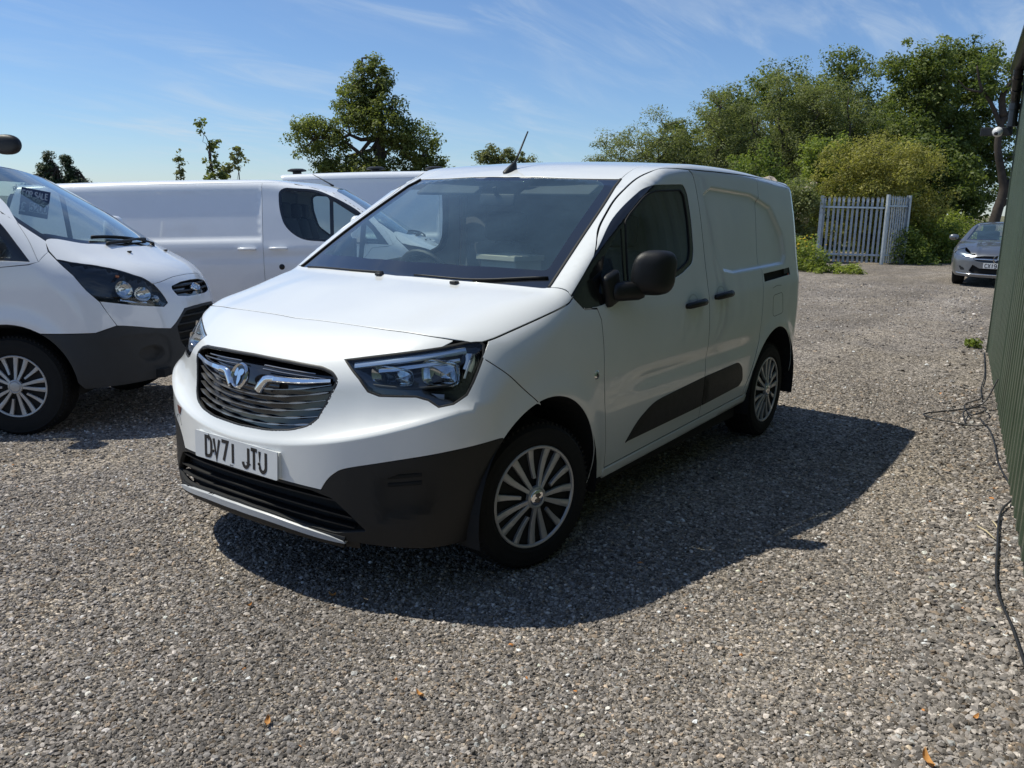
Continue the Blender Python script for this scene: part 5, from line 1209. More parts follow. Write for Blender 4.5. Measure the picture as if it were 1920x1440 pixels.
    sw = MB(); sw.tube([(0, 0.19*math.cos(2*math.pi*j/24), 0.19*math.sin(2*math.pi*j/24)) for j in range(25)], 0.016, 8, caps=False); sw.box((0.01,0,0), (0.03,0.16,0.10), bev=0.01); sw.box((0.005,0,0), (0.012,0.36,0.03))
    so = sw.obj('steering_wheel', M_PLASTIC_G, T, True, sharp=40); so.location = (-0.30,-0.44,1.27); so.rotation_euler = (0, R(32), 0)
    for yy in (-0.48, 0.10, 0.52):
        s_ = MB(); s_.box((-0.72,yy,0.86), (0.48,0.44,0.14), bev=0.04); so = s_.obj('seat', M_SEAT, T, True, sharp=50)
        s_ = MB(); s_.box((-0.98,yy,1.20), (0.14,0.42,0.62), Matrix.Rotation(R(-12),3,'Y'), bev=0.05); s_.obj('backrest', M_SEAT, so, True, sharp=50)
        s_ = MB(); s_.box((-1.075,yy,1.60), (0.10,0.26,0.18), bev=0.035); s_.tube([(-1.06,yy,1.48),(-1.07,yy,1.54)], .012, 6); s_.obj('headrest', M_SEAT, so, True, sharp=50)
    I = MB(); I.box((-1.24,0,1.15), (0.03,1.66,1.40)); I.obj('bulkhead', M_CARGO, T)
    panel('door_trim', f, SIDE, [(-0.44,0.45),(-0.40,1.14),(-1.20,1.16),(-1.20,0.45)], M_TRIM, T, off=-0.07, lip=0, step=0.1)
    return T
TR1 = build_transit('panel_van', 'white panel van with black lower bumper at left edge, sale card in its windscreen', ground_pose(-0.493, -3.762, 127))
TR2 = build_transit('panel_van', 'long white panel van seen side-on between the nearest two white vans', ground_pose(-4.978, -4.868, 127, 3.3), length=4.33)
TR3 = build_transit('panel_van', 'tall white van furthest back, only its roof with black vents shows', ground_pose(-8.94, -5.595, 127), high=0.30, detail=False)
def place_in(T, o):
    o.parent = None; o.matrix_world = T.matrix_world @ o.matrix_basis
# roof vents on the tall van
_f3 = lambda P: transit_f(P, 3.96, 0.30)
for vx, vy in ((-3.55,-0.35), (-2.3,-0.2), (-1.35,-0.1)):
    q = on(_f3, Plane((0,0,-1),(1,0,0),(0,1,0),3.6), [(vx, vy)])[0]
    mb = MB(); mb.lathe([(0.07,-0.02),(0.07,0.035),(0.15,0.045),(0.15,0.065),(0.10,0.085),(0.0,0.09)], 20, 'z', tuple(q)); mb.obj('roof_vent', M_PLASTIC, TR3, True, sharp=40)
# price card inside the left van's screen
def sale_card():
    c = Vector((-0.073,-0.277,1.578)); n = Vector((0.47,-0.88,0.0)).normalized(); u0 = Vector((0.88,0.47,0)).normalized(); v0 = Vector((0,0,1))
    a = R(-12); u = u0*math.cos(a) + v0*math.sin(a); v = v0*math.cos(a) - u0*math.sin(a)
    mb = MB(); mb.prism([(-.092,-.098),(.092,-.098),(.092,.098),(-.092,.098)], c, u, v, tuple(n*0.003)); o = mb.obj('price_card', pmat('card_navy', (0.035,0.06,0.14), 0.4), None)
    st = MB(); st.prism([(-.030,-.065),(.084,-.065),(.084,0.0),(-.030,0.0)], c + n*0.0031, u, v, tuple(n*0.0008)); st.obj('price_strip', pmat('strip_pale', (0.50,0.56,0.64), 0.5), o)
    pm = MATS['strip_pale']
    for txt, h, sw, ox, oy, mt, dz, ws in (('FOR SALE', 0.040, 0.0075, -0.082, 0.038, pm, 0.003, 0.66), ('£', 0.060, 0.010, -0.082, -0.068, pm, 0.003, 0.8), ('5200', 0.050, 0.009, -0.024, -0.058, MATS['card_navy'], 0.0042, 0.66)):
        t1, w1 = text_mb(txt, h, sw, c + n*dz + u*ox + v*oy, u, v, 0.001, wsc=ws, gap=0.22); t1.obj('card_lettering', mt, o)
    o.matrix_world = TR1.matrix_world.copy(); tag(o, 'navy for sale price card behind the windscreen of the leftmost van', 'sign')
sale_card()
# ---------------------------------------------------------------- green clad shed along the right edge
def build_shed():
    A = Vector((-7.8, 1.665, 0)); dr = Vector((1, 0.144, 0)).normalized(); nr = Vector((dr.y, -dr.x, 0)); H = 3.0      # nr faces the yard
    m, t, out = newmat('green_cladding')
    p = node(t, 'ShaderNodeBsdfPrincipled', Roughness=0.42); p.inputs['Specular IOR Level'].default_value = 0.7; L(t, p.outputs[0], out.inputs[0])
    tc = node(t, 'ShaderNodeTexCoord'); nz = node(t, 'ShaderNodeTexNoise', Scale=2.2, Detail=8.0, Roughness=0.7); L(t, tc.outputs['Object'], nz.inputs['Vector'])
    mp = node(t, 'ShaderNodeMapping'); mp.inputs['Scale'].default_value = (30,30,1.2); L(t, tc.outputs['Object'], mp.inputs['Vector']); ns = node(t, 'ShaderNodeTexNoise', Scale=1.0, Detail=5.0); L(t, mp.outputs[0], ns.inputs['Vector'])
    mx = node(t, 'ShaderNodeMixRGB'); L(t, nz.outputs['Fac'], mx.inputs['Fac']); mx.inputs['Color1'].default_value = (0.036,0.058,0.034,1); mx.inputs['Color2'].default_value = (0.090,0.118,0.082,1)
    mx2 = node(t, 'ShaderNodeMixRGB', blend_type='MULTIPLY'); mx2.inputs['Fac'].default_value = 0.6; L(t, mx.outputs[0], mx2.inputs['Color1']); cr = node(t, 'ShaderNodeMapRange'); L(t, ns.outputs['Fac'], cr.inputs['Value']); cr.inputs['From Min'].default_value = .3; cr.inputs['From Max'].default_value = .7; cr.inputs['To Min'].default_value = .6; cr.inputs['To Max'].default_value = 1.3; L(t, cr.outputs[0], mx2.inputs['Color2'])
    L(t, mx2.outputs[0], p.inputs['Base Color'])
    rr = node(t, 'ShaderNodeMapRange'); L(t, nz.outputs['Fac'], rr.inputs['Value']); rr.inputs['To Min'].default_value = 0.28; rr.inputs['To Max'].default_value = 0.46; L(t, rr.outputs[0], p.inputs['Roughness'])
    S = empty('shed', A, (0,0,0), 'dark green metal clad shed running along the right edge', 'shed')
    base = S.matrix_world.copy(); 
    per, dep = 0.20, 0.042
    prof = [(0.0,0.0),(0.055,0.0),(0.085,dep),(0.150,dep),(0.180,0.0),(0.20,0.0)]
    def sheet(s0, ncol, z0, z1, outw, nm='cladding_sheet', rows=10):
        pr = []
        for k in range(ncol): pr += [(s0 + k*per + a, b) for a, b in prof[:-1]]
        pr.append((s0 + ncol*per, 0.0)); vs = []; fs = []
        for (a, b) in pr:
            for z in (z0, z1):
                q = dr*a + nr*(b + outw); vs.append((q.x, q.y, z))
        for i in range(len(pr)-1): fs.append((2*i, 2*i+2, 2*i+3, 2*i+1))
        n0 = len(vs)
        for (a, b) in pr:
            for z in (z0, z1): q = dr*a + nr*(b + outw - 0.004); vs.append((q.x, q.y, z))
        for i in range(len(pr)-1): fs.append((n0+2*i+1, n0+2*i+3, n0+2*i+2, n0+2*i)); fs.append((2*i, n0+2*i, n0+2*i+2, 2*i+2)); fs.append((2*i+1, 2*i+3, n0+2*i+3, n0+2*i+1))
        fs.append((0,1,n0+1,n0)); e = 2*(len(pr)-1); fs.append((e, n0+e, n0+e+1, e+1))
        return mesh_obj(nm, vs, fs, m, S)
    rnd = random.Random(3)
    # the wall: sheets a metre wide, with a narrow open joint where a door stands ajar
    s = 0.0
    for i in range(13):
        if i == 3: s += 0.16
        sheet(s, 5, 0.03 + rnd.uniform(0, 0.03), H, 0.0015*(i % 2)); s += 1.0
    ln = s
    bx = MB()
    def wbox(c0, d): 
        q = dr*c0[0] + nr*c0[1]; bx.box((q.x, q.y, c0[2]), d, Matrix.Rotation(math.atan2(dr.y, dr.x), 3, 'Z'))
    wbox((ln/2, -0.06, 1.5), (ln-0.02, 0.06, 2.9)); bx.obj('inner_wall', M_UNDER, S)
    bx = MB(); wbox((0.02, -2.0, 1.5), (0.04, 3.98, 3.0)); bx.obj('end_wall', m, S)
    bx = MB(); wbox((-0.004, 0.012, 1.51), (0.045, 0.085, 2.98)); bx.obj('corner_flashing', m, S)
    bx = MB(); wbox((3.08, -0.02, 1.2), (0.05, 0.03, 2.3)); wbox((3.14, -0.02, 0.55), (0.06, 0.02, 0.04)); bx.obj('door_edge', m, S)
    bx = MB(); wbox((ln/2, -2.0, 3.10), (ln+0.2, 4.2, 0.10)); bx.obj('roof', pmat('shed_roof', (0.08,0.085,0.08), 0.7), S)
    # gutter and swan-neck outlet, black plastic with sockets
    gm = pmat('gutter_black', (0.012,0.012,0.013), 0.32, coat=0.2)
    def wp(s_, o, z): q = dr*s_ + nr*o; return (q.x, q.y, z)
    n = 10; vs = []; fs = []
    for k, s_ in enumerate((-0.05, ln+0.05)):
        for j in range(n+1):
            a = math.pi*(1 + j/n); vs.append(wp(s_, 0.12 + 0.065*math.cos(a), 3.02 + 0.065*math.sin(a)))
    for j in range(n): fs.append((j, j+1, n+2+j, n+1+j))
    gu = mesh_obj('gutter', vs, fs, gm, S, None, True); so_ = gu.modifiers.new('t', 'SOLIDIFY'); so_.thickness = 0.006
    path = [wp(0.28,0.12,2.97), wp(0.25,0.12,2.90), wp(0.14,0.115,2.80), wp(0.05,0.11,2.73), wp(0.02,0.105,2.66), wp(0.02,0.105,2.44)]
    dp = MB(); dp.tube([tuple(q) for q in crom(path, 4)], 0.045, 14); dpo = dp.obj('downpipe', gm, S, True, sharp=60)
    for q0, q1 in ((wp(0.25,0.12,2.90), wp(0.22,0.12,2.875)), (wp(0.14,0.115,2.80), wp(0.11,0.113,2.776)), (wp(0.02,0.105,2.66), wp(0.02,0.105,2.60)), (wp(0.02,0.105,2.47), wp(0.02,0.105,2.43))):
        c = MB(); c.tube([q0, q1], 0.054, 14); c.obj('pipe_socket', gm, dpo, True, sharp=60)
    # screws
    for s_ in np.arange(0.72, 6, 0.2):
        q = dr*s_ + nr*(0.002); sc = MB(); sc.lathe([(0.0,0.008),(0.006,0.006),(0.008,0.0)], 8, 'y'); 
        for k, v in enumerate(sc.v):
            vv = Vector((v[0], 0, v[2])) ; pp = dr*v[0] + nr*v[1]; sc.v[k] = (q.x+pp.x, q.y+pp.y, 1.02 + v[2])
        sc.obj('screw', M_CHROME, S)
    # camera on a bracket at the corner, its own thing
    c0 = A + nr*0.24 + dr*-0.03; C = empty('security_camera', (c0.x, c0.y, 2.385), (0,0,0), 'white ball security camera on dark bracket at the shed corner', 'camera')
    rz = Matrix.Rotation(math.atan2(dr.y, dr.x), 3, 'Z')
    b = MB(); b.box((0,-0.0,0), (0.05,0.30,0.085), rz, bev=0.006); b.obj('bracket', M_PLASTIC_G, C)
    b = MB(); b.lathe([(0.0,0.052),(0.02,0.048),(0.038,0.036),(0.05,0.014),(0.052,-0.008),(0.044,-0.028),(0.03,-0.04),(0.0,-0.045)], 24, 'x', (0.06,0.02,-0.008)); bo = b.obj('camera_ball', pmat('camera_white', (0.72,0.72,0.72), 0.3), C, True)
    b = MB(); b.lathe([(0.0,0.050),(0.018,0.050),(0.020,0.044)], 16, 'x'); bl = b.obj('lens', M_GLOSSBLK, bo, True); bl.location = (0.062,0.022,-0.016); bl.rotation_euler = (0, R(18), R(-14))
build_shed()
# ---------------------------------------------------------------- palisade gate, cables, litter, weeds
M_GALV = pmat('galvanised_steel', (0.50,0.54,0.56), rough=0.5, metal=0.4, noise=0.18, nscale=9)
def pale_mesh(h=1.98, w=0.068):
    """W-section pale with a split, flared and pointed head"""
    pr = [(-w/2,0.0),(-w/2+0.008,0.014),(-0.010,0.0145),(0.0,0.004),(0.010,0.0145),(w/2-0.008,0.014),(w/2,0.0)]
    vs = []; fs = []; rows = [(0.04,1.0,0.0),(h-0.16,1.0,0.0),(h-0.12,1.02,0.004),(h-0.085,1.18,0.010)]
    for (z, k, o) in rows:
        for (a, b) in pr: vs.append((a*k, b+o, z))
    n = len(pr)
    for i in range(len(rows)-1):
        for j in range(n-1): fs.append((i*n+j, i*n+j+1, (i+1)*n+j+1, (i+1)*n+j))
    t = (len(rows)-1)*n
    for (j0, tip) in ((0, (-0.030, 0.016, h-0.02)), (2, (0.0, 0.016, h)), (4, (0.030, 0.016, h-0.02))):
        b = len(vs); vs.append(tip); fs += [(t+j0, t+j0+1, b), (t+j0+1, t+j0+2, b)]
    b0 = len(vs); vs += [(v[0], v[1]-0.003, v[2]) for v in vs[:]]; fs += [tuple(i+b0 for i in q[::-1]) for q in fs[:]]
    me = bpy.data.meshes.new('pale'); me.from_pydata(vs, [], fs); me.materials.append(M_GALV); me.update(); return me
PALE = pale_mesh()
def palisade(name, label, p0, p1, n, h=1.98, tilt=0.0, post0=True, post1=True, tall1=0.0):
    a, b = Vector((p0[0], p0[1], 0)), Vector((p1[0], p1[1], 0)); d = (b-a); ln = d.length; ang = math.atan2(d.y, d.x)
    T = empty(name, (p0[0], p0[1], float(terrain(*p0))), (0, tilt, ang), label, 'fence')
    rnd = random.Random(len(label))
    for i in range(n):
        o = bpy.data.objects.new('pale', PALE); COL.objects.link(o); o.parent = T; o.location = (0.09 + (ln-0.18)*i/(n-1), 0.03, rnd.uniform(-0.012, 0.012)); o.scale = (1,1,h/1.98); o.rotation_euler = (0, rnd.uniform(-0.006,0.006), rnd.uniform(-0.05,0.05))
    for z in (0.27, h-0.32):
        mb = MB(); mb.box((ln/2, 0.0, z), (ln-0.04, 0.006, 0.05)); mb.box((ln/2, -0.024, z-0.022), (ln-0.04, 0.045, 0.006)); mb.obj('rail', M_GALV, T)
    for x, on_, ex in ((0, post0, 0), (ln, post1, tall1)):
        if not on_: continue
        mb = MB(); mb.box((x, 0, (h+ex)/2-0.1), (0.012,0.09,h+ex+0.2)); mb.box((x-0.035 if x else x+0.03, 0.042, (h+ex)/2-0.1), (0.07,0.008,h+ex+0.2)); mb.box((x, -0.042, (h+ex)/2-0.1), (0.09,0.008,h+ex+0.2)); mb.obj('post', M_GALV, T)
    return T
palisade('palisade_gate', 'grey galvanised palisade gate leaf standing open before the bushes', (-23.25,-4.83), (-23.95,-3.20), 13, 1.96, post1=False)
palisade('palisade_fence', 'narrow angled palisade panel with tall post beside the open gate', (-23.97,-3.16), (-25.0,-2.78), 9, 2.02, tall1=0.0)
palisade('palisade_fence', 'distant palisade fence above the grey car at the shed edge', (-33.0,1.2), (-35.0,3.6), 20, 2.5)
def cable(name, label, pts, r, cat='cable'):
    P = crom([(x, y, float(terrain(x, y)) + z) for x, y, z in pts], 8); mb = MB(); mb.tube(P, r, 8); o = mb.obj(name, pmat('cable_black', (0.02,0.02,0.022), 0.5), None, True); return tag(o, label, cat)
cable('cable', 'black cable lying along the foot of the shed wall', [(1.2,2.93,.02),(0.5,2.80,.02),(-0.15,2.70,.02),(-0.6,2.60,.025),(-1.0,2.50,.02),(-1.55,2.44,.02),(-1.85,2.41,.025),(-2.1,2.40,.02),(-2.35,2.43,.03),(-2.6,2.38,.02),(-3.0,2.28,.02),(-3.5,2.20,.02),(-3.9,2.12,.025),(-4.2,2.02,.03)], 0.0055)
cable('cable', 'looped black cable by the gap in the shed wall', [(-4.75,2.05,.25),(-4.65,1.98,.06),(-4.45,1.86,.03),(-4.25,1.74,.03),(-4.10,1.66,.03),(-4.0,1.70,.03),(-3.95,1.85,.03),(-3.93,2.02,.03),(-3.95,2.10,.05)], 0.0055)
cable('cable', 'thin tangled cable running on towards the shed corner', [(-4.0,1.95,.02),(-4.3,1.90,.05),(-4.6,1.98,.04),(-4.4,2.03,.06),(-4.2,1.96,.05),(-4.6,1.86,.04),(-5.0,1.92,.03),(-5.5,1.86,.02),(-6.2,1.80,.02),(-7.0,1.70,.02),(-7.75,1.60,.02)], 0.005)
# unidentified black oval over the left van's roof; bracket and pole are made up
def oval_on_pole():
    T = empty('black_oval', (MP[0], MP[1], float(terrain(MP[0], MP[1]))), (0,0,R(215)), 'unidentified black rounded object above the leftmost van roof', 'mirror')
    zc = MP[2] - float(terrain(MP[0], MP[1]))
    n, m_ = 28, 12; vs = []; fs = []
    for i in range(m_+1):
        ph = -math.pi/2 + math.pi*i/m_
        for j in range(n):
            a = 2*math.pi*j/n; sg = lambda v, e=0.75: math.copysign(abs(v)**e, v)
            vs.append((sg(math.sin(ph))*0.06, sg(math.cos(ph))*math.copysign(abs(math.cos(a))**.8, math.cos(a))*0.130, zc + sg(math.cos(ph))*math.sin(a)*0.088))
    for i in range(m_):
        for j in range(n): fs.append((i*n+j, i*n+(j+1)%n, (i+1)*n+(j+1)%n, (i+1)*n+j))
    mesh_obj('oval_shell', vs, fs, M_PLASTIC, T, None, True)
    mb = MB(); mb.tube([(0,0.10,zc),(0.0,0.30,zc-0.02),(0,0.36,zc-0.10)], 0.02, 8); mb.obj('bracket', M_PLASTIC, T, True)
    mb = MB(); mb.tube([(0,0.36,zc+0.1),(0,0.36,-0.3)], 0.035, 12); mb.obj('pole', M_GALV, T, True)
MP = (-0.846, -5.469, 1.955)
oval_on_pole()

# wind-blown dry leaves and straw on the gravel
def litter():
    m = pmat('dry_leaf', (0.50,0.24,0.07), 0.8, noise=0.3, nscale=60); rng = np.random.default_rng(21)
    spots = [(0.39,2.485,'largest curled orange leaf on the gravel at the lower right corner'), (0.07,2.566,'dry orange leaf on the gravel near the cable by the shed'), (0.72,0.41,'tiny orange leaf at the edge of the nearest van shadow'),
             (0.97,0.23,'tiny orange leaf on sunlit gravel below the nearest van number plate'), (1.40,0.88,'dry orange leaf on the gravel at the lower left of the picture'), (1.02,1.14,'dry orange leaf on the gravel straight below the front wheel')]
    for (x, y, lab) in spots:
        s = rng.uniform(0.012,0.022); a = rng.uniform(0,6.28); vs = []; fs = []
        for i in range(5):
            t = i/4 - 0.5; w = s*0.45*math.cos(t*2.9)
            for j in (-1,0,1): vs.append((t*2*s, j*w, 0.006*(j*j) + 0.010*t*t*4*rng.uniform(.6,1.2)))
        for i in range(4):
            for j in range(2): q = i*3+j; fs.append((q, q+3, q+4, q+1))
        o = mesh_obj('dry_leaf', vs, fs, m, None, None, True); o.location = (x, y, float(terrain(x, y)) + 0.010); o.rotation_euler = (rng.normal(0,.2), rng.normal(0,.2), a)
        tag(o, lab, 'leaf', 'dry leaves scattered on the gravel')
        if 'largest' in lab: o.scale = (1.5,1.5,1.5)
    for k, (p0, p1, lab) in enumerate((((-1.75,2.33),(-1.62,2.42),'longer pale straw stalk lying against the cable by the shed'), ((-1.88,2.38),(-1.72,2.43),'shorter pale straw stalk lying beside the cable by the shed'))):
        mb = MB(); mb.tube([(p0[0],p0[1],0.015),((p0[0]+p1[0])/2,(p0[1]+p1[1])/2,0.022),(p1[0],p1[1],0.014)], 0.0035, 6); tag(mb.obj('straw_stalk', pmat('straw', (0.62,0.52,0.33), 0.8), None, True), lab, 'straw')
litter()
# ---------------------------------------------------------------- grey saloon car waiting by the gate
def saloon_f(P):
    x = P[:, 0]; y0 = np.abs(P[:, 1]); zz = P[:, 2]; y = np.minimum(y0, 1.0); z = np.clip(zz, 0.1, 1.6)
    w = pinterp(z, [(0.15,0.82),(0.30,0.875),(0.55,0.905),(0.75,0.905),(0.90,0.880),(1.0,0.820),(1.35,0.62),(1.5,0.52)])
    w = w - 0.07*np.clip(x + 0.1, 0, 1.2)**2 - 0.06*np.clip(-2.6 - x, 0, 1.5)
    for cx in (0.0, -2.73):
        r = np.hypot(x - cx, z - 0.32); w = w + 0.018*np.exp(-((r - 0.40)/0.08)**2)*sstep(0.2, 0.4, z)
    top = pinterp(x, [(-3.75,0.95),(-3.2,1.06),(-2.6,1.22),(-1.9,1.35),(-1.5,1.36),(-1.15,1.315),(-0.75,1.15),(-0.32,0.965)])
    hood = pinterp(x, [(-0.45,0.985),(-0.3,0.965),(0.2,0.885),(0.6,0.785),(0.85,0.68)])
    q = (y/0.7)**2
    tp = np.where(x < -0.32, top - 0.05*q, smax(top - 0.05*q - 0.5*(x + 0.32), hood - 0.035*q, 0.03))
    tp = tp + 0.012*np.exp(-((y - 0.42 - 0.1*np.clip(0.6 - x, 0, 1))/0.05)**2)*sstep(-0.3, 0.0, x)
    n = 0.905 - 0.24*y**2 - 0.22*y**4 - 0.25*np.clip(z - 0.56, 0, None)**1.2 - 0.12*np.clip(0.30 - z, 0, None)
    a = smax(y0 - w, zz - tp, 0.08 + 0.07*sstep(-0.4, 0.2, x)); a = smax(a, x - n, 0.13)
    a = smax(a, -3.72 + 0.12*y**2 + 0.1*y**6 + 0.0*z - x, 0.15)
    return smax(a, 0.19 - zz, 0.04)
def build_saloon(pose):
    f = saloon_f; FR = Cyl(-0.35); TP = TOP
    T = empty('saloon_car', label='silver grey saloon car parked beyond the shed corner, facing the camera', cat='car'); T.matrix_world = pose
    W = M_SILVER
    full = lambda h3: np.array([np.array(p) for p in h3] + [np.array(p)*np.array([1,-1,1]) for p in list(h3)[::-1] if abs(p[1]) > 1e-6])
    T3 = lambda pts: [tuple(p) for p in on(f, TP, pts)]; S3 = lambda pts: [tuple(p) for p in on(f, SIDE, pts)]
    yz = lambda y, z: (math.atan2(y, 0.88-0.24*y*y+0.35)*FR.k, z)
    F3 = lambda pts: [tuple(p) for p in on(f, FR, [yz(*p) for p in pts])]
    base = T3(crom([(-0.42,0.72),(-0.36,0.45),(-0.31,0.0)], 4)); sside = T3(crom([(-0.42,0.72),(-0.75,0.65),(-1.12,0.575)], 4)); stop = T3(crom([(-1.12,0.575),(-1.16,0.3),(-1.17,0)], 4))
    hf = F3([(0,0.695),(0.25,0.695),(0.43,0.692),(0.56,0.700)])
    hside = T3([(0.35,0.66),(0.0,0.73),(-0.30,0.76)])
    panel('bonnet', f, TP, full(hf + hside + base), W, T, gap=0.003, both=False, step=0.05)
    s2 = TP.to2(full(base[::-1] + sside[1:] + stop[1:])); g2 = inset(resample(s2, 0.04)[::(1 if area2(s2) > 0 else -1)], 0.035)
    panel('screen_border', f, TP, s2, M_FRIT, T, holes=[g2], off=-0.003, both=False, lip=0.006, step=0.05); panel('windscreen', f, TP, g2, M_SCREEN, T, off=-0.003, both=False, lip=0, step=0.07)
    seam = T3(crom([(-1.12,0.575),(-1.6,0.56),(-2.2,0.55)], 4))
    panel('roof', f, TP, full(stop[::-1] + seam[1:] + T3([(-2.25,0.3),(-2.26,0)])), W, T, both=False, step=0.08)
    panel('rear_window', f, TP, [(-2.28,-0.5),(-2.28,0.5),(-2.95,0.56),(-2.95,-0.56)], M_SCREEN, T, both=False, lip=0, step=0.08)
    panel('boot_lid', f, TP, [(-2.97,-0.7),(-2.97,0.7),(-3.6,0.6),(-3.6,-0.6)], W, T, both=False, step=0.08)
    PIL = Plane((0.10,-0.70,-0.70), (1,0,0), (0,.5,.6), 3.0)
    ring = crom([(-0.36,0.93),(-0.62,1.03),(-0.95,1.14),(-1.25,1.225),(-1.7,1.255),(-2.2,1.21),(-2.75,1.03)], 4)
    panel('roof_side', f, PIL, np.array(sside + seam[1:] + T3([(-2.6,0.58),(-2.9,0.62)]) + S3(ring[::-1])), W, T, step=0.05)
    glass = [(-0.62,0.945),(-0.70,1.01),(-1.0,1.115),(-1.28,1.197),(-1.7,1.225),(-2.15,1.185),(-2.55,1.04),(-2.6,0.985)]
    arch = lambda cx, r, a0, a1, n=14: [(cx + r*math.cos(R(a0+(a1-a0)*i/n)), 0.32 + r*math.sin(R(a0+(a1-a0)*i/n))) for i in range(n+1)]
    # flank: wing, doors, quarter
    panel('front_wing', f, SIDE, [(0.42,0.80),(0.35,0.845),(0.0,0.905),(-0.36,0.93),(-0.50,0.94),(-0.52,0.5),(-0.50,0.25),(-0.39,0.25)] + arch(0,0.375,178,40,14) + [(0.40,0.60),(0.50,0.70)], W, T, gap=0.002, step=0.05)
    panel('side_panel', f, SIDE, [(-0.52,0.25),(-0.54,0.5),(-0.52,0.94),(-0.36,0.932)] + ring + [(-3.2,0.95),(-3.55,0.85),(-3.55,0.35),(-3.13,0.30)] + arch(-2.73,0.375,176,4,14) + [(-2.3,0.25)], W, T, holes=[glass], gap=0.002, step=0.06)
    panel('side_glass', f, SIDE, glass, M_PRIVACY, T, off=-0.004, lip=0, step=0.08)
    # nose
    la = F3([(0.46,0.652),(0.555,0.697)]) + T3([(0.352,0.664)]) + S3([(0.42,0.795),(0.495,0.70)]) + F3([(0.70,0.622),(0.58,0.606)])
    gr = [yz(*p) for p in ((0,0.665),(0.30,0.660),(0.43,0.635),(0.475,0.59),(0.40,0.545),(0.25,0.525),(0,0.515))]; gr = fillet(gr + [(-p[0], p[1]) for p in gr[::-1] if abs(p[0]) > 1e-5], 0.02, 3)
    lo = [yz(*p) for p in ((0,0.40),(0.32,0.40),(0.43,0.46),(0.46,0.47),(0.52,0.34),(0.45,0.29),(0,0.28))]; lo = fillet(lo + [(-p[0], p[1]) for p in lo[::-1] if abs(p[0]) > 1e-5], 0.01, 3)
    half = hf[:-1] + la[:1] + [la[6], la[5], la[4]] + S3([(0.40,0.60)] + arch(0,0.375,40,2,8)) + F3([(0.84,0.23),(0.5,0.215),(0,0.21)])
    h2 = FR.to2(np.array(half)); bmp = [tuple(p) for p in h2] + [(-p[0], p[1]) for p in h2[::-1] if abs(p[0]) > 1e-5]
    vent = fillet([yz(*p) for p in ((0.60,0.44),(0.80,0.465),(0.82,0.40),(0.76,0.32),(0.56,0.315))], .015)
    fn = lambda P: -0.03*sstep(0.0, -0.03, poly_sd(FR.to2(P)[:,0]*np.sign(P[:,1]+1e-9), P[:,2], vent))
    panel('front_bumper', f, FR, bmp, W, T, holes=[gr, lo], gap=0.002, both=False, step=0.04, offset_fn=fn)
    for o in panel('bumper_vent', f, FR, vent, M_PLASTIC, T, off=-0.026, lip=0, step=0.05): pass
    G = panel('grille', f, FR, gr, M_GLOSSBLK, T, off=-0.03, gap=-0.004, both=False, lip=0, step=0.05)
    ribbon_on(f, FR, [yz(y, 0.592) for y in np.linspace(-0.45, 0.45, 11)], 0.026, 0.02, M_CHROME, 'grille_bar', G, off=-0.022, n=2)
    panel('lower_grille', f, FR, lo, M_UNDER, T, off=-0.04, gap=-0.004, both=False, lip=0, step=0.06)
    ribbon_on(f, FR, [yz(y, 0.272 + 0.10*max(0, abs(y)-0.62)) for y in np.linspace(-0.80, 0.80, 13)], 0.022, 0.012, M_CHROME, 'splitter_trim', T, off=0.0, n=2)
    c = on(f, FR, [(0, 0.592)])[0]; n = Vector(grad(f, c[None])[0]); B = MB(); B.lathe([(0.076,0.0),(0.080,0.010),(0.092,0.010),(0.096,0.0)], 40, 'x')
    for k in range(3):
        a = math.pi/2 + 2*math.pi*k/3; d = Vector((0, math.cos(a), math.sin(a))); e = Vector((0, -math.sin(a), math.cos(a)))
        B.add([tuple(e*0.014), tuple(-e*0.014), tuple(d*0.080 - e*0.002), tuple(d*0.080 + e*0.002), tuple(Vector((0.014,0,0)))], [(0,4,3),(4,1,2),(4,2,3)])
    bo = B.obj('badge', M_CHROME, T); bo.location = Vector(c) + n*0.002
    sh = panel('headlight', f, FR, FR.to2(np.array(la)), pmat('lamp_grey', (0.30,0.32,0.35), 0.25, metal=0.8), T, off=-0.02, step=0.03, lip=0)
    for s_ in sh: pass
    o = ribbon_on(f, FR, [yz(*p) for p in ((0.56,0.638),(0.64,0.648),(0.715,0.662))], 0.045, 0.008, M_LAMPSILVER, 'reflector', sh[0], off=-0.018, n=3); mirrored(o, sh[1])
    ls = panel('lamp_lens', f, FR, FR.to2(np.array(la)), M_LENS, sh[0], off=-0.002, step=0.04, lip=0); ls[1].parent = sh[1]
    pc = Vector((0.925,0.0,0.462)); P_ = MB(); P_.box(pc, (0.012,0.52,0.111), bev=0.003); pl = P_.obj('number_plate', M_PLATE, T)
    tm, tw = text_mb('CX19 HS', 0.079, 0.014, pc + Vector((0.0062,-0.225,-0.0395)), (0,1,0), (0,0,1), 0.001, wsc=0.86); tm.obj('plate_lettering', M_INK, pl)
    Pb = MB(); Pb.box((0.895,0,0.462), (0.05,0.53,0.10)); Pb.obj('plate_carrier', M_PLASTIC, T)
    mb = MB(); n_, m_ = 18, 8; vs = []; fs = []
    for i in range(m_+1):
        ph = -math.pi/2 + math.pi*i/m_
        for j in range(n_):
            a = 2*math.pi*j/n_; sg = lambda v, e=0.75: math.copysign(abs(v)**e, v); vs.append((-0.55 + sg(math.cos(ph))*sg(math.sin(a))*0.07, 0.985 + sg(math.cos(ph))*sg(math.cos(a))*0.10, 1.0 + sg(math.sin(ph))*0.065))
    for i in range(m_):
        for j in range(n_): fs.append((i*n_+j, i*n_+(j+1)%n_, (i+1)*n_+(j+1)%n_, (i+1)*n_+j))
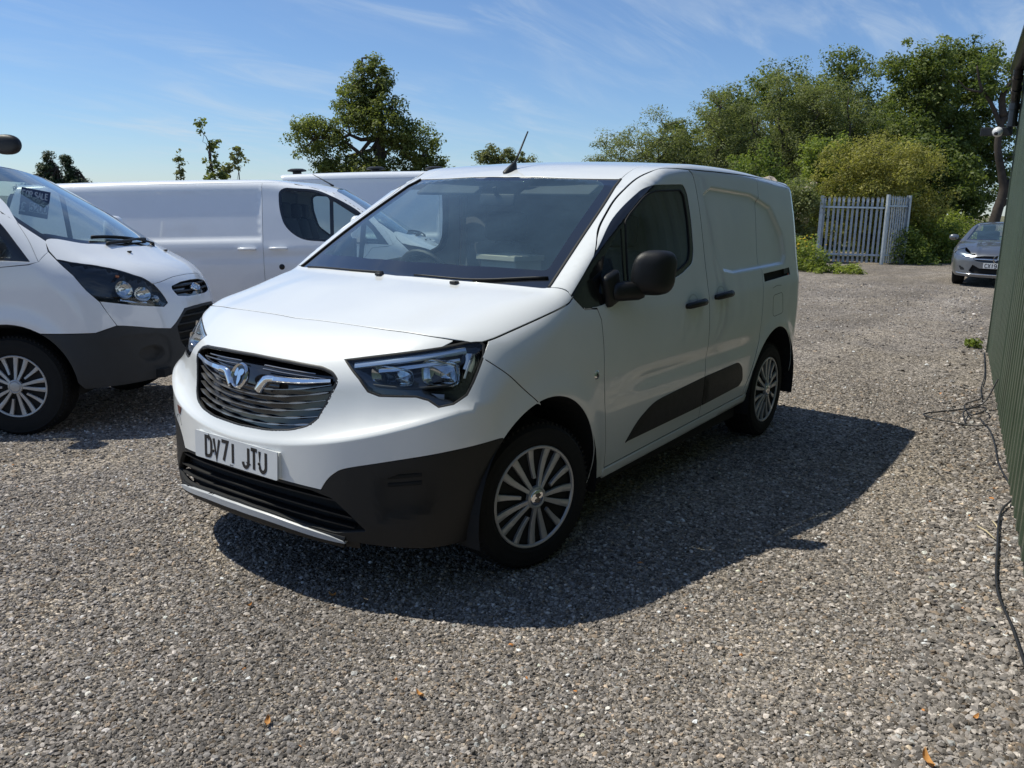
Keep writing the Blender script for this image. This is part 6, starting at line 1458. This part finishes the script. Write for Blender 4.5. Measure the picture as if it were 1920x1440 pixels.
    mo = mesh_obj('door_mirror', vs, fs, W, T, None, True); q = MB(); q.box((-0.55,0.89,0.955), (0.05,0.10,0.03)); q.obj('mirror_foot', M_PLASTIC, mo); mirrored(mo)
    U = MB(); U.box((-1.35,0,0.24), (4.2,1.1,0.08)); U.box((-1.36,0,0.23), (1.9,1.6,0.06)); U.obj('underbody', M_UNDER, T)
    for cx in (0, -2.73):
        for s in (1, -1):
            n_ = 18; vs = []; fs = []
            for j in range(n_+1):
                a = R(-10 + 200*j/n_)
                for yy in (0.87, 0.55): vs.append((cx+0.378*math.cos(a), s*yy, 0.32+0.378*math.sin(a)))
            for j in range(n_): fs.append((2*j, 2*j+1, 2*j+3, 2*j+2))
            b0 = len(vs); vs.append((cx, s*0.55, 0.32)); fs += [(b0, 2*j+1, 2*j+3) for j in range(n_)]
            mesh_obj('wheel_arch_liner', vs, fs, M_UNDER, T); wheel(T, (cx, s*0.865, 0.322), s, 0, 0.322, 0.222, 0.215, emblem=False)
    I = MB(); I.box((-0.72,0,0.86), (0.55,1.4,0.12), bev=0.03); I.obj('dashboard', M_TRIM, T)
    for yy in (-0.36, 0.36):
        I = MB(); I.box((-1.55,yy,0.86), (0.14,0.46,0.56), bev=0.04); I.box((-1.60,yy,1.20), (0.10,0.26,0.17), bev=0.03); I.obj('seat', M_SEAT, T)
    I = MB(); I.box((-1.6,0,0.42), (2.2,1.5,0.06)); I.obj('cabin_floor', M_TRIM, T)
    return T
build_saloon(ground_pose(-18.35, 0.50, 4.0, 2.73, 0.78))
# ---------------------------------------------------------------- trees and bushes
def leaf_material(name, c0, c1, trans=0.5):
    c0 = [c0[0]*1.5, c0[1]*1.45, c0[2]*1.7]; c1 = [c1[0]*1.5, c1[1]*1.45, c1[2]*1.7]
    m, t, out = newmat(name)
    g = node(t, 'ShaderNodeNewGeometry'); a = node(t, 'ShaderNodeAttribute', attribute_name='tint')
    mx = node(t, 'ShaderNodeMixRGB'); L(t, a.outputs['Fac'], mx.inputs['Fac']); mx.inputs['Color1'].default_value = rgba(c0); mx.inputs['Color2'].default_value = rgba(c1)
    d = node(t, 'ShaderNodeBsdfPrincipled', Roughness=0.55); d.inputs['Specular IOR Level'].default_value = 0.35; L(t, mx.outputs[0], d.inputs['Base Color'])
    tr = node(t, 'ShaderNodeBsdfTranslucent'); sc = node(t, 'ShaderNodeVectorMath', operation='MULTIPLY'); L(t, mx.outputs[0], sc.inputs[0]); sc.inputs[1].default_value = (1.15,1.2,0.65); L(t, sc.outputs[0], tr.inputs['Color'])
    ms = node(t, 'ShaderNodeMixShader'); ms.inputs[0].default_value = trans; L(t, d.outputs[0], ms.inputs[1]); L(t, tr.outputs[0], ms.inputs[2]); L(t, ms.outputs[0], out.inputs[0])
    return m
M_BARK = pmat('bark', (0.055,0.043,0.032), 0.9, noise=0.35, nscale=3)
M_BARE = pmat('bare_grey_bark', (0.055,0.043,0.034), 0.9, noise=0.45, nscale=5, bump=1.0, bscale=14)
def leaves(C, rad, per, size, rng, aspect=0.6, flat=0.0, tint_sd=0.22, droop=0.0, tint0=0.5):
    """leaf-sized quads filled into balls at clump centres C"""
    C = np.asarray(C); n = len(C)*per; ci = np.repeat(np.arange(len(C)), per)
    d = rng.normal(size=(n,3)); d /= np.linalg.norm(d, axis=1)[:,None]; r = rng.random(n)**(1/2.2)
    rr = (rad[ci] if hasattr(rad, '__len__') else np.full(n, rad))
    p = C[ci] + d*(r*rr)[:,None]*np.array([1,1,0.75])
    nrm = d*0.7 + rng.normal(size=(n,3))*0.6 + np.array([0,0,0.75+flat]); nrm /= np.linalg.norm(nrm, axis=1)[:,None]
    u = np.cross(nrm, rng.normal(size=(n,3))); u /= np.linalg.norm(u, axis=1)[:,None]
    if droop: u = u*(1-droop) + np.array([0,0,-1.0])*droop; u -= nrm*(u*nrm).sum(1)[:,None]; u /= np.linalg.norm(u, axis=1)[:,None]
    v = np.cross(nrm, u); s = size*rng.uniform(0.6,1.35,n)[:,None]
    a = p - u*s*0.5; b = p + v*s*aspect*0.5 + nrm*s*0.08; c = p + u*s*0.5; e = p - v*s*aspect*0.5 + nrm*s*0.08
    V = np.stack([a,b,c,e],1).reshape(-1,3)
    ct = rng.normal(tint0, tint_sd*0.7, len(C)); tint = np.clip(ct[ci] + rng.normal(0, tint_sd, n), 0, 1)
    return V, np.repeat(tint, 4)
def leaf_obj(name, V, tint, mat, parent):
    n = len(V)//4; me = bpy.data.meshes.new(name); me.vertices.add(len(V)); me.vertices.foreach_set('co', V.astype(np.float32).ravel())
    me.loops.add(len(V)); me.loops.foreach_set('vertex_index', np.arange(len(V), dtype=np.int32)); me.polygons.add(n)
    me.polygons.foreach_set('loop_start', np.arange(0, len(V), 4, dtype=np.int32)); me.polygons.foreach_set('loop_total', np.full(n, 4, dtype=np.int32))
    a = me.attributes.new('tint', 'FLOAT', 'POINT'); a.data.foreach_set('value', tint.astype(np.float32)); me.materials.append(mat); me.update(); me.validate()
    o = bpy.data.objects.new(name, me); COL.objects.link(o); o.parent = parent; return o
def wander(a, b, rng, k=5, amp=0.08):
    a, b = np.array(a, float), np.array(b, float); ln = np.linalg.norm(b-a); out = []
    for i in range(k+1):
        t = i/k; o = rng.normal(size=3)*amp*ln*math.sin(math.pi*t); out.append(a + (b-a)*t + o)
    return out
def at_px(u, v_, D):
    """bearing helper used while laying out: direction for a photo column, at horizontal distance D from the viewpoint"""
    q = CAM_YAW - math.atan((u-967)*math.cos(CAM_PITCH)/CAM_F); return CAM_POS[0] + D*math.cos(q), CAM_POS[1] + D*math.sin(q)
def tree(name, label, x, y, lobes, mat, rng_seed, per=46, size=0.22, clump=0.55, clumps=260, trunk_h=3.0, trunk_r=0.25, bark=None, cat='tree', group=None, gap=0.0, droop=0.0, aspect=0.6, limbs=9, shell=0.55, lean=(0,0), twigs=0.5, tint0=0.5, fork=None):
    """lobes: (dx, dy, z, rx, ry, rz) ellipsoids making up the crown"""
    rng = np.random.default_rng(rng_seed); bark = bark or M_BARK
    z0 = float(terrain(x, y)); T = empty(name, (x, y, z0), (0,0,0), label, cat, group)
    vol = np.array([l[3]*l[4]*l[5] for l in lobes])**(2/3.); pick = rng.choice(len(lobes), clumps, p=vol/vol.sum()); C = []
    for i in pick:
        l = lobes[i]; d = rng.normal(size=3); d /= np.linalg.norm(d); r = (shell + (1-shell)*rng.random()) if rng.random() < 0.8 else rng.random()
        C.append((l[0]+d[0]*l[3]*r, l[1]+d[1]*l[4]*r, l[2]+d[2]*l[5]*r))
    C = np.array(C); C[:,2] = np.maximum(C[:,2], 0.15)
    if gap: C = C[rng.random(len(C)) > gap]
    rad = clump*rng.uniform(0.55,1.25,len(C))
    V, ti = leaves(C, rad, per, size, rng, aspect, droop=droop, tint0=tint0)
    leaf_obj('crown', V, ti, mat, T)
    mb = MB(); top = np.array([lean[0], lean[1], trunk_h]); tp = wander((0,0,-0.2), top, rng, 5, 0.03)
    mb.tube([tuple(p) for p in tp], list(np.linspace(trunk_r*1.25, trunk_r*0.75, 6)), 9)
    ends = []
    for k in range(limbs):
        l = lobes[k % len(lobes)]; e = np.array([l[0]+rng.normal()*l[3]*0.2, l[1]+rng.normal()*l[4]*0.2, l[2]+rng.uniform(-0.2,0.3)*l[5]])
        s0 = tp[-1-int(rng.integers(0,2))]; w = wander(s0, e, rng, 6, 0.07); mb.tube([tuple(p) for p in w], list(np.linspace(trunk_r*0.42, trunk_r*0.08, 7)), 6); ends += w[2:]
    ends = np.array(ends) if ends else np.array([top])
    for c in C[rng.random(len(C)) < twigs]:
        j = np.argmin(((ends-c)**2).sum(1)); w = wander(ends[j], c, rng, 3, 0.08); mb.tube([tuple(p) for p in w], list(np.linspace(trunk_r*0.11+0.006, 0.006, 4)), 4, caps=False)
    mb.obj('trunk', bark, T, True)
    return T
M_OAK = leaf_material('oak_leaf', (0.055,0.080,0.018), (0.170,0.195,0.050))
M_DARKOAK = leaf_material('dark_oak_leaf', (0.042,0.068,0.016), (0.150,0.180,0.042))
M_WILLOW = leaf_material('willow_leaf', (0.080,0.105,0.034), (0.200,0.220,0.085))
M_YELLOW = leaf_material('yellow_green_leaf', (0.120,0.130,0.026), (0.300,0.285,0.080))
M_SCRUB = leaf_material('bramble_leaf', (0.060,0.100,0.020), (0.210,0.250,0.050))
M_CONIFER = leaf_material('conifer_leaf', (0.016,0.030,0.012), (0.050,0.075,0.026), 0.15)
M_OLIVE = leaf_material('distant_leaf', (0.07,0.085,0.025), (0.17,0.18,0.07))
def P_(u, D): return at_px(u, 0, D)
# the lone oak behind the vans
x, y = P_(700, 38)
rtv = np.array([-math.sin(CAM_YAW-math.pi)*-1, 0]); RX, RY = math.sin(CAM_YAW), -math.cos(CAM_YAW)      # image right, on the ground
def lob(a, d, z, ra, rd, rz): return (RX*a - RY*0 + math.cos(CAM_YAW)*d, RY*a + math.sin(CAM_YAW)*d, z, ra, rd, rz)
oak = [lob(-2.3,0,4.1,1.35,1.5,1.0), lob(-0.7,0.3,5.5,1.25,1.3,1.1), lob(0.15,0,6.6,0.85,1.0,0.95), lob(0.3,-0.3,5.0,1.4,1.4,1.0), lob(1.6,0,4.0,1.4,1.4,1.0), lob(2.5,0.2,2.8,0.95,1.1,0.8), lob(0.0,0,2.8,1.6,1.5,0.8), lob(-1.5,0,2.8,1.3,1.2,0.7), lob(-2.7,-.2,1.8,1.1,1,0.6), lob(1.2,0,1.9,1.5,1.2,0.65), lob(-0.25,0,7.3,0.45,0.6,0.4)]
tree('oak_tree', 'broad lone oak with open crown rising behind the white vans', x, y, oak, M_OAK, 11, per=64, size=0.125, clump=0.36, clumps=720, trunk_h=4.2, trunk_r=0.27, limbs=16, gap=0.10, shell=0.5, twigs=0.55, lean=(RX*0.35, RY*0.35))
x, y = P_(945, 55); tree('small_tree', 'small rounded distant tree behind the aerial of the nearest van', x, y, [lob(-0.6,0,4.3,1.2,1.2,0.9), lob(1.3,0,3.9,1.1,1.1,0.8), lob(0,0,2.6,2.2,1.5,1.0)], M_OLIVE, 12, per=70, size=0.15, clump=0.4, clumps=170, trunk_h=2.2, trunk_r=0.14)
x, y = P_(905, 58); tree('small_tree', 'low distant shrub left of the nearest van aerial', x, y, [lob(0,0,3.2,1.0,1.0,0.8), lob(0.4,0,2.2,1.4,1.2,0.9)], M_OLIVE, 19, per=70, size=0.15, clump=0.4, clumps=80, trunk_h=1.6, trunk_r=0.10)
x, y = P_(398, 26); tree('sapling', 'thin leafy sapling poking above the long white van', x, y, [lob(-0.22,0,3.62,0.13,0.15,0.22), lob(0.08,0,3.2,0.20,0.2,0.22), lob(0.0,0,2.75,0.24,0.25,0.25), lob(0.12,0,2.3,0.34,0.3,0.3), lob(0.0,0,1.9,0.4,0.4,0.4)], M_OAK, 13, per=20, size=0.105, clump=0.15, clumps=64, trunk_h=3.2, trunk_r=0.035, limbs=8)
x, y = P_(340, 27); tree('sapling', 'lowest slender shoot left of the leafy sapling', x, y, [lob(0,0,2.6,0.14,0.14,0.5)], M_OLIVE, 14, per=10, size=0.13, clump=0.13, clumps=16, trunk_h=2.6, trunk_r=0.02, limbs=3)
x, y = P_(450, 27); tree('sapling', 'bushy pale shoot right of the leafy sapling', x, y, [lob(0,0,2.7,0.25,0.2,0.45), lob(-.4,0,2.4,0.2,0.2,0.3)], M_OLIVE, 15, per=10, size=0.14, clump=0.14, clumps=30, trunk_h=2.5, trunk_r=0.02, limbs=4)
x, y = P_(112, 24); tree('conifer', 'dark conifer with feathery tip behind the leftmost van, left one', x, y, [lob(-0.25,0,2.75,0.07,0.08,0.2), lob(-0.25,0,2.45,0.2,0.2,0.2), lob(-.2,0,2.1,0.42,0.4,0.3), lob(-.45,0,1.8,0.55,0.5,0.4)], M_CONIFER, 16, per=60, size=0.09, clump=0.15, clumps=200, trunk_h=2.5, trunk_r=0.03, aspect=0.3, limbs=0)
x, y = P_(160, 24); tree('conifer', 'dark conifer with feathery tip behind the leftmost van, right one', x, y, [lob(-0.4,0,2.62,0.07,0.08,0.2), lob(-0.35,0,2.3,0.18,0.2,0.22), lob(-0.2,0,2.0,0.36,0.4,0.3), lob(.1,0,1.75,0.4,0.4,0.35)], M_CONIFER, 17, per=60, size=0.09, clump=0.15, clumps=180, trunk_h=2.3, trunk_r=0.03, aspect=0.3, limbs=0)
# the wooded bank on the right
def bank(u, D, h, w, mat, lab, seed, nm='tree', cat='tree', n=300, per=40, size=0.24, clump=0.6, sq=0.75, dp=None, droop=0.0, aspect=0.6, tr=0.2, tint0=0.5, gap=0.0, bushy=False):
    x, y = P_(u, D); rng = np.random.default_rng(seed); dp = dp or w*0.45; lo = []
    lo.append(lob(0,0,h*0.80,w*0.30,dp*0.7,h*0.20)); 
    for k in range(6 if not bushy else 8):
        a = rng.uniform(-1,1); zz = rng.uniform(0.30 if not bushy else 0.12, 0.78); lo.append(lob(a*w*0.36*(1.15-zz*0.6), rng.uniform(-.5,.5)*dp, h*zz, w*rng.uniform(.17,.27), dp*rng.uniform(.5,.8), h*rng.uniform(.14,.22)))
    lo.append(lob(-w*0.30,0,h*0.40,w*0.22,dp*.7,h*0.25)); lo.append(lob(w*0.30,0,h*0.42,w*0.22,dp*.7,h*0.25))
    return tree(nm, lab, x, y, lo, mat, seed, per=per, size=size, clump=clump, clumps=n, trunk_h=h*0.45, trunk_r=tr, cat=cat, droop=droop, aspect=aspect, limbs=9, twigs=0.25, tint0=tint0, gap=gap, group='trees on the wooded bank')
bank(1565, 52, 10.2, 7.6, M_DARKOAK, 'tallest dark oak standing behind the middle of the bank', 21, 'oak_tree', n=640, per=90, size=0.15, clump=0.62)
bank(1450, 50, 9.5, 6.6, M_DARKOAK, 'dark tree on the skyline left of the tallest oak', 22, 'oak_tree', n=460, per=80, size=0.15, clump=0.6)
bank(1345, 48, 7.9, 4.6, M_DARKOAK, 'dark tree low on the skyline half way down the bank', 23, 'oak_tree', n=280, per=80, size=0.17, clump=0.55)
bank(1265, 47, 6.3, 3.4, M_DARKOAK, 'narrow dark tree on the lower skyline of the bank', 24, 'oak_tree', n=190, per=80, size=0.16, clump=0.5)
bank(1145, 38, 4.7, 3.6, M_WILLOW, 'low grey green willow at the left end of the bank', 25, 'willow_tree', n=240, per=90, size=0.115, clump=0.42, droop=0.3, aspect=0.35, bushy=True)
bank(1235, 37, 5.7, 4.0, M_WILLOW, 'grey green willow above the nearest van roof, second from the left', 26, 'willow_tree', n=290, per=90, size=0.115, clump=0.44, droop=0.3, aspect=0.35, bushy=True)
bank(1340, 37, 6.5, 4.4, M_WILLOW, 'large grey green willow in the middle of the bank', 27, 'willow_tree', n=320, per=90, size=0.115, clump=0.46, droop=0.3, aspect=0.35, bushy=True)
bank(1460, 38, 7.3, 4.4, M_WILLOW, 'tall grey green willow left of the tallest oak', 28, 'willow_tree', n=340, per=90, size=0.115, clump=0.46, droop=0.3, aspect=0.35, bushy=True)
bank(1555, 38, 7.0, 4.2, M_WILLOW, 'grey green willow in front of the tallest oak', 29, 'willow_tree', n=300, per=90, size=0.115, clump=0.46, droop=0.3, aspect=0.35, tint0=0.42, bushy=True)
bank(1690, 44, 9.3, 5.6, M_DARKOAK, 'large dark oak right of the tallest oak', 30, 'oak_tree', n=680, per=84, size=0.14, clump=0.5, tint0=0.55)
bank(1772, 46, 9.6, 5.2, M_DARKOAK, 'large dark oak with broken crown nearest the shed', 31, 'oak_tree', n=600, per=80, size=0.14, clump=0.48, gap=0.12, tint0=0.5)
bank(1630, 40, 5.6, 4.5, M_DARKOAK, 'dark bushy tree filling the gap behind the yellow bush', 32, 'oak_tree', n=300, per=80, size=0.15, clump=0.5, bushy=True)
bank(1725, 36, 4.4, 4.0, M_DARKOAK, 'deep green thicket under the oaks behind the gate', 33, 'thicket', cat='bush', n=240, per=70, size=0.14, clump=0.45, bushy=True)
bank(1634, 29.5, 4.0, 4.1, M_YELLOW, 'yellow green rounded bush behind the palisade gate', 34, 'bush', cat='bush', n=420, per=90, size=0.09, clump=0.36, droop=0.0, aspect=0.4, bushy=True, tr=0.08)
bank(1545, 30.5, 4.1, 2.6, M_SCRUB, 'mid green bush left of the palisade gate', 35, 'bush', cat='bush', n=220, per=80, size=0.10, clump=0.36, bushy=True, tr=0.06, tint0=0.6)
bank(1486, 27.5, 2.5, 2.4, M_WILLOW, 'grey green shrub beside the rear of the nearest van', 36, 'bush', cat='bush', n=150, per=80, size=0.085, clump=0.30, bushy=True, tr=0.05, tint0=0.6)
bank(1415, 33, 4.0, 3.4, M_SCRUB, 'bright green bush just above the nearest van roof', 37, 'bush', cat='bush', n=200, per=80, size=0.10, clump=0.36, bushy=True, tr=0.06, tint0=0.4)
# low growth round the gate
def scrub(lab, u, D, w, h, mat, seed, n=60, per=40, size=0.10, dp=0.7, nm='weed_clump', clump=0.22, tint0=0.5, cat='weeds'):
    x, y = P_(u, D); rng = np.random.default_rng(seed); T = empty(nm, (x, y, float(terrain(x,y))), (0,0,0), lab, cat)
    C = []
    for k in range(n):
        a = rng.uniform(-1,1); b = rng.uniform(-1,1); zz = h*math.sqrt(max(0,1-a*a))*rng.random(); q = lob(a*w/2, b*dp, max(0.05, zz), 0,0,0); C.append(q[:3])
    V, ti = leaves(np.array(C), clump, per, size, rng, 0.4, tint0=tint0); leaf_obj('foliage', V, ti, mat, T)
    mb = MB()
    for c in C[::3]: mb.tube([(c[0]*.8, c[1]*.8, -0.05), (c[0]*.95, c[1]*.95, c[2]*.6), tuple(c)], [0.012,0.009,0.004], 4, caps=False)
    mb.obj('stems', pmat('green_stem', (0.09,0.11,0.03), 0.8), T)
    return T
scrub('bright green weeds with yellow flowers at the foot of the gate post', 1512, 23.2, 0.9, 0.85, M_SCRUB, 41, n=60, tint0=0.75)
scrub('low weeds spreading along the front of the palisade gate', 1580, 23.0, 1.4, 0.22, M_SCRUB, 42, n=40, per=26, clump=0.12, tint0=0.7)
scrub('bramble bank left of the grey car beyond the gate', 1745, 30, 2.6, 1.35, M_SCRUB, 43, n=150, per=50, size=0.12, clump=0.32, tint0=0.55)
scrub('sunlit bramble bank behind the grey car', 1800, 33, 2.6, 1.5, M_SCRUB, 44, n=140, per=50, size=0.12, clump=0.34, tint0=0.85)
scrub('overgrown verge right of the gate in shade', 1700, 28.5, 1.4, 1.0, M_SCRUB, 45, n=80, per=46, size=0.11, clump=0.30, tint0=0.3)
scrub('small green weed growing at the foot of the shed', 1851, 11.05, 0.17, 0.12, M_SCRUB, 46, n=12, per=14, size=0.055, clump=0.05, dp=0.08, tint0=0.7)
# flowers on the weeds
x, y = P_(1518, 23.0); rng = np.random.default_rng(9); mb = MB()
for k in range(22): q = lob(rng.normal()*0.22, rng.normal()*0.2, 0.72+rng.normal()*0.09, 0,0,0); mb.lathe([(0.0,0.012),(0.022,0.010),(0.028,0.0),(0.0,-0.008)], 7, 'z', (q[0], q[1], q[2]))
fo = mb.obj('yellow_flowers', pmat('flower_yellow', (0.75,0.45,0.02), 0.7), None, True); fo.location = (x, y, 0); tag(fo, 'cluster of orange yellow flower heads by the gate post', 'flowers')
# the bare forked tree against the shed
def bare_tree():
    x, y = P_(1862, 31); rng = np.random.default_rng(77); T = empty('bare_tree', (x, y, 0), (0,0,0), 'half dead forked tree with bare limbs beside the shed', 'tree')
    pt = lambda a, z, d=0.0: tuple(np.array(lob(a, d, z, 0,0,0)[:3]))
    mb = MB()
    def limb(pts, r0, r1, n=7): P = crom([pt(p[0], p[1]*0.86) for p in pts], 5); mb.tube(P, list(np.linspace(r0, r1, len(P))), n)
    limb([(-0.05,-0.2),(-0.02,0.8),(0.12,1.9),(0.22,2.6),(0.10,3.2),(-0.15,4.2),(-0.10,5.2)], 0.19, 0.09)
    limb([(-0.10,5.2),(-0.20,5.9),(0.05,6.5),(0.0,7.0)], 0.12, 0.04); limb([(-0.10,5.0),(0.25,5.6),(0.35,6.3),(0.55,6.8)], 0.09, 0.03)
    limb([(-0.15,4.9),(-0.5,5.6),(-0.9,6.2),(-1.1,6.9)], 0.08, 0.025); limb([(0.35,6.2),(0.30,6.7),(0.15,7.2)], 0.04, 0.015); limb([(-0.8,6.0),(-1.3,6.1),(-1.6,6.4)], 0.04, 0.012)
    limb([(0.22,2.7),(0.45,3.0),(0.75,3.4),(0.95,4.0)], 0.12, 0.06); limb([(0.10,1.9),(0.35,2.2),(0.6,2.4),(0.9,2.5)], 0.09, 0.04)
    limb([(0.75,3.4),(0.55,3.75),(0.25,3.8),(0.12,3.6)], 0.025, 0.015); limb([(0.30,2.3),(0.45,2.6),(0.7,2.7)], 0.04, 0.015); limb([(0.85,3.8),(0.70,3.5),(0.75,3.1)], 0.03, 0.01)
    mb.obj('trunk', M_BARE, T, True)
    C = [pt(rng.normal()*0.25 + 1.0, rng.uniform(2.0,5.6), rng.normal()*.3) for k in range(40)] + [pt(rng.uniform(-1.2,0.6), rng.uniform(4.9,6.3), rng.normal()*.4) for k in range(40)]
    V, ti = leaves(np.array(C)*np.array([1,1,1.0]), 0.28, 50, 0.11, rng, tint0=0.4); leaf_obj('crown', V, ti, M_DARKOAK, T)
bare_tree()
# heap of pale rubble showing through the bushes
def rubble():
    m = pmat('pale_rubble', (0.46,0.39,0.32), 0.9, noise=0.3, nscale=2.5); rng = np.random.default_rng(3)
    spots = [(1437,27.5,2.35,0.42),(1450,27.4,2.15,0.36),(1462,27.3,1.95,0.30),(1428,27.6,2.1,0.36),(1490,28.0,2.0,0.30),(1512,28.0,2.1,0.28),(1502,27.8,1.75,0.30),(1478,27.5,1.55,0.32),(1487,27.3,1.2,0.34),(1522,28.0,2.35,0.20),(1450,27.4,1.6,0.42),(1470,27.4,1.1,0.45),(1440,27.5,1.1,0.5),(1500,27.8,1.2,0.42),(1455,27.4,0.5,0.6),(1490,27.5,0.6,0.55)]
    T = empty('rubble_heap', (0,0,0), (0,0,0), 'pale heap of rubble blocks half hidden in the bushes behind the van', 'rubble')
    for i, (u, D, z, r) in enumerate(spots):
        D += 1.6; x, y = P_(u, D); r *= 0.62; bm = bmesh.new(); bmesh.ops.create_icosphere(bm, subdivisions=2, radius=r)
        k = rng.normal(size=3)*3
        for v in bm.verts:
            d = v.co.normalized(); s = 1 + 0.22*math.sin(d.x*5+k[0]) * math.sin(d.y*4+k[1]) + 0.15*math.sin(d.z*7+k[2]) + rng.normal()*0.05; v.co *= s
        me = bpy.data.meshes.new('rubble_block'); bm.to_mesh(me); bm.free(); me.materials.append(m); o = bpy.data.objects.new('rubble_block', me); COL.objects.link(o); o.parent = T; o.location = (x, y, z); o.rotation_euler = tuple(rng.uniform(0,6,3)); o.scale = tuple(rng.uniform(.75,1.2,3))
    return T
rubble()
